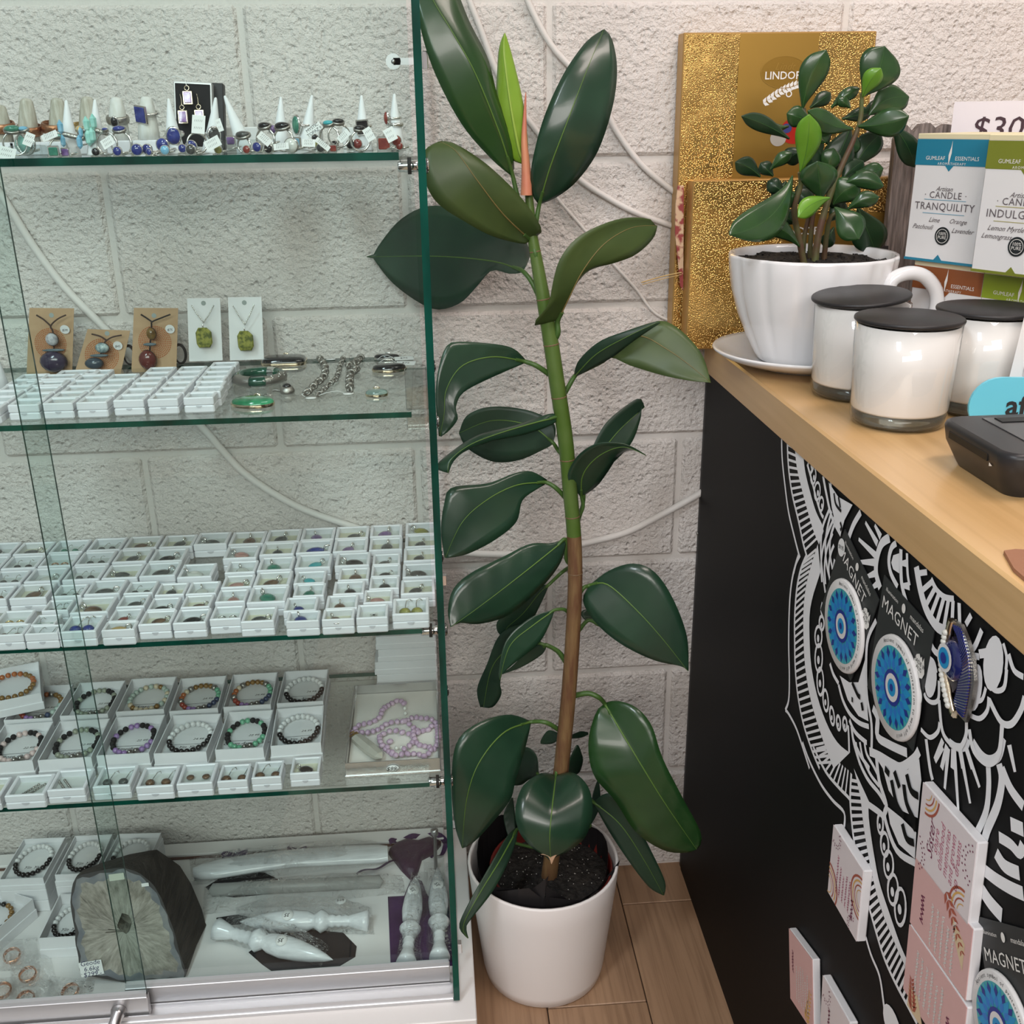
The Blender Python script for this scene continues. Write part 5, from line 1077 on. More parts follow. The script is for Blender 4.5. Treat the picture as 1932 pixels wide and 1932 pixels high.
soil_m = mat('black_potting_mix', (.012,.010,.009), .9, col2=(.03,.026,.022), cscale=160, bump=(120,1.,.012))
sm = MB(); rs = []
for j in range(12):
    for k in range(28):
        a = 2*pi*k/28; r = .088*j/11; rs.append((r*cos(a)+.012, r*sin(a), .172+rnd(-.0025,.0025)))
sm.add(rs, [(j*28+k, j*28+(k+1)%28, (j+1)*28+(k+1)%28, (j+1)*28+k) for j in range(11) for k in range(28)], 0, False)
so = sm.build('soil', soil_m, pot)
pm = MB()
for k in range(110):
    a = rnd(0,2*pi); r = .082*sqrt(rnd(0,1)); pm.box((r*cos(a)+.012, r*sin(a), .1745), (rnd(.0006,.0013),rnd(.0006,.0013),.0009), rz=rnd(0,2))
po = pm.build('perlite', mat('white_perlite', (.55,.53,.50), .8), pot); po['kind'] = 'stuff'
nr = MB().lathe([(.086,.12),(.090,.190),(.093,.1925),(.094,.190),(.0905,.187),(.087,.12)], (.012,0,0), 40, cap=False).build('nursery_pot', mat('red_plastic_pot', (.14,.016,.012), .4), None, PC0); tag(nr, 'dark red plastic nursery pot rim inside the white pot', 'pot')
# black plastic sleeve folded around the nursery pot
lm_ = MB(); V = []; nS = 40
for k in range(nS):
    a = 2*pi*k/nS; f = .5+.5*sin(a*3+.6); r = .0985+.002*sin(5*a)
    V += [(r*cos(a)*.985, r*sin(a)*.985, .13), ((r+.001)*cos(a), (r+.001)*sin(a), HP-.012+.026*max(0,f)*(1.5 if cos(a) < -.3 or sin(a) > .6 else .9))]
lm_.add(V, [(2*k, 2*((k+1) % nS), 2*((k+1) % nS)+1, 2*k+1) for k in range(nS)], 0, False)
M_SLEEVE = mat('black_sleeve_plastic', (.012,.011,.012), .45)
sl = lm_.build('plastic_sleeve', M_SLEEVE, None, PC0); tag(sl, 'black plastic sleeve folded around the nursery pot', 'sleeve')
fl = MB()
for px_ in ([(925,1672),(1000,1680),(1030,1658),(1035,1652),(1028,1690),(1020,1716),(990,1712),(950,1700)], [(1030,1672),(1060,1690),(1082,1705),(1060,1712),(1030,1714)], [(1085,1705),(1125,1680),(1170,1622),(1162,1650),(1140,1680),(1110,1700)]):
    fl.poly([ony(u, v, -.212-(.098 if u < 1090 else .06)*(1-abs(u-1030)/260))-PC0 for u, v in px_])
fl.build('sleeve_fold', M_SLEEVE, sl)

plant = thing('rubber_plant', 'tall rubber plant with large glossy dark green leaves in corner', 'plant', PC0+Vector((0,0,.17)))
PO = plant.location.copy()
stem_px = [(1036,1665),(1050,1545),(1060,1440),(1072,1320),(1080,1210),(1085,1100),(1083,1010),(1075,920),(1067,830),(1052,730),(1040,650),(1028,580),(1014,500),(1004,440),(999,380),(996,330)]
ysp = lambda v: -.212-.012*sin((1665-v)/1400*pi)+.00001*(1665-v)
sp = [ony(u, v, ysp(v))-PO for u, v in stem_px]; sp[0].z = .0
sr = [.0125,.0118,.0112,.0108,.0104,.0100,.0098,.0098,.0100,.0100,.0098,.0090,.0076,.0062,.005,.0045]
cp = catmull(sp, 5); rr = [sr[min(i//5, 15)]*(1-(i % 5)/5)+sr[min(i//5+1, 15)]*((i % 5)/5) for i in range(len(cp))]
cut = next(i for i, p in enumerate(cp) if p.z+PO.z > onz(1078,905,.7).z*0+.73)
MB().tube(cp[:cut+1], rr[:cut+1], 12).build('woody_stem', mat('brown_bark', (.13,.06,.028), .6, col2=(.20,.12,.05), cscale=40, stretch=(3,3,.5), bump=(120,.5,.002)), plant)
MB().tube(cp[cut:], rr[cut:], 12).build('green_stem', mat('green_stem', (.07,.13,.02), .4, col2=(.10,.16,.04), cscale=20), plant)
for i in range(8, len(cp)-8, 6):
    if i > cut-8:
        d = (cp[i+1]-cp[i]).normalized(); MB().lathe([(rr[i]*1.0,-.001),(rr[i]*1.07,0),(rr[i]*1.0,.001)], tuple(cp[i]), 12, M=d.to_track_quat('Z','Y').to_matrix(), cap=False).build('node_ring', mat('node_scar', (.16,.10,.05), .6), plant)
def leaf_mesh(L, R, mid, y, cup, n=30, ripple=.0004, org=None, freq=40):
    """L/R: outline pixels base->tip; y: depth at base, middle, tip; cup: extra depth at left and right rim"""
    def rs(P): return resample(catmull([(p[0],p[1],0) for p in P], 6), n)
    l, r = rs(L), rs(R); m = rs(mid) if mid else [(a+b)/2 for a, b in zip(l, r)]
    rows = []; fr = (-1,-.72,-.4,-.12,0,.12,.4,.72,1)
    for i in range(n):
        t = i/(n-1); Y = y[0]*(1-t)*(1-2*t)+4*y[1]*t*(1-t)+y[2]*t*(2*t-1); w_ = min(1, 4*t*(1-t)+.15); row = []
        for f in fr:
            q = m[i].lerp(r[i], f) if f >= 0 else m[i].lerp(l[i], -f); c = cup[1] if f >= 0 else cup[0]
            rp = ripple*sin(freq*(t-.35*abs(f)))*abs(f)**.5*4*abs(f)*(1-abs(f)) if abs(f) < 1 else 0
            dy = c*w_*abs(f)**1.5+rp-.0012*(1 if f == 0 else 0)*0
            row.append(ony(q.x, q.y, Y+dy)-org)
        rows.append(row)
    return rows
def leaf(par, org, L, R, y, mid=None, cup=(.0,.0), m=None, rib=None, pet=None, pr=.0032, rr_=.0014, ribside=-1, name='leaf', ripple=.0004, petm=None, prs=None, thick=.0007):
    rows = leaf_mesh(L, R, mid, y, cup, org=org, ripple=ripple); k = len(rows[0]); n = len(rows)
    P = [q for r in rows for q in r]; mb = MB().add(P, [(j*k+i, j*k+i+1, (j+1)*k+i+1, (j+1)*k+i) for j in range(n-1) for i in range(k-1)], 0, True)
    o = mb.build(name, m or M_LEAF, par)
    md = o.modifiers.new('thickness', 'SOLIDIFY'); md.thickness = thick; md.offset = 0
    if rib is not False:
        rp = [r[k//2]+Vector((0,ribside*.0006,0)) for r in rows]; rad = [rr_*.75*(1-.8*i/(n-1)) for i in range(n)]
        MB().tube(rp, rad, 5).build('midrib', rib or M_RIB, o)
    if pet:
        b = rows[0][k//2]; pts = [ony(u, v, yy)-org for u, v, yy in pet]+[b, rows[2][k//2]]
        pts = catmull(pts, 4); MB().tube(pts, [pr*(1-.35*i/len(pts)) for i in range(len(pts))], 8).build('petiole', petm or M_PET, o)
    return o
LF = lambda L, R, y, **k: leaf(plant, PO, L, R, y, **k)
S = -.205
LF([(966,333),(925,298),(868,230),(815,125),(787,25),(775,-60),(785,-110)], [(970,318),(965,262),(938,180),(920,110),(885,40),(855,-30),(800,-105)], (S,-.235,-.20), mid=[(966,326),(940,245),(895,135),(850,55),(810,-15),(788,-108)], cup=(.0,.02), pet=[(985,400,S),(975,365,S)], m=M_LEAFG)
LF([(990,310),(965,300),(943,260),(935,215),(938,140),(942,90),(951,64)], [(994,305),(996,270),(988,200),(975,140),(962,90),(953,62)], (S,-.215,-.21), mid=[(992,308),(980,285),(965,210),(955,140),(950,95),(952,63)], cup=(.010,.004), m=M_LEAFN, rib=mat('pale_green_rib',(.32,.48,.08),.4), rr_=.003, pet=[(997,350,S)])
mbs = MB().tube(catmull([ony(u, v, -.213)-PO for u, v in ((993,368),(993,345),(992,310),(989,265),(990,220),(992,174))], 4), [.0066*(1-(i/20.)**1.4)+.0004 for i in range(21)], 10); mbs.build('leaf_sheath', mat('red_sheath', (.50,.13,.10), .35, col2=(.62,.26,.14), cscale=30, stretch=(1,1,.5)), plant)
LF([(1015,384),(1003,362),(1003,312),(1025,225),(1062,142),(1105,80),(1138,56)], [(1022,384),(1050,372),(1088,342),(1128,285),(1156,200),(1164,130),(1155,75),(1140,55)], (S,-.235,-.19), mid=[(1018,384),(1038,315),(1070,230),(1108,130),(1139,56)], cup=(.006,.012), pet=[(1008,450,S),(1013,410,S)], ripple=.0010)
LF([(1000,455),(985,460),(930,446),(880,420),(822,380),(797,325),(800,285),(828,267)], [(1005,448),(1022,432),(985,375),(930,320),(890,290),(855,270),(832,266)], (S,-.26,-.245), mid=[(1001,453),(950,405),(900,340),(860,285),(830,267)], cup=(-.004,.012), m=M_LEAFU, rib=M_RIBU, pet=[(1014,498,S),(1010,478,-.21)], pr=.0042)
# the leaf that reaches past the glass into the gap behind the cabinet
LF([(988,510),(1000,480),(985,445),(940,428),(880,400),(812,388),(757,413),(718,458),(704,481),(692,484)], [(985,514),(962,517),(928,510),(900,540),(868,572),(825,584),(786,568),(742,535),(715,503),(704,487),(692,485)], (-.19,-.060,-.012), mid=[(987,512),(940,495),(870,486),(800,483),(720,484),(692,484)], cup=(.0,.0), m=M_LEAF, pet=[(1020,568,S),(1005,535,-.2)], pr=.0036)
LF([(1048,604),(1006,613),(1034,575),(1044,530),(1056,490),(1085,452),(1130,426),(1180,411),(1225,413),(1236,424)], [(1056,606),(1066,572),(1090,532),(1116,508),(1160,496),(1200,480),(1232,450),(1240,426)], (S-.01,-.245,-.215), mid=[(1052,606),(1072,565),(1100,510),(1140,460),(1190,430),(1237,425)], cup=(-.010,.008), m=M_LEAFU, rib=M_RIBU, pet=[(1040,648,S),(1052,630,-.215)], pr=.0042)
LF([(1083,707),(1092,680),(1130,645),(1180,625),(1240,606),(1262,609),(1290,628),(1325,670),(1341,722)], [(1088,710),(1115,697),(1140,684),(1156,675),(1190,690),(1250,708),(1300,718),(1341,722)], (S,-.25,-.29), mid=[(1085,709),(1120,675),(1165,648),(1210,634),(1260,660),(1300,688),(1341,722)], cup=(.006,-.012), m=M_LEAFU, rib=M_RIBU, pet=[(1062,748,S),(1075,725,S)], pr=.0036)
# dark upper face of the same drooping leaf's neighbour
LF([(1084,706),(1092,680),(1130,645),(1180,625),(1240,606)], [(1089,709),(1120,692),(1155,674),(1200,640),(1246,609)], (-.212,-.262,-.266), mid=[(1086,708),(1125,668),(1185,634),(1243,607)], cup=(.004,.004), m=M_LEAFD, rr_=.0010)
LF([(992,679),(968,657),(925,648),(862,645),(841,655),(827,698),(822,750),(828,823)], [(988,686),(942,706),(895,728),(870,745),(860,770),(864,790),(848,812),(832,824)], (S,-.25,-.27), mid=[(990,682),(930,673),(872,690),(842,735),(838,780),(830,823)], cup=(.0,-.004), m=M_LEAF, pet=[(1036,706,S),(1012,690,-.21)], pr=.0036, ripple=.001)
LF([(1044,835),(1046,800),(1000,775),(930,767),(882,783),(866,816)], [(1043,838),(1030,846),(980,868),(930,871),(882,846),(866,818)], (S,-.175,-.16), mid=[(1044,836),(1000,803),(930,793),(866,817)], m=M_LEAFD, pet=[(1062,860,S),(1052,848,-.2)], pr=.003)
LF([(1052,783),(1035,781),(980,800),(900,822),(845,858),(822,882),(844,892)], [(1054,790),(1040,802),(990,820),(930,832),(880,850),(856,870),(846,893)], (S-.012,-.26,-.29), mid=[(1053,787),(1010,797),(940,818),(885,840),(850,868),(845,892)], cup=(.01,.004), m=M_LEAF, pet=[(1063,812,S),(1062,800,-.21)], pr=.003)
LF([(1100,925),(1105,880),(1138,805),(1186,762),(1208,752),(1216,768)], [(1105,925),(1150,880),(1190,838),(1208,792),(1211,765),(1216,768)], (S,-.16,-.13), mid=[(1102,925),(1125,870),(1165,815),(1216,768)], m=M_LEAFD, pet=[(1090,985,S),(1100,950,-.2)], pr=.003)
LF([(1094,936),(1072,905),(1076,882),(1095,855),(1130,836),(1180,838),(1218,858)], [(1100,936),(1128,915),(1150,885),(1165,862),(1185,850),(1205,852),(1219,860)], (S,-.25,-.27), mid=[(1097,936),(1100,895),(1130,860),(1175,843),(1218,859)], cup=(-.005,.012), m=M_LEAF, pet=[(1092,975,S),(1100,955,-.205)], pr=.003)
LF([(1032,905),(1002,889),(970,893),(920,912),(852,920),(838,950),(832,1000),(839,1052)], [(1027,915),(1010,925),(985,945),(974,985),(932,1020),(880,1046),(842,1053)], (S,-.25,-.27), mid=[(1030,910),(975,915),(920,942),(872,985),(840,1052)], cup=(.004,-.006), pet=[(1066,938,S),(1048,920,-.21)], pr=.0034)
LF([(1066,1016),(1040,1025),(1000,1026),(950,1050),(890,1080),(856,1110),(845,1150),(850,1183)], [(1068,1018),(1066,1035),(1055,1066),(1020,1110),(960,1160),(905,1177),(868,1175),(850,1183)], (S-.012,-.255,-.29), mid=[(1067,1017),(1010,1063),(950,1110),(890,1155),(850,1183)], cup=(.004,.006), m=M_LEAF, pet=[(1078,1066,S),(1068,1054,-.21)], pr=.0032, ripple=.0012)
LF([(1035,1102),(1010,1110),(975,1140),(940,1170),(938,1190),(948,1202)], [(1036,1104),(1020,1140),(1000,1175),(965,1200),(949,1203)], (S,-.165,-.15), m=M_LEAFD, rr_=.0008, pet=[(1078,1068,S),(1060,1080,-.19)], pr=.003)
LF([(1022,1213),(995,1178),(945,1195),(918,1255),(900,1300),(906,1334)], [(1024,1216),(985,1235),(958,1245),(944,1285),(946,1310),(930,1334),(910,1334)], (S,-.16,-.15), mid=[(1023,1215),(975,1215),(930,1255),(912,1334)], m=M_LEAFD, pet=[(1068,1252,S),(1050,1228,-.2)], pr=.003, ripple=.001)
LF([(1045,1150),(1000,1166),(955,1208),(941,1268),(943,1282)], [(1046,1152),(1035,1182),(1015,1215),(972,1250),(946,1273),(943,1282)], (S-.01,-.235,-.25), mid=[(1046,1151),(1005,1180),(962,1218),(943,1282)], m=M_LEAF, pet=[(1077,1162,S),(1065,1150,-.21)], pr=.0028)
LF([(1030,1215),(1000,1225),(965,1258),(946,1270)], [(1032,1218),(1022,1235),(985,1258),(948,1272)], (S,-.19,-.18), m=M_LEAFD, rib=False, pet=[(1070,1252,S),(1055,1230,-.205)], pr=.0034)
LF([(1112,1104),(1150,1076),(1196,1063),(1236,1080),(1270,1130),(1296,1200),(1299,1265)], [(1110,1107),(1100,1135),(1124,1175),(1170,1214),(1232,1245),(1285,1257),(1298,1266)], (S,-.25,-.27), mid=[(1111,1105),(1145,1102),(1200,1150),(1250,1205),(1298,1266)], cup=(.004,.0), m=M_LEAF, pet=[(1090,1128,S),(1100,1110,-.21)], pr=.0034, rr_=.0016)
LF([(1128,1178),(1105,1170),(1096,1158),(1105,1150),(1130,1160)], [(1130,1180),(1140,1178),(1140,1170),(1135,1162),(1131,1160)], (S,-.18,-.17), m=M_LEAFD, rib=False, pet=[(1092,1190,S),(1110,1170,-.195)], pr=.003)
LF([(1140,1328),(1124,1345),(1110,1400),(1120,1462),(1160,1510),(1200,1570),(1252,1604),(1295,1609),(1314,1602)], [(1142,1326),(1165,1322),(1202,1336),(1230,1370),(1250,1430),(1288,1505),(1322,1570),(1320,1598),(1314,1603)], (S,-.27,-.28), mid=[(1141,1328),(1190,1410),(1250,1508),(1314,1602)], cup=(.006,.0), m=M_LEAFG, pet=[(1086,1312,S),(1110,1308,-.21),(1130,1316,-.215)], pr=.0042, rr_=.0022, ripple=.0016)
LF([(1000,1360),(960,1348),(902,1364),(862,1400),(852,1470),(858,1555),(872,1600)], [(1002,1364),(990,1415),(972,1475),(962,1510),(922,1560),(890,1592),(873,1600)], (S,-.275,-.28), mid=[(1001,1362),(950,1382),(903,1440),(880,1510),(872,1600)], cup=(.004,.0), m=M_LEAF, pet=[(1056,1378,S),(1030,1363,-.215)], pr=.0036, rr_=.0018)
LF([(1046,1462),(1020,1459),(986,1484),(972,1530),(980,1570),(1005,1600),(1030,1616),(1040,1627)], [(1052,1462),(1082,1458),(1110,1485),(1118,1530),(1105,1578),(1072,1606),(1048,1617),(1041,1628)], (-.225,-.305,-.31), mid=[(1049,1462),(1042,1520),(1037,1580),(1040,1627)], cup=(.006,.006), m=M_LEAF, pet=[(1053,1445,-.215)], pr=.003, rr_=.002)
LF([(1020,1612),(1034,1616),(1040,1630)], [(1058,1606),(1048,1616),(1041,1630)], (-.3125,-.3135,-.314), m=mat('dry_leaf_tip', (.50,.32,.20), .6), rib=False, name='dry_tip')
LF([(972,1562),(955,1580),(920,1640),(882,1708),(866,1748),(882,1770)], [(978,1566),(966,1610),(932,1678),(888,1735),(880,1750),(884,1770)], (-.235,-.31,-.345), mid=[(975,1565),(942,1625),(905,1685),(874,1745),(883,1770)], m=M_LEAFD, pet=[(1030,1600,-.215),(1000,1565,-.225)], pr=.003, rr_=.002)
LF([(1122,1512),(1140,1498),(1166,1502),(1200,1552),(1232,1612),(1255,1664),(1253,1689)], [(1120,1516),(1150,1570),(1190,1630),(1225,1674),(1251,1689)], (S,-.235,-.24), mid=[(1121,1514),(1170,1555),(1215,1622),(1252,1689)], m=M_LEAFD, pet=[(1070,1480,S),(1100,1500,-.205)], pr=.0034)
for (L, R, y) in (([(1016,1462),(1012,1425),(990,1410),(965,1440),(968,1480)], [(1018,1463),(1000,1470),(985,1480),(970,1482)], (-.2,-.16,-.15)), ([(1062,1462),(1080,1420),(1090,1405),(1098,1425)], [(1066,1464),(1090,1460),(1099,1440),(1099,1426)], (-.2,-.16,-.15)), ([(1058,1385),(1035,1378),(1021,1395),(1020,1402)], [(1058,1392),(1045,1402),(1030,1404),(1020,1403)], (-.2,-.18,-.17)), ([(1070,1390),(1095,1380),(1110,1382)], [(1070,1394),(1095,1392),(1110,1386)], (-.2,-.17,-.16)), ([(1108,1560),(1118,1500),(1128,1470)], [(1112,1562),(1132,1520),(1130,1470)], (-.18,-.15,-.14)), ([(962,1590),(950,1540),(965,1505)], [(975,1590),(972,1540),(968,1505)], (-.17,-.15,-.14))):
    LF(L, R, y, m=M_LEAFD, rib=False, pet=[(1058,(L[0][1]+20),-.208)], pr=.0028)
# ================================================================== things on the benchtop
def frame_thing(name, label, cat, A, B):
    """Empty at A with local x along A->B (horizontal), y up, z out toward the shopper"""
    e = Vector((B.x-A.x, B.y-A.y, 0)); wd = e.length; e.normalize(); up = Vector((0,0,1)); n = e.cross(up)
    t = thing(name, label, cat); t.matrix_world = basis(A, e, up, n); return t, wd
def T3(x, y, z=0): return Matrix.Translation((x, y, z))
# ---- gold chocolate boxes
def gold_mat(name, bump):
    m = bpy.data.materials.new(name); m.use_nodes = True; nt = m.node_tree; b = nt.nodes['Principled BSDF']
    b.inputs['Base Color'].default_value = (.74,.48,.16,1); b.inputs['Metallic'].default_value = 1.; b.inputs['Roughness'].default_value = .26
    if bump:
        tc = nt.nodes.new('ShaderNodeTexCoord'); v = nt.nodes.new('ShaderNodeTexVoronoi'); v.inputs['Scale'].default_value = 480
        n = nt.nodes.new('ShaderNodeTexNoise'); n.inputs['Scale'].default_value = 14
        mr = nt.nodes.new('ShaderNodeMapRange'); mr.inputs[2].default_value = .5; ad = nt.nodes.new('ShaderNodeMath'); ad.operation = 'MULTIPLY_ADD'; ad.inputs[1].default_value = 3.0
        bp = nt.nodes.new('ShaderNodeBump'); bp.inputs['Strength'].default_value = bump; bp.inputs['Distance'].default_value = .0016
        nt.links.new(tc.outputs['Object'], v.inputs['Vector']); nt.links.new(tc.outputs['Object'], n.inputs['Vector'])
        nt.links.new(v.outputs['Distance'], mr.inputs[0]); nt.links.new(n.outputs['Fac'], ad.inputs[0]); nt.links.new(mr.outputs[0], ad.inputs[2]); nt.links.new(ad.outputs[0], bp.inputs['Height']); nt.links.new(bp.outputs[0], b.inputs['Normal'])
    return m
M_GFOIL = gold_mat('pebbled_gold_foil', .62); M_GFLAT = mat('matt_gold_panel', (.42,.25,.055), .38, .75); M_GEDGE2 = mat('gold_card_edge', (.50,.30,.10), .4, .6)
M_EMB = mat('embossed_gold', (.33,.19,.035), .4, .75); M_WPRINT = mat('white_print', (.84,.82,.78), .6)
def ellipse_ring(rx, ry, w_, n=48): 
    mb = MB(); P = [(rx*cos(2*pi*k/n), ry*sin(2*pi*k/n), 0) for k in range(n)]+[((rx-w_)*cos(2*pi*k/n), (ry-w_)*sin(2*pi*k/n), 0) for k in range(n)]
    return mb.add(P, [(k, (k+1) % n, n+(k+1) % n, n+k) for k in range(n)])
def disc(rx, ry, n=40): return MB().poly([(rx*cos(2*pi*k/n), ry*sin(2*pi*k/n), 0) for k in range(n)])
def sprig(mb, pts, s):
    for i, (x, y, a) in enumerate(pts):
        c, d = cos(a), sin(a); L, W = s, s*.28
        q = [(0,0),(L*.4,W),(L,0),(L*.4,-W)]; mb.poly([(x+c*p-d*r, y+d*p+c*r, 0) for p, r in q])
yb_ = -.036; A = ony(1284,68,yb_); TR = ony(1650,52,yb_)
GW = TR.x-A.x; GH = (A.z+TR.z)/2-ZT-.0005
t, _ = frame_thing('chocolate_box', 'large gold chocolate gift box standing against the wall', 'gift box', Vector((A.x+.004,yb_,ZT+.0005)), Vector((TR.x+.004,yb_,ZT)))
GD = .031
MB().box((GW/2,GH/2,-GD/2), (GW,GH,GD), bev=.0012).build('carton', M_GEDGE2, t)
MB().quad((.002,.002,.0003),(GW-.002,.002,.0003),(GW-.002,GH-.002,.0003),(.002,GH-.002,.0003)).build('foil_front', M_GFOIL, t)
px0 = onx; f0 = ony(1391,62,yb_).x-A.x; f1 = ony(1541,58,yb_).x-A.x
MB().quad((f0,.002,.0008),(f1,.002,.0008),(f1,GH-.002,.0008),(f0,GH-.002,.0008)).build('centre_panel', M_GFLAT, t)
def G(u, v): q = ony(u, v, yb_); return q.x-A.x, q.z-ZT
x, y = G(1473,137); r1 = disc(.031,.0195).build('oval_badge', M_EMB, t); r1.location = (x,y,.0012)
r1 = ellipse_ring(.0315,.020,.0008).build('oval_rim', M_GFLAT, t); r1.location = (x,y,.0015)
text('LINDOR', M_WPRINT, t, T3(x-.001,y-.0045,.0018), .0135, bold=.00012); text('Lindt', M_GFLAT, t, T3(x,y+.0065,.0018), .013, shear=.4)
MB().quad((x-.027,y+.0005,.0016),(x+.027,y+.0005,.0016),(x+.027,y+.0010,.0016),(x-.027,y+.0010,.0016)).build('badge_line', M_GFLAT, t)
mb = MB(); x0, y0 = G(1434,196); x1, y1 = G(1506,160); pts = []
for k in range(11):
    f = k/10; cx, cy = x0+(x1-x0)*f, y0+(y1-y0)*f-.004*sin(pi*f)*-1; a = atan2(y1-y0, x1-x0); pts += [(cx,cy,a+.75),(cx,cy,a-.65)]
sprig(mb, pts, .0085); s_ = mb.build('white_sprig', M_WPRINT, t); s_.location.z = .0014
for (u, v, r) in ((1450,186,.0032),(1482,178,.0042)):
    q = G(u, v); MB().add(ellipse_ring(r, r, r*.35).v, ellipse_ring(r, r, r*.35).f).build('blossom', M_WPRINT, t, (*q,.0017))
# printed red truffle in the lower half
q = G(1492,248); d_ = disc(.019,.0165).build('printed_truffle', mat('red_print', (.45,.02,.012), .35), t, (*q,.0012)); q = G(1462,262); disc(.011,.010).build('printed_wrapper', mat('silver_print', (.62,.58,.52), .3, .4), t, (*q,.0014)); q = G(1478,243); disc(.007,.006).build('printed_blue', mat('blue_print', (.05,.06,.22), .4), t, (*q,.0016))
# small landscape box in front
A2 = onz(1293,661,ZT); B2 = ony(1725,323,A2.y); W2_ = B2.x-A2.x-.002; H2_ = ony(1297,341,A2.y).z-ZT-.0005
t2, _ = frame_thing('chocolate_box', 'small wide gold chocolate box in front of the large one', 'gift box', Vector((A2.x,A2.y,ZT+.0005)), Vector((B2.x,A2.y,ZT)))
MB().box((W2_/2,H2_/2,-.0155), (W2_,H2_,.031), bev=.0012).build('carton', M_GEDGE2, t2)
MB().quad((.002,.002,.0003),(W2_-.002,.002,.0003),(W2_-.002,H2_-.002,.0003),(.002,H2_-.002,.0003)).build('foil_front', M_GFOIL, t2)
def G2(u, v): q = ony(u, v, A2.y); return q.x-A2.x, q.z-ZT
q = G2(1510,430); disc(.036,.023).build('oval_badge', M_EMB, t2, (*q,.0008)); ellipse_ring(.036,.023,.001).build('oval_rim', M_GFLAT, t2, (*q,.0011)); text('LINDOR', M_WPRINT, t2, T3(q[0],q[1]-.005,.0014), .0145, bold=.00012)
MB().quad((W2_*.62,.004,.0009),(W2_-.004,.004,.0009),(W2_-.004,H2_*.80,.0009),(W2_*.62,H2_*.80,.0009)).build('dark_panel', M_GFLAT, t2)
for (u, v) in ((1705,412),(1700,462)):
    q = G2(u, v); MB().box((q[0],q[1],.0012), (.020,.020 if v < 440 else .012,.0005)).build('printed_square', mat('dark_print', (.04,.025,.015), .5), t2)
    if v < 440: MB().box((q[0],q[1],.0016), (.012,.012,.0005)).build('printed_centre', M_GFLAT, t2)
# ---- floral card and raffia strand behind the gold boxes
fp = [ony(u, v, -.047) for u, v in ((1279,350),(1290,350),(1289,548),(1284,540),(1280,500),(1274,440),(1275,385))]; o = fp[4].copy(); o.z = ZT
tf = thing('floral_card', 'red floral patterned card peeking out left of gold boxes', 'card', o)
# stands on the bench behind the boxes
fq = [q-o for q in fp]; MB().prism(fq, (0,1,0), .003).build('board', mat('red_floral_print', (.30,.05,.05), .6, col2=(.66,.46,.30), cscale=75, ramp=(.45,.55)), tf)
MB().tube(catmull([ony(u, v, -.050)-o for u, v in ((1210,533),(1240,524),(1265,518),(1286,514))], 4), .0009, 5).build('raffia_strand', mat('raffia', (.55,.38,.16), .7), tf); MB().tube(catmull([ony(u, v, -.050)-o for u, v in ((1212,537),(1240,529),(1268,522),(1286,518))], 4), .0006, 5).build('raffia_strand', mat('raffia'), tf)

# ---- teacup planter
CC = Vector((.3105,-.190,ZT)); M_CUP = mat('white_glazed_cup', (.80,.80,.81), .14, coat=.5)
sc_ = thing('saucer', 'white saucer under the fluted teacup planter', 'saucer', CC)
MB().lathe([(.0005,.003),(.048,.003),(.052,.0),(.056,.0),(.060,.004),(.088,.0095),(.108,.017),(.1165,.0225),(.1180,.0250),(.1165,.0265),(.110,.0245),(.090,.0165),(.062,.0095),(.0005,.008)], (0,0,0), 56).build('dish', M_CUP, sc_)
cup = thing('cup_planter', 'white fluted teacup planter with handle on benchtop', 'planter', CC+Vector((0,0,.0095)))
HC = ony(1545,497,CC.y-.10).z-ZT-.0095
prof = [(.055,0),(.060,.003),(.066,.012),(.078,.035),(.090,.062),(.0985,.09),(.1025,.115),(.1042,HC-.004),(.1030,HC),(.0985,HC-.001),(.0965,HC-.012),(.094,HC-.03)]
seg = 112; P = []
for i, (r, z) in enumerate(prof):
    am = .030*min(1, z/.03)*(1 if i < 8 else .35)*(1-.25*z/HC)
    for k in range(seg):
        a = 2*pi*k/seg; rr2 = r*(1-am*(1-abs(cos(a*7)))**2.0*1.2); P.append((rr2*cos(a), rr2*sin(a), z))
MB().add(P, [(i*seg+k, i*seg+(k+1) % seg, (i+1)*seg+(k+1) % seg, (i+1)*seg+k) for i in range(len(prof)-1) for k in range(seg)], 0, True).add(P[:seg], [tuple(range(seg))[::-1]]).build('bowl', M_CUP, cup)
hpx = [(1672,560),(1684,528),(1715,515),(1745,522),(1765,548),(1766,580),(1752,615),(1725,650),(1690,665)]
MB().tube(catmull([ony(u, v, CC.y-.078)-cup.location for u, v in hpx], 5), .0085, 10).build('handle', M_CUP, cup)
rs = []; 
for j in range(10):
    for k in range(32): a = 2*pi*k/32; r = .0955*j/9; rs.append((r*cos(a), r*sin(a), HC-.011+rnd(-.003,.0035)))
MB().add(rs, [(j*32+k, j*32+(k+1) % 32, (j+1)*32+(k+1) % 32, (j+1)*32+k) for j in range(9) for k in range(32)], 0, False).build('soil', soil_m, cup)
mb = MB()
for k in range(130):
    a = rnd(0,2*pi); r = .088*sqrt(rnd(0,1)); s = rnd(.0012,.0032); mb.box((r*cos(a), r*sin(a), HC-.009), (s,s*.7,s*.8), rz=rnd(0,3))
sg = mb.build('soil_crumbs', soil_m, cup); sg['kind'] = 'stuff'
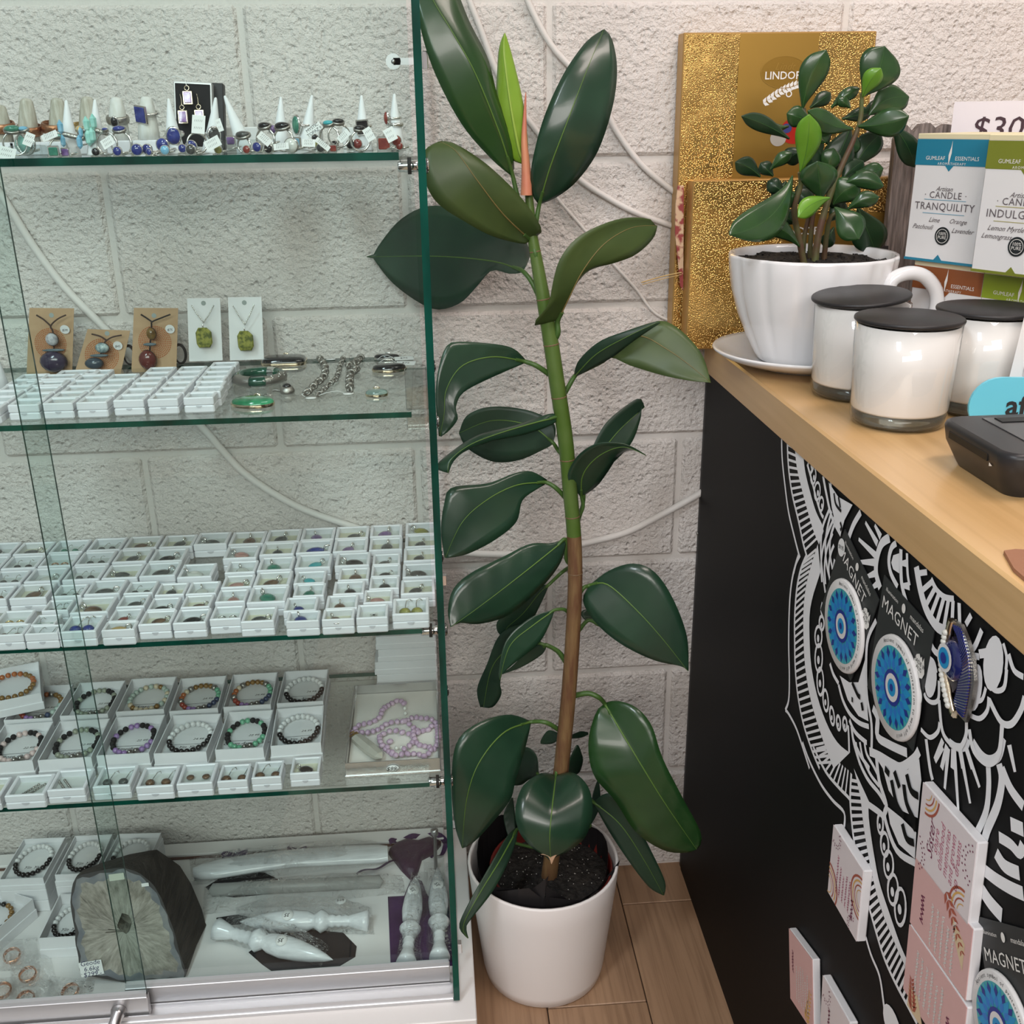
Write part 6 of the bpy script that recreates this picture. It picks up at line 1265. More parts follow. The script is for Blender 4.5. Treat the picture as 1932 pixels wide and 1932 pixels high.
# ---- peperomia in the cup
pz = thing('peperomia_plant', 'bushy small plant with oval glossy leaves in teacup', 'plant', CC+Vector((0,0,.0095+HC-.012)))
ZZ = lambda x, y: (1240+.347*x, 30+.347*y)
PP = pz.location.copy()
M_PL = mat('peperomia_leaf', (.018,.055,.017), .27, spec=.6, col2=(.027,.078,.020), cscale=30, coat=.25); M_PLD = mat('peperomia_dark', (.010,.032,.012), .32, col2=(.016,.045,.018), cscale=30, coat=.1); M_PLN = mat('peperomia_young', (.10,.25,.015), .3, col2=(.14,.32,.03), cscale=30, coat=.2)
M_PST = mat('peperomia_stem', (.10,.05,.03), .5, col2=(.10,.12,.04), cscale=30)
def st(px_, y, r0, r1):
    pts = catmull([ony(*ZZ(a, b), y[0]+(y[1]-y[0])*i/(len(px_)-1))-PP for i, (a, b) in enumerate(px_)], 5); n = len(pts); MB().tube(pts, [r0+(r1-r0)*i/(n-1) for i in range(n)], 8).build('stem', M_PST, pz)
st([(800,1360),(775,1230),(745,1060),(780,920),(775,850)], (-.20,-.215), .0042, .0028)
st([(855,1365),(870,1230),(905,1080),(960,920),(1010,800),(1065,680),(1105,560),(1112,450),(1112,420)], (-.195,-.20), .0050, .0022)
st([(905,1350),(920,1200),(940,1100),(990,1060)], (-.18,-.19), .0038, .0024); st([(830,1360),(835,1200),(850,1080),(880,990)], (-.17,-.18), .0036, .0022)
st([(790,1340),(800,1200),(830,1060),(850,900),(830,720),(800,500)], (-.165,-.17), .0036, .0018)
def pleaf(b, tp, w_, y0, y1, m, bend=0., fat=.5, cup=.004):
    b2, t2_ = Vector((*ZZ(*b),0)), Vector((*ZZ(*tp),0)); d = t2_-b2; n_ = Vector((-d.y,d.x,0)).normalized(); L, R, Mi = [], [], []
    for i in range(9):
        f = i/8; c = b2+d*f+n_*(bend*.347*4*f*(1-f)); hw = w_*.347*.62*((sin(pi*min(1,f**1.55)))**.70 if 0 < f < 1 else 0)+(1.2 if f == 0 else .3)
        L.append(((c-n_*hw).x, (c-n_*hw).y)); R.append(((c+n_*hw).x, (c+n_*hw).y)); Mi.append((c.x, c.y))
    leaf(pz, PP, L, R, (y0,(y0+y1)/2-cup,y1), mid=Mi, cup=(cup,cup), m=m, rib=mat('peperomia_vein', (.05,.14,.03), .4), rr_=.0005, ripple=0, thick=.0012)
for a in [((790,505),(918,185),120,-.20,-.215,M_PL,-22),((1112,440),(1235,165),185,-.20,-.205,M_PL,25),((1118,440),(1215,285),80,-.207,-.225,M_PLN,-12),((945,500),(1098,392),55,-.18,-.185,M_PL,-8),((830,500),(943,420),60,-.17,-.165,M_PLD),((1150,540),(1368,440),130,-.185,-.175,M_PL,-35),((1092,600),(1368,545),125,-.205,-.235,M_PL,15),((1270,590),(1400,822),105,-.18,-.17,M_PLD,-20),((1005,560),(1165,520),60,-.18,-.17,M_PLD),((1065,615),(818,515),100,-.205,-.23,M_PL,-25),((778,850),(825,535),115,-.225,-.25,M_PLN,15),((840,575),(705,530),95,-.20,-.205,M_PL),((838,565),(915,690),95,-.195,-.205,M_PL),((718,668),(458,545),75,-.20,-.235,M_PLD,12),((715,600),(565,598),45,-.185,-.19,M_PL,-12),((735,870),(388,1190),165,-.22,-.285,M_PL,-80),((560,875),(425,795),85,-.19,-.2,M_PLD,12),((630,870),(562,800),65,-.18,-.18,M_PLD),((615,835),(732,745),55,-.19,-.2,M_PL,-8),((890,1000),(870,790),165,-.215,-.235,M_PL),((940,990),(765,1095),80,-.235,-.255,M_PLN,22),((965,1040),(1095,1215),135,-.225,-.245,M_PL,-10),((1035,1050),(1205,985),70,-.215,-.225,M_PL,-15),((955,1025),(1098,915),120,-.195,-.205,M_PL,-20),((775,1255),(515,1110),95,-.21,-.24,M_PL,35),((1090,1040),(1190,1285),160,-.155,-.14,M_PLD),((1050,600),(930,850),135,-.175,-.18,M_PLD,-10),((1070,830),(1215,640),110,-.165,-.16,M_PLD,-15),((1000,920),(1230,925),85,-.20,-.215,M_PL,-35),((830,670),(850,830),100,-.185,-.19,M_PLD),((660,1050),(760,965),70,-.20,-.205,M_PL),((750,1130),(675,1070),75,-.195,-.195,M_PLD),((1080,850),(1228,830),80,-.185,-.19,M_PL,12),((960,1150),(910,1260),60,-.18,-.18,M_PLD),((800,720),(690,790),80,-.17,-.165,M_PLD),((870,900),(760,1000),90,-.17,-.165,M_PLD),((930,900),(1000,1050),90,-.17,-.17,M_PLD),((700,900),(640,1010),70,-.17,-.17,M_PLD),((900,760),(800,640),95,-.185,-.18,M_PLD,10),((930,700),(880,560),90,-.175,-.17,M_PLD),((1000,760),(1090,660),85,-.17,-.165,M_PL),((860,1060),(760,940),80,-.185,-.18,M_PLD),((1000,900),(1120,790),90,-.18,-.175,M_PLD,-10),((900,860),(960,720),90,-.19,-.195,M_PL,8),((690,960),(600,900),70,-.175,-.17,M_PLD),((930,1120),(1020,1010),75,-.17,-.165,M_PLD),((1050,500),(985,440),55,-.185,-.185,M_PL),((1110,540),(1230,470),60,-.17,-.165,M_PLD)]:  # the broad dark leaf at lower right has shadow put into its colour
    pleaf(*a)

# ---- three white candle jars with black lids
M_JAR = thin_glass('candle_glass', (.97,.98,.98), .9, .0, .015); M_WAX = mat('white_candle_wax', (.83,.80,.77), .35, coat=.3); M_LIDB = mat('black_wood_lid', (.018,.017,.018), .42, bump=(70,.15,.001), stretch=(1,6,1)); M_BASEG = mat('thick_glass_base', (.30,.34,.32), .05, trans=.9, ior=1.4)
def jar(label, c, lidtilt=None):
    t = thing('candle_jar', label, 'candle', (c.x,c.y,ZT), (0,0,rnd(0,3)), None); h = .1075
    MB().lathe([(.0005,0),(.046,0),(.0505,.0025),(.0525,.008),(.0545,.06),(.0562,h),(.0545,h)], (0,0,0), 44, cap=False).build('glass', M_JAR, t)
    MB().lathe([(.0005,.002),(.047,.002),(.0500,.006),(.0509,.0152),(.0005,.0152)], (0,0,0), 36).build('thick_base', M_BASEG, t)
    MB().lathe([(.0005,.0158),(.0500,.0158),(.0518,.0185),(.0535,.06),(.0550,h-.002),(.0530,h-.002),(.0515,.07),(.0005,.07)], (0,0,0), 44, cap=False).build('wax', M_WAX, t)
    t.scale = (.945,.945,1)
    l = MB().lathe([(.0005,0),(.0565,0),(.0575,.0008),(.0578,.0025),(.0572,.0040),(.0560,.0046),(.0005,.0046)], (0,0,0), 44).build('lid', M_LIDB, t, (0,0,h+.0004))
    if lidtilt: l.rotation_euler = lidtilt[0]; l.location = lidtilt[1]; t.rotation_euler = (0,0,0)
    return t
cj2 = onz(1692,796,ZT); cj1 = onz(1610,744,ZT); cj3 = onz(1840,772,ZT)
jar('white candle jar with black lid, front one of the three', cj2)
jar('white candle jar with tilted black lid, nearest the teacup', cj1, ((.03,-.075,0), (-.003,0,.1075+.0045)))
jar('white candle jar with black lid, behind the blue sign', cj3)

# ---- boxed candles, two upper on two lower
M_BWHITE = mat('white_box_card', (.80,.79,.79), .5); M_CREAM = mat('cream_edge', (.78,.70,.46), .55); M_GREYT = mat('grey_print', (.13,.11,.12), .6)
def candle_box(label, A, B, z0, z1, band, bandcol, title, rows, dep, line, full=True, rest=None):
    t, wd = frame_thing('candle_box', label, 'box', Vector((A.x,A.y,z0)), Vector((B.x,B.y,z0))); h = z1-z0; mb_ = mat(band, bandcol, .45)
    MB().box((wd/2,h/2,-dep/2), (wd,h,dep), bev=.0008).build('carton', M_BWHITE, t)
    MB().box((wd/2,h-.003,-dep/2), (wd+.0006,.0062,dep+.0006), bev=.0006).build('cream_top', M_CREAM, t)
    yb2 = h-.006-h*.20
    MB().poly([(0,yb2,.0004),(wd*.44,yb2,.0004),(wd*.5,yb2-.0065,.0004),(wd*.56,yb2,.0004),(wd,yb2,.0004),(wd,h-.006,.0004),(0,h-.006,.0004)]).build('colour_band', mb_, t)
    MB().quad((-.0004,yb2,-dep),(-.0004,yb2,0),(-.0004,h-.006,0),(-.0004,h-.006,-dep)).build('side_band', mb_, t)
    MB().box((wd/2,.0015,-dep/2), (wd+.0008,.003,dep+.0008)).build('bottom_band', mb_, t); MB().poly([(wd*.44,.003,.0006),(wd*.56,.003,.0006),(wd*.5,.0095,.0006)]).build('bottom_notch', mb_, t)
    yl = yb2+h*.055
    text('GUMLEAF', M_WPRINT, t, T3(wd*.29,yl,.0008), .0062); text('ESSENTIALS', M_WPRINT, t, T3(wd*.735,yl,.0008), .0062); text('AROMATHERAPY', M_WPRINT, t, T3(wd*.53,yl-.006,.0008), .0042, space=1.25)
    MB().poly([(wd*.485,yl-.007,.0010),(wd*.475,yl+.004,.0010),(wd*.50,yl+.013,.0010),(wd*.51,yl+.020,.0010),(wd*.515,yl+.006,.0010),(wd*.495,yl-.004,.0010)]).build('leaf_emblem', M_WPRINT, t)
    if full:
        text('Artisan', M_GREYT, t, T3(wd*.47,h*.580,.0008), .0078, shear=.5); text('· CANDLE ·', M_GREYT, t, T3(wd*.5,h*.530,.0008), .0108, space=1.1)
        lm2 = mat(line[0], line[1], .5)
        for yy in (.492,.385): MB().quad((wd*.2,h*yy,.0007),(wd*.8,h*yy,.0007),(wd*.8,h*yy+.0007,.0007),(wd*.2,h*yy+.0007,.0007)).build('rule', lm2, t)
        text(title, M_GREYT, t, T3(wd*.5,h*.44,.0008), .0122, space=1.08)
        for (s_, fx, fy) in rows: text(s_, M_GREYT, t, T3(wd*fx,h*fy,.0008), .0078, shear=.5)
        sl_ = disc(.0105,.0105).build('round_seal', mat('black_seal', (.015,.02,.022), .5), t, (wd*.53,h*.215,.0008)); ellipse_ring(.0082,.0082,.0006).build('seal_ring', M_WPRINT, t, (wd*.53,h*.215,.0011)); text('100%\nPURE', M_WPRINT, t, T3(wd*.53,h*.218,.0012), .0052, line=.85)
    return t
zb1 = 1.085
A = onz(1706,488,zb1); B = onz(1836,504,zb1); n_ = Vector((B.x-A.x,B.y-A.y,0)).normalized().cross(Vector((0,0,1)))
zt1 = ony(1733,252,A.y).z
dp = .0985
Bb = A+(B-A)*.985; candle_box('white candle box with blue band reading TRANQUILITY', A, Bb, zb1, zt1, 'teal_band', (.02,.22,.34), 'TRANQUILITY', [('Lime',.38,.335),('Orange',.72,.335),('Patchouli',.22,.275),('Lavender',.80,.265)], dp, ('blue_rule',(.16,.38,.52)))
A_ = onz(1832,511,zb1); e = (B-A).normalized(); B_ = A_+Vector((e.x,e.y,0))*(.0985)
candle_box('white candle box with olive band reading INDULGENCE, beside the blue one', A_, B_, zb1, zt1+.000, 'olive_band', (.20,.23,.025), 'INDULGENCE', [('Lemon Myrtle',.36,.335),('Lemongrass',.26,.275)], dp, ('olive_rule',(.45,.42,.16)))
off = -n_*.006
L1 = A+e*.012+off; L2 = L1+e*.0975
candle_box('white candle box with rust band, under the TRANQUILITY box', L1, L2, ZT, zb1-.0004, 'rust_band', (.28,.085,.025), '', [], dp, None, False)
L3 = L2+e*.0006; L4 = L3+e*.0975
candle_box('white candle box with lime band, under the INDULGENCE box', L3, L4, ZT, zb1-.0004, 'lime_band', (.28,.38,.025), '', [], dp, None, False)
# price sign standing behind the boxes
Ap = ony(1800,200,-.115); tS, _ = frame_thing('price_sign', 'white upright sign reading $30 behind the candle boxes', 'sign', Vector((Ap.x,Ap.y,ZT)), Vector((Ap.x+.2,Ap.y-.10,ZT)))
hS = ony(1800,192,-.115).z-ZT; MB().box((.06,hS/2,-.001), (.12,hS,.002)).build('card', mat('pale_pink_card', (.80,.75,.78), .6), tS)
text('$30', mat('dark_maroon_print', (.05,.02,.03), .6), tS, T3(.054,hS-.034,.0006), .040, shear=.12)
# weathered timber board behind the boxes
wpx = [(1688,330),(1690,262),(1700,240),(1712,236),(1724,250),(1738,234),(1756,232),(1768,244),(1784,234),(1802,236),(1806,330)]
yW = -.098; o = ony(1745,330,yW); o.z = ZT; tw = thing('timber_board', 'weathered grey timber board with scalloped top behind candle boxes', 'board', o)
P = [ony(u, v, yW)-o for u, v in wpx]; P = [Vector((P[0].x,0,0))]+P[1:-1]+[Vector((P[-1].x,0,0))]; MB().prism(P, (0,1,0), .012).build('panel', mat('weathered_timber', (.30,.25,.23), .8, col2=(.12,.10,.09), cscale=40, stretch=(6,6,.5), bump=(80,.8,.004)), tw)
MB().box((P[0].x-.004,.006,.07), (.012,.014,.14)).build('dark_post', mat('black_post', (.02,.018,.018), .6), tw)
# ---- blue afterpay sign, white card, payment terminal, leather scrap
ap = ony(1829,760,-.512); tA, _ = frame_thing('payment_sign', 'rounded sky blue sign with black lettering behind payment terminal', 'sign', Vector((ap.x,ap.y,ZT+.0005)), Vector((ap.x+.2,ap.y-.03,ZT)))
hA = ony(1875,712,ap.y).z-ZT; r = hA/2; wA = .15; pts = [(r+r*cos(a), r+r*sin(a), 0) for a in [pi/2+pi*i/14 for i in range(15)]]+[(wA-r+r*cos(a), r+r*sin(a), 0) for a in [-pi/2+pi*i/14 for i in range(15)]]
MB().prism(pts, (0,0,-1), .004).build('panel', mat('sky_blue_acrylic', (.16,.60,.76), .3), tA); text('afterpay', M_INK, tA, T3(.036,hA*.50,.0008), .030, bold=.0006, align='LEFT')
wc = ony(1897,706,-.492); tW, _ = frame_thing('info_card', 'white card with faint circle drawing behind the blue sign', 'card', Vector((wc.x,-.492,ZT)), Vector((wc.x+.2,-.494,ZT)))
hW = ony(1917,565,-.492).z-ZT; MB().prism([(0,0,-.0006),(.10,0,-.0006),(.11,hW,-.0006),(.012,hW,-.0006)], (0,0,1), .0004).build('card', M_CARDW, tW); ellipse_ring(.018,.022,.0007).build('circle_drawing', mat('faint_print', (.45,.40,.42), .7), tW, (.036,hW*.45,.0006))
tt = thing('payment_terminal', 'black handheld payment terminal with receipt slot on benchtop', 'terminal', (.372,-.648,ZT), (0,0,.0))
M_TB = mat('black_terminal_plastic', (.018,.018,.020), .38); M_TS = mat('terminal_recess', (.035,.037,.040), .25)
def rrect(w_, d_, r, z, n=6):
    out = []
    for cx, cy, a0 in ((w_/2-r, d_/2-r, 0), (-w_/2+r, d_/2-r, pi/2), (-w_/2+r, -d_/2+r, pi), (w_/2-r, -d_/2+r, 3*pi/2)):
        for i in range(n+1): a = a0+pi/2*i/n; out.append((cx+r*cos(a), cy+r*sin(a), z))
    return out
def loft_rr(levels):
    R_s = [rrect(*l) for l in levels]; k = len(R_s[0]); P = [q for r in R_s for q in r]
    return MB().add(P, [(j*k+i, j*k+(i+1) % k, (j+1)*k+(i+1) % k, (j+1)*k+i) for j in range(len(R_s)-1) for i in range(k)], 0, True).add(R_s[0], [tuple(range(k))[::-1]]).add(R_s[-1], [tuple(range(k))])
loft_rr([(.118,.100,.014,0),(.124,.106,.016,.005),(.142,.122,.018,.024),(.146,.126,.018,.037),(.144,.124,.018,.0405),(.138,.118,.016,.042)]).build('body', M_TB, tt)
loft_rr([(.060,.078,.006,.0515),(.060,.078,.006,.0530)]).build('screen_bezel', mat('gloss_black_plastic', (.008,.008,.009), .12), tt, (-.004,.0,0)) if False else MB().box((.012,.004,.0422), (.100,.090,.0012), bev=.0005).build('recess', M_TS, tt)
MB().box((.016,.038,.0430), (.088,.014,.0012)).build('paper_slot', mat('slot_black', (.003,.003,.003), .5), tt)
MB().box((.040,.014,.0455), (.050,.060,.0004)).build('receipt_paper', mat('grey_receipt', (.42,.43,.45), .5), tt)
ellipse_ring(.011,.007,.0022).build('tap_ring', M_TB, tt, (.010,-.026,.0431))
MB().box((-.0712,.004,.031), (.004,.070,.007), bev=.0005).build('card_slot', mat('slot_black'), tt); MB().add([(-.0722,-.034,.0275),(-.0722,-.039,.0258),(-.0722,-.034,.0242)], [(0,1,2)]).build('slot_arrow', M_WPRINT, tt)
lt_ = [onz(u, v, ZT) for u, v in ((1893,1046),(1915,1043),(1960,1046),(1990,1090),(1960,1120),(1934,1099),(1912,1080))]; o = sum(lt_, Vector())/7; tl = MB().prism([q-o for q in lt_], (0,0,1), .003).build('leather_scrap', mat('tan_leather', (.34,.16,.09), .7, bump=(200,.3,.001)), None, (o.x,o.y,ZT+.0002)); tag(tl, 'pointed brown leather coaster at right edge of benchtop', 'coaster')
# ================================================================== mandala decal on the counter front
za = lambda x, y: (1280+.3415*x, 640+.3415*y)
zb = lambda x, y: (1460+.2536*x, 960+.2536*y)
zc = lambda x, y: (1440+.2753*x, 1400+.2753*y)
W_, K_ = MB(), MB()
_lay = [0]
def lay():
    _lay[0] = (_lay[0]+1) % 160; return _lay[0]*6e-6      # every stroke lies on its own hair-thin layer
def pl(conv, pts): return [onx(*conv(*p), XF) for p in pts]
def ribbon(mb, pts, w_, x, smooth=True, taper=None):
    x -= lay(); w_ *= .85
    p = catmull(pts, 5) if smooth and len(pts) > 2 else [Vector(q) for q in pts]; n = len(p); V = []
    for i in range(n):
        t = p[min(i+1,n-1)]-p[max(i-1,0)]; t.normalize(); s = Vector((0,-t.z,t.y))*(w_/2*(1 if not taper else taper[0]+(taper[1]-taper[0])*i/(n-1))); V += [Vector((x,*(p[i]+s)[1:])), Vector((x,*(p[i]-s)[1:]))]
    for i in range(n-1):
        if p[i].z > ZB-.001 and p[i+1].z > ZB-.001: continue
        mb.add([V[2*i],V[2*i+1],V[2*i+3],V[2*i+2]], [(0,1,2,3)])
def S(conv, pts, w_=.0045, mb=None, x=None, **k): ribbon(mb or W_, pl(conv, pts), w_, XF-.0005 if x is None else x, **k)
def fill(A, B, mb=None, x=None):
    """white band between two traced lines"""
    a, b = resample(catmull(A, 5), 24), resample(catmull(B, 5), 24); x = (XF-.0005 if x is None else x)-lay()
    for i in range(23): (mb or W_).add([(x,a[i].y,a[i].z),(x,b[i].y,b[i].z),(x,b[i+1].y,b[i+1].z),(x,a[i+1].y,a[i+1].z)], [(0,1,2,3)])
def ladder(A, B, n, w_=.0035, skew=0.):
    a, b = resample(catmull(A, 5), n+1), resample(catmull(B, 5), n+1)
    for i in range(1, n): ribbon(W_, [a[i], b[min(n, max(0, int(i+skew)))]], w_, XF-.0005, False)
def drop(conv, c, r, mb=None, x=None, ell=1.5, rot=0.):
    x = (XF-.0005 if x is None else x)-lay()
    q = onx(*conv(*c), XF); pts = []
    for k in range(18):
        a = 2*pi*k/18; yy, zz = r*cos(a), r*ell*sin(a); pts.append((XF-.0005 if x is None else x, q.y+yy*cos(rot)-zz*sin(rot), q.z+yy*sin(rot)+zz*cos(rot)))
    (mb or W_).poly(pts[::-1])
def ring(conv, c, r, ell, w_, rot=0.):
    q = onx(*conv(*c), XF); pts = []
    for k in range(19):
        a = 2*pi*k/18; yy, zz = r*cos(a), r*ell*sin(a); pts.append(Vector((XF, q.y+yy*cos(rot)-zz*sin(rot), q.z+yy*sin(rot)+zz*cos(rot))))
    ribbon(W_, pts, w_, XF-.0005, False)
# upper lobe
o1 = [(572,500),(575,650),(590,800),(610,950),(640,1080),(668,1190)]; S(za, o1, .005)
i1 = [(603,540),(610,700),(630,850),(665,1000),(690,1120),(712,1200)]; S(za, i1, .005)
j1 = [(648,570),(660,700),(690,830),(722,950),(752,1050),(782,1125)]; k1 = [(690,610),(703,730),(732,850),(762,950),(795,1020),(805,1060)]
fill(pl(za, j1), pl(za, k1)); S(za, j1, .006); ladder(pl(za, i1), pl(za, j1), 17)
for (x, y, r) in ((735,690,.013),(748,755,.012),(770,840,.013),(792,910,.010)): ring(za, (x,y), r*.6, 1.3, .0035, .3); drop(za, (x+4,y+10), r*.22, ell=1.2)
S(za, [(715,690),(740,780),(765,880),(790,960),(805,985)], .005)
for pts, w_ in (([(800,740),(820,850),(850,980),(900,1080)],.006),([(845,790),(850,880),(870,970),(905,1040)],.005),([(835,945),(800,1040),(790,1150),(795,1250),(815,1400)],.005),([(850,950),(825,1050),(815,1150),(825,1260),(845,1340)],.005),([(870,1010),(845,1090),(840,1180),(855,1270)],.005)): S(za, pts, w_)
W_.poly([tuple(q-Vector((.0005+.00097,0,0))) for q in pl(za, [(838,790),(890,870),(970,915),(925,1000),(905,1075),(880,1040),(855,930)])][::-1])
for pts in ([(870,850),(880,910),(910,950)],[(895,870),(905,930)],[(905,1010),(912,1040),(905,1055)]): S(za, pts, .004, K_, XF-.0019)
# lower-left lobe
o2 = [(200,345),(165,420),(135,560),(120,740),(115,1000),(120,1250),(115,1420),(90,1497)]; S(zb, o2, .005); S(za, [(668,1190),(655,1230),(640,1290)], .005)
S(zb, [(90,1497),(115,1525),(170,1630),(215,1760),(270,1932)], .005)
i2 = [(248,345),(205,450),(175,600),(160,800),(160,1000),(165,1200),(185,1400),(225,1600),(290,1800),(345,1932)]; S(zb, i2, .005)
j2 = [(332,262),(280,430),(245,570),(225,750),(225,950),(235,1150),(260,1330),(300,1500),(370,1720),(450,1932)]; k2 = [(352,470),(320,570),(290,670),(270,800),(272,1000),(285,1180),(330,1400),(400,1600),(480,1740),(570,1815)]
fill(pl(zb, j2), pl(zb, k2)); ladder(pl(zb, i2), pl(zb, j2), 34, .0035)
for (x, y, r, e, rot) in ((362,850,.014,1.2,.3),(338,950,.020,1.3,.3),(340,1110,.022,1.5,0),(352,1285,.020,1.6,-.15),(392,1425,.016,1.5,-.35),(440,1540,.013,1.5,-.5),(488,1592,.011,1.4,-.3),(536,1600,.011,1.3,-.1)): ring(zb, (x,y), r*.47, e, .0042, rot); drop(zb, (x-2,y+14), r*.17, ell=1.3)
S(zb, [(378,800),(360,760),(370,700)], .006); S(zb, [(560,1610),(565,1700),(568,1810)], .005)
for pts in ([(365,545),(358,420),(375,280),(420,150),(470,40)],[(392,560),(385,430),(402,300),(445,180)],[(425,540),(415,440),(432,330),(455,270)],[(445,520),(450,450),(460,375)]): S(zb, pts, .0048)
for pts in ([(425,1150),(450,1230),(490,1300)],[(490,1310),(520,1420),(570,1520),(640,1590),(715,1620)],[(570,1570),(600,1640),(640,1690),(700,1740)],[(585,1620),(605,1750),(650,1900)],[(600,1720),(650,1830),(720,1932)]): S(zb, pts, .006)
W_.poly([tuple(q-Vector((.0005+.00097,0,0))) for q in pl(zb, [(500,1240),(570,1290),(640,1290),(690,1120),(700,1400),(715,1580),(640,1540),(560,1420)])][::-1])
for pts in ([(600,1290),(640,1380),(660,1400)],[(670,1440),(680,1500)],[(596,1415),(606,1422)]): S(zb, pts, .006, K_, XF-.0019)
# band that sweeps below the second magnet
for pts, w_ in (([(770,830),(710,960),(695,1130),(700,1380),(735,1600),(735,1800)],.006),([(745,1480),(780,1560),(780,1690),(860,1750),(1000,1815)],.010),([(720,1805),(800,1840),(900,1900),(960,1920),(1050,1860),(1090,1800)],.010)): S(zb, pts, w_)
# sun arcs and rays, upper right
for pts, w_ in (([(560,230),(600,120),(655,25)],.008),([(800,590),(770,480),(775,370),(810,260),(870,215)],.010),([(930,580),(880,480),(865,380),(885,290),(920,255)],.007),([(955,300),(955,450),(965,580),(1010,740)],.007),([(1000,330),(1005,480),(1020,570)],.005),([(1070,430),(1100,600),(1150,760),(1230,880),(1330,915)],.011),([(1180,520),(1220,600),(1280,655),(1350,670)],.006)): S(zb, pts, w_)
W_.poly([tuple(q-Vector((.0005+.00097,0,0))) for q in pl(zb, [(945,330),(900,345),(885,400),(900,450),(945,480)])][::-1])
for a, b in (((690,100),(780,260)),((640,225),(770,350)),((650,395),(760,398)),((700,505),(775,475)),((735,590),(795,545)),((760,120),(805,210)),((955,405),(1005,405)),((960,570),(1020,575))): S(zb, [a, b], .008, smooth=False, taper=(.55,1.1))
for a, b in (((1080,480),(1150,470)),((1110,610),(1190,540)),((1140,720),(1210,590)),((1180,790),(1240,630)),((1220,860),(1275,665)),((1275,890),(1310,680)),((1335,905),(1345,680)),((1395,880),(1390,700)),((1440,860),(1480,790))): S(zb, [a, b], .006, smooth=False)
# fish-scale petals
for pts, w_ in (([(1130,1370),(1145,1410),(1190,1440),(1235,1415),(1240,1280)],.007),([(1240,1420),(1265,1650),(1330,1750),(1395,1775),(1440,1690),(1445,1580)],.008),([(1455,1525),(1540,1560),(1600,1500),(1612,1400)],.007),([(1465,1640),(1500,1800),(1600,1895),(1685,1830),(1712,1600)],.009),([(1610,1290),(1655,1350),(1725,1330),(1745,1190)],.007),([(1615,1420),(1700,1580),(1780,1600),(1850,1500),(1880,1400)],.009),([(1105,1640),(1170,1700),(1230,1660),(1245,1590)],.007),([(1480,1390),(1500,1430),(1560,1420),(1590,1330)],.006),([(1760,1080),(1800,1200),(1870,1250)],.008),([(1720,1000),(1745,1100),(1740,1200)],.006),([(1560,900),(1520,1000),(1480,1080),(1540,1100)],.009),([(1660,1000),(1620,1060),(1540,1080)],.012),([(1170,980),(1210,1060),(1280,1100)],.010),([(1150,1100),(1200,1140),(1220,1220)],.008)): S(zb, pts, w_*.68)
drop(zb, (1178,1265), .010, ell=1.7); drop(zb, (1512,1330), .009, ell=2.2); drop(zb, (1645,1150), .013, ell=1.7)
for a, b in (((1210,1870),(1270,1720)),((1300,1760),(1260,1932)),((1345,1790),(1340,1932)),((1395,1790),(1420,1932)),((1440,1770),(1490,1932))): S(zb, [a, b], .008, smooth=False, taper=(.8,.8))
for a, b in (((1190,135),(1240,30)),((1255,320),(1280,40)),((1350,490),(1320,40)),((1430,420),(1360,40)),((1495,310),(1400,30)),((1730,205),(1690,20))): S(zc, [a, b], .007, smooth=False, taper=(.6,1.))
S(zc, [(1280,0),(1330,35),(1390,30),(1410,-20)], .008); S(zc, [(1440,0),(1500,90),(1560,125),(1620,90),(1650,-30)], .009)
for pts, w_ in (([(1120,-20),(1135,100),(1150,200),(1165,260)],.006),([(1545,150),(1550,300),(1530,480),(1460,640)],.008),([(1620,150),(1640,260),(1610,430),(1540,600),(1510,720)],.010),([(1640,180),(1700,320),(1787,440)],.010),([(1510,870),(1600,940),(1700,1000),(1787,1040)],.012),([(1500,1010),(1560,1100),(1640,1190)],.014),([(1600,760),(1660,850),(1760,900)],.012),([(1620,650),(1700,700),(1760,760),(1787,700)],.010),([(1700,560),(1787,600)],.012)): S(zc, pts, w_)
# lower lobe beside the quote tiles
S(zc, [(272,0),(320,130),(400,290),(480,400),(558,485),(556,600)], .005)
S(zc, [(345,30),(430,200),(520,310),(592,385),(600,420)], .005); ladder(pl(zc, [(345,0),(440,200),(520,310),(595,390)]), pl(zc, [(430,0),(500,110),(560,170),(605,205)]), 10)
i3 = [(608,215),(600,380),(612,560),(640,760),(690,980),(760,1240),(830,1470),(910,1650),(990,1800),(1060,1932)]; j3 = [(625,180),(670,380),(690,560),(715,720),(755,930),(815,1150),(890,1340),(965,1510),(1040,1680),(1080,1740)]; k3 = [(735,420),(725,480),(740,620),(765,780),(800,960),(865,1160),(930,1350),(970,1450),(1060,1640),(1090,1720)]
S(zc, i3, .005); S(zc, [(680,1240),(740,1450),(800,1600),(828,1780),(845,1932)], .005); fill(pl(zc, j3), pl(zc, k3)); ladder(pl(zc, i3), pl(zc, j3), 34, .004, 1)
for (x, y, r, e, rot) in ((808,560,.011,1.6,-.1),(838,700,.015,1.4,0),(865,840,.017,1.5,.1),(895,1010,.018,1.6,.1),(945,1130,.019,1.8,0)): ring(zc, (x,y), r*.55, e, .0042, rot); drop(zc, (x-4,y+16), r*.2, ell=1.3)
for pts, w_ in (([(640,0),(660,120),(720,250),(800,350),(840,420)],.006),([(668,0),(690,110),(740,220),(800,300)],.005),([(700,0),(715,80),(760,160),(790,220)],.005),([(780,70),(800,260),(850,430),(840,520),(920,740),(1050,830)],.008),([(730,430),(800,480),(840,520)],.008)): S(zc, pts, w_)
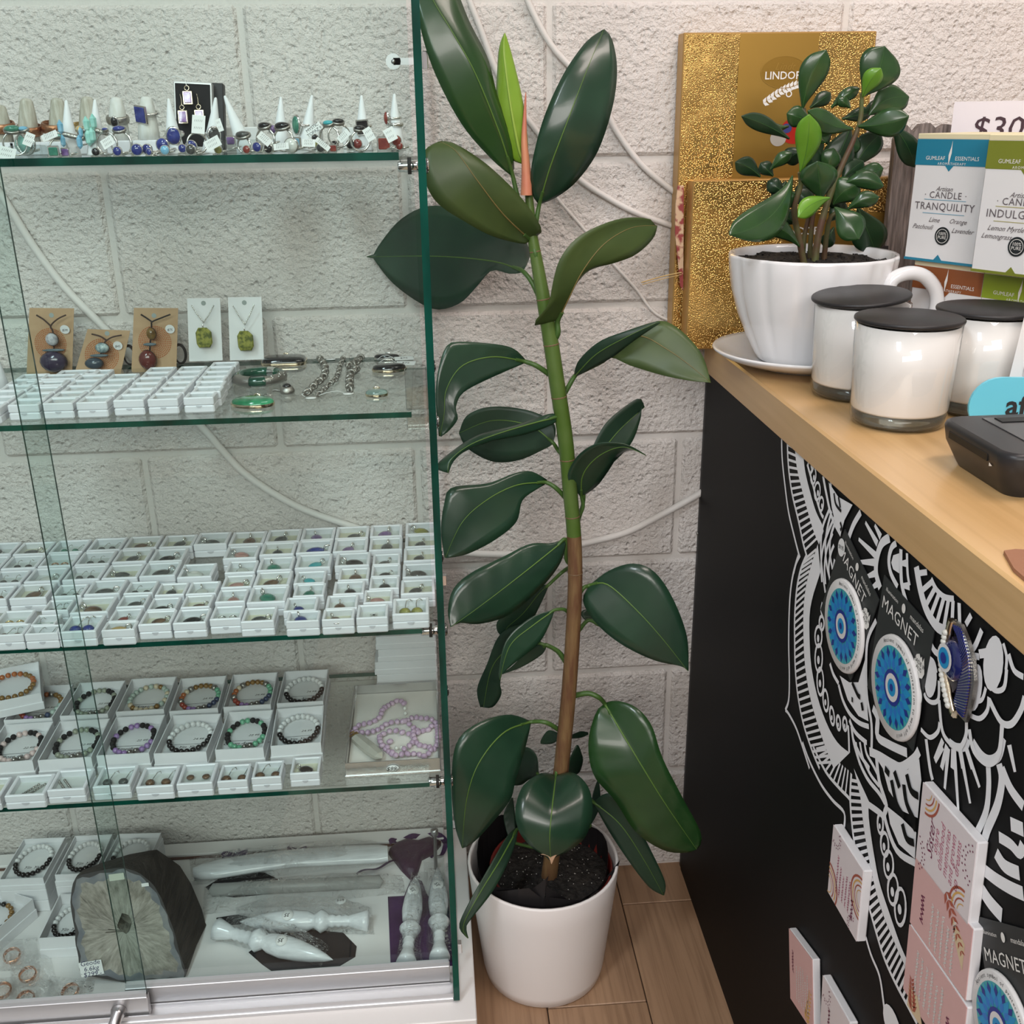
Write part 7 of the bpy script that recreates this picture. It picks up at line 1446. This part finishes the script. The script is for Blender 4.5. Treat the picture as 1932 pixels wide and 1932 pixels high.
W_.poly([tuple(q-Vector((.0005+.00097,0,0))) for q in pl(zc, [(760,70),(850,140),(1000,190),(1080,115),(1095,260),(1085,340),(1070,520),(960,470),(870,330),(830,180)])][::-1])
W_.poly([tuple(q-Vector((.0005+.00097,0,0))) for q in pl(zc, [(860,440),(960,520),(1060,620),(1050,800),(940,700),(880,560)])][::-1])
for pts in ([(850,180),(880,220)],[(915,200),(950,310)],[(895,260),(930,420),(980,510)],[(1000,220),(1030,330),(1080,370)],[(980,290),(1000,420),(1060,550)],[(970,560),(1000,660),(1050,690)],[(1040,560),(1060,600)]): S(zc, pts, .008, K_, XF-.0019)
W_.poly([tuple(q-Vector((.0005+.00097,0,0))) for q in pl(zc, [(1380,1780),(1420,1760),(1400,1932),(1360,1932)])][::-1]); drop(zc, (890,1940), .02, ell=.8)
dec = W_.build('mandala_decal', mat('white_vinyl', (.88,.88,.90), .45), counter, (-.6,1.1,0)); dec['label'] = 'white line mandala printed on the black front'
kd = K_.build('mandala_detail', M_BLACK, counter, (-.6,1.1,0)); kd['kind'] = 'stuff'

# ================================================================== magnets and quote tiles on the counter front
EY = Vector((0,-1,0)); NX = Vector((-1,0,0))
def face_thing(name, label, cat, tl, tr, bl, x0, size=None, lift=.0):
    """flat thing on the counter front: local x reading direction, y up, z out; corners from photo pixels"""
    a, b, c = onx(*tl, x0), onx(*tr, x0), onx(*bl, x0); ex = (b-a); wd = ex.length; ex.normalize(); hd = (a-c); hd = (hd-ex*hd.dot(ex)); ht = hd.length; ey = hd.normalized()
    t = thing(name, label, cat); t.matrix_world = basis(c, ex, ey, ex.cross(ey)); return t, wd, ht
M_MCARD = mat('charcoal_card', (.022,.025,.026), .45); M_MW = mat('magnet_white', (.80,.78,.77), .35); BL1 = mat('cyan_print', (.01,.30,.62), .35); BL2 = mat('navy_print', (.01,.03,.28), .35); BL3 = mat('teal_print', (.06,.42,.46), .35); BL4 = mat('azure_print', (.02,.20,.62), .35)
def magnet(label, tl, tr, br, top, bot, sticker, aus, ht=None):
    x0 = XF-.0022
    a, b = onx(*tl, x0), onx(*tr, x0); c3 = onx(*br, x0) if br else None
    ex = b-a; wd = ex.length; ex.normalize(); dn = (c3-b) if br else Vector((0,ex.z,-ex.y))*-ht
    if not br: dn = ex.cross(Vector((-1,0,0)))*ht if ex.cross(Vector((-1,0,0))).z < 0 else -ex.cross(Vector((-1,0,0)))*ht
    dn = dn-ex*dn.dot(ex); ht = dn.length; ey = -dn.normalized(); org = a+dn
    t = thing('magnet_card', label, 'magnet'); t.matrix_world = basis(org, ex, ey, ex.cross(ey))
    p1, p2 = onx(*top, x0-.004), onx(*bot, x0-.004); rr2 = (p1-p2).length/2; cc = (p1+p2)/2-org; cx, cy = cc.dot(ex)/wd, cc.dot(ey)/ht
    MB().box((wd/2,ht/2,-.0008), (wd,ht,.0010)).build('card', M_MCARD, t)
    mg = MB().lathe([(.001,0),(rr2,0),(rr2+.0006,.001),(rr2,.0032),(rr2-.001,.0038),(.001,.0038)], (0,0,0), 48).build('round_magnet', M_MW, t, (wd*cx,ht*cy,.0002))
    def d(r, z, m, n, seg=40): disc(r, r, seg).build(n, m, mg, (0,0,z))
    R0 = rr2*.80; d(R0, .0041, BL3, 'teal_ring')
    mb1, mb2, mb3 = MB(), MB(), MB()
    for k in range(16):
        a = 2*pi*k/16
        def petal(mb, r0, r1, w2, da=0.):
            ca, sa = cos(a+da), sin(a+da); q = [(r0,0),((r0*.55+r1*.45),w2),(r1,0),((r0*.55+r1*.45),-w2)]; mb.poly([(ca*p-sa*s, sa*p+ca*s, 0) for p, s in q])
        petal(mb1, R0*.45, R0*.98, R0*.13); petal(mb2, R0*.70, R0*.99, R0*.085, pi/16); petal(mb3, R0*.40, R0*.78, R0*.09, pi/16)
    mb1.build('azure_petals', BL1, mg, (0,0,.0043)); mb3.build('blue_petals', BL4, mg, (0,0,.0044)); mb2.build('navy_petals', BL2, mg, (0,0,.0045))
    d(R0*.44, .0047, BL2, 'navy_disc'); d(R0*.34, .0049, M_MW, 'white_ring'); d(R0*.21, .0051, BL1, 'iris'); d(R0*.09, .0053, BL2, 'pupil')
    # lettering around the rim
    for txt, a0, dr in (('Ancient symbol of protection to ward off evil', 2.3, -1),):
        n = len(txt); span = 3.4
        for i, ch in enumerate(txt):
            if ch == ' ': continue
            a = a0-span*i/n; text(ch, M_INK, mg, Matrix.Translation((rr2*.90*cos(a), rr2*.90*sin(a), .0042)) @ Matrix.Rotation(a-pi/2, 4, 'Z'), rr2*.115)
    mb = MB()
    text('MAGNET', M_WPRINT, t, T3(wd*.42,ht*.80,.0004), wd*.175, space=1.05)
    text('illumination', M_WPRINT, t, T3(wd*.22,ht*.925,.0004), wd*.055); text('mandalas', M_WPRINT, t, T3(wd*.72,ht*.925,.0004), wd*.07)
    disc(wd*.035, wd*.045, 16).build('moon_emblem', M_WPRINT, t, (wd*.46,ht*.925,.0004))
    ax, ay = aus; s = wd*.10
    MB().poly([(ax*wd+s*p, ay*ht+s*q, .0005) for p, q in ((-1,.1),(-.75,.7),(-.3,1),(0,.75),(.15,1),(.4,.6),(.55,1.1),(.8,.4),(1,-.2),(.75,-.8),(.3,-1),(-.1,-.6),(-.7,-.75))]).build('australia_badge', M_WPRINT, t)
    text('MADE IN\nAUS', M_INK, t, T3(ax*wd,ay*ht,.0008), wd*.055, line=.9)
    disc(wd*.085, wd*.10, 20).build('price_sticker', M_PAPER, t, (sticker[0]*wd,sticker[1]*ht,.0006)); text('$9.95', M_INK, t, T3(sticker[0]*wd,sticker[1]*ht,.0009) @ Matrix.Rotation(.5, 4, 'Z'), wd*.06)
    return t
magnet('blue eye magnet card nearest the wall, under benchtop', zb(525,150), zb(780,680), zb(575,1300), (1585,1092), (1592,1270), (.06,.83), (.90,.70))
magnet('blue eye magnet card in the middle, beside jewelled eye', zb(818,492), zb(1190,910), zb(1035,1812), (1677,1197), (1692,1398), (.93,.44), (.88,.66))
magnet('blue eye magnet card at bottom right corner of photo', zc(1460,1192), zc(1850,1300), None, zc(1590,1580), zc(1640,2330), (.98,.52), (.86,.80), .135)
# jewelled eye magnet: gold rim, eyeball, curved blue crystal lash band
ec = onx(*zb(1360,1200), XF-.0065); tE = thing('eye_brooch', 'jewelled evil eye magnet with blue striped lash and gold rim', 'magnet', ec)
xe = XF-.0065
def epoly(pts, d, x=None): return [Vector((xe if x is None else x, *onx(*zb(*p), XF-.0065)[1:]))-ec for p in pts]
lash = [(1330,830),(1390,860),(1440,980),(1480,1120),(1490,1280),(1470,1420),(1425,1590),(1370,1530),(1340,1440),(1360,1350),(1385,1230),(1395,1100),(1375,980)]
MB().prism(epoly(lash, 0), (1,0,0), .0028).build('gold_backing', M_SILVD, tE)
L2_ = [(1345,860),(1395,890),(1430,1000),(1458,1130),(1462,1280),(1445,1420),(1415,1560)]; R2_ = [(1355,900),(1380,960),(1400,1090),(1395,1230),(1370,1360),(1352,1440),(1385,1520)]
a_, b_ = resample(catmull(epoly(L2_, 0), 5), 34), resample(catmull(epoly(R2_, 0), 5), 34)
lb, lw = MB(), MB()
for i in range(33):
    q = [a_[i],b_[i],b_[i].lerp(b_[i+1],.55),a_[i].lerp(a_[i+1],.55)]; lb.prism([v+Vector((-.0002,0,0)) for v in q], (-1,0,0), .0016)
    q = [a_[i].lerp(a_[i+1],.55),b_[i].lerp(b_[i+1],.55),b_[i+1],a_[i+1]]; lw.prism([v+Vector((-.0002,0,0)) for v in q], (-1,0,0), .0008)
lb.build('blue_crystal_rows', mat('blue_crystal', (.015,.02,.16), .08, coat=.8), tE); lw.build('silver_rows', M_SILV, tE)
MB().tube(catmull(epoly([(1330,830),(1310,900),(1285,1050),(1280,1200),(1300,1330),(1335,1500),(1350,1530)], 0), 5), .0035, 7).build('gold_rim', M_GSILV, tE)
mb = MB()
for p in resample(catmull(epoly([(1305,920),(1282,1050),(1276,1200),(1295,1330),(1325,1460)], 0), 5), 16): mb.ball(tuple(p+Vector((-.003,0,0))), .0028, 7, 5)
mb.build('crystal_beads', STONE['clear'], tE)
MB().prism(epoly([(1325,950),(1375,1010),(1385,1200),(1360,1330),(1330,1370),(1300,1250),(1295,1080)], 0), (1,0,0), .004).build('socket', mat('dark_socket', (.02,.015,.03), .4), tE)
ey = epoly([(1335,1130)], 0)[0]; MB().ball(tuple(ey), .0165, 18, 12, sc=(.35,1,1)).build('eyeball', mat('navy_glass', (.01,.015,.10), .06, coat=.8), tE)
for r, m_, k in ((.0115,M_MW,.0058),(.0085,BL1,.0063),(.0045,BL2,.0068)): MB().lathe([(.0005,0),(r,0)], tuple(ey+Vector((-k,.0035,.001))), 20, M=Matrix.Rotation(pi/2,3,'Y'), cap=False).build('iris_ring', m_, tE)

# ---- quote tiles (magnets): text runs up the tile
M_TP = mat('pale_pink_tile', (.80,.72,.73), .4); M_TD = mat('blush_tile', (.72,.44,.42), .4); M_TEDGE = mat('tile_white_edge', (.78,.76,.77), .5); M_RUST = mat('rust_ink', (.42,.10,.06), .5); M_PINKI = mat('dusty_pink_ink', (.52,.16,.24), .5); M_PLUM = mat('plum_ink', (.20,.03,.08), .5); M_GOLDP = mat('ochre_print', (.72,.42,.12), .5)
def scribble(par, m_, x, y, w_, n, h, z=.0008, seed=1, name='handwriting'):
    """illegible handwriting: one wavy pen line per row"""
    random.seed(seed)
    for k in range(n):
        mb = MB(); L = w_*rnd(.7,1.); xx = x; V = []; i = 0
        while xx < x+L: V.append((xx, y-k*h+h*.28*(1 if i % 2 else -1)*rnd(.5,1.), z)); xx += h*rnd(.14,.26); i += 1
        for p, q in zip(V, V[1:]):
            d = Vector(q)-Vector(p); s = Vector((-d.y,d.x,0)).normalized()*h*.055; mb.add([Vector(p)+s,Vector(p)-s,Vector(q)-s,Vector(q)+s], [(0,1,2,3)])
        mb.build(name, m_, par)
    random.seed(3)
def rainbow(par, cx, cy, r, a0, a1, z=.0008, lim=.0415):
    for k in range(4):
        ri = r*(1-.2*k); mb = MB(); n = 14
        for i in range(n):
            p, q = a0+(a1-a0)*i/n, a0+(a1-a0)*(i+1)/n
            if max(abs(cx+ri*cos(p)), abs(cy+ri*sin(p)), abs(cx+ri*cos(q)), abs(cy+ri*sin(q))) > lim: continue
            mb.add([(cx+ri*cos(p),cy+ri*sin(p),z),(cx+ri*cos(q),cy+ri*sin(q),z),(cx+ri*.9*cos(q),cy+ri*.9*sin(q),z),(cx+ri*.9*cos(p),cy+ri*.9*sin(p),z)], [(0,1,2,3)])
        mb.build('rainbow_arc', [M_RUST, M_GOLDP][k % 2], par)
def dots(par, cx, cy, r, a0, a1, m_):
    mb = MB()
    for rr3 in (r, r*.75):
        for i in range(11):
            a = a0+(a1-a0)*i/10
            if max(abs(cx+rr3*cos(a)), abs(cy+rr3*sin(a))) > .041: continue
            mb.lathe([(.0001,0),(.0009,0)], (cx+rr3*cos(a),cy+rr3*sin(a),.0008), 8, cap=False)
    mb.build('dot_arc', m_, par)
def fern(par, x0, y0, x1, y1, m_, z=.0008, n=8, s=.012):
    mb = MB()
    for k in range(n):
        f = k/(n-1); cx, cy = x0+(x1-x0)*f, y0+(y1-y0)*f; a = atan2(y1-y0, x1-x0)
        for sg in(-1,1):
            c, d = cos(a+sg*.8), sin(a+sg*.8); L = s*(1-.5*f); mb.poly([(cx+c*p-d*r, cy+d*p+c*r, z) for p, r in ((0,0),(L*.4,L*.2),(L,0),(L*.4,-L*.2))])
    mb.build('printed_fern', m_, par)
def tile(label, tl, tr, br, bl, thick, m_, name='quote_tile'):
    """corners as seen; local frame follows the rotated print (text reads bottom to top)"""
    xt = XF-thick-.0006
    P = [onx(*q, xt) for q in (tl, tr, br, bl)]; c = sum(P, Vector())/4
    e1 = ((P[1]-P[0])+(P[2]-P[3])).normalized(); e2 = ((P[0]-P[3])+(P[1]-P[2])); w1 = ((P[1]-P[0]).length+(P[2]-P[3]).length)/2; h1 = ((P[0]-P[3]).length+(P[1]-P[2]).length)/2
    e2 = (e2-e1*e2.dot(e1)).normalized(); n3 = e1.cross(e2)
    # print frame: reading direction = up (e2), up = -e1
    t = thing(name, label, 'magnet'); t.matrix_world = basis(c, e2, -e1, n3)
    MB().box((0,0,-thick/2), (h1,w1,thick), bev=.0012).build('tile_body', M_TEDGE, t); MB().box((0,0,.0002), (h1-.0012,w1-.0012,.0006)).build('printed_face', m_, t)
    return t, h1, w1
tA_, a_w, a_h = tile('pale tile quoting sisters and childhood memories, above the blush tiles', zc(1093,262), zc(1470,690), zc(1408,1262), zc(1050,800), .009, M_TP)
text('Sister', M_PLUM, tA_, T3(-.004,.022,.0008), .015, shear=.5); text('share\nchildhood\nmemories\nand grown\nup dreams', M_PINKI, tA_, T3(0,-.004,.0008), .0105, line=.82, shear=.2)
rainbow(tA_, a_w*.46, a_h*.40, .022, pi, 1.5*pi); rainbow(tA_, -a_w*.46, -a_h*.40, .022, 0, .5*pi); dots(tA_, -a_w*.38, a_h*.5, .016, pi, 2*pi, M_PLUM); dots(tA_, a_w*.18, -a_h*.5, .018, 0, pi, M_PLUM)
tB_, w1, h1 = tile('upper blush tile with white script and fern, beside blue magnet', zc(1050,800), zc(1448,1272), zc(1385,1790), zc(1003,1215), .009, M_TD)
scribble(tB_, M_WPRINT, -.028, .012, .052, 5, .0088, seed=4); text('Always you', M_PLUM, tB_, T3(0,.030,.0008), .012, shear=.5) if False else scribble(tB_, M_PLUM, -.018, .029, .036, 1, .012, seed=8); fern(tB_, .036, -.006, .004, -.036, M_RUST); MB().quad((-.012,-.040,.0007),(.012,-.040,.0007),(.022,-.018,.0007),(.006,-.024,.0007)).build('ochre_patch', mat('sand_print', (.72,.56,.36), .5), tB_)
tC_, w1, h1 = tile('lower blush tile with white script, at bottom edge of photo', zc(1003,1240), zc(1385,1800), zc(1360,2330), zc(960,1690), .009, M_TD)
scribble(tC_, M_WPRINT, -.022, .030, .050, 6, .0088, seed=5); scribble(tC_, M_PLUM, -.030, -.026, .036, 1, .012, seed=6); fern(tC_, -.040, .030, -.014, .036, M_RUST); MB().quad((-.042,.010,.0007),(-.020,.024,.0007),(-.020,.040,.0007),(-.042,.040,.0007)).build('ochre_patch', mat('sand_print'), tC_)
tD_, w1, h1 = tile('pale tile with pink script and rainbows, left of the blush tiles', zc(480,555), zc(686,880), zc(645,1378), zc(445,1030), .0095, M_TP)
scribble(tD_, M_PINKI, -.026, .018, .044, 5, .0078, seed=2); scribble(tD_, M_PLUM, -.028, -.022, .03, 1, .012, seed=9); rainbow(tD_, w1*.1, -h1*.5, .024, 0, pi); rainbow(tD_, -w1*.36, h1*.5, .026, pi, 2*pi); dots(tD_, w1*.40, h1*.36, .012, pi*.8, 2.1*pi, M_PLUM); dots(tD_, -w1*.42, -h1*.36, .013, 0, pi, M_PLUM)
tF_, w1, h1 = tile('blush tile nearest the wall, low on the counter front', zc(182,1272), zc(344,1505), zc(344,1990), zc(182,1755), .009, M_TD)
scribble(tF_, M_WPRINT, -.032, .014, .050, 6, .0072, seed=11); scribble(tF_, M_PLUM, -.004, .026, .034, 1, .011, seed=12); fern(tF_, -.040, -.016, -.002, -.030, M_GOLDP)
tH_, w1, h1 = tile('pale tile cut by the bottom of photo, right of blush tile', zc(420,1595), zc(590,1932), zc(570,2430), zc(375,2080), .009, M_TP)
scribble(tH_, M_PLUM, .0, .014, .028, 1, .012, seed=13); scribble(tH_, M_PINKI, -.02, .0, .04, 3, .0078, seed=14); rainbow(tH_, w1*.10, -h1*.5, .026, 0, pi); dots(tH_, w1*.36, h1*.34, .013, pi*.8, 2.1*pi, M_PLUM)
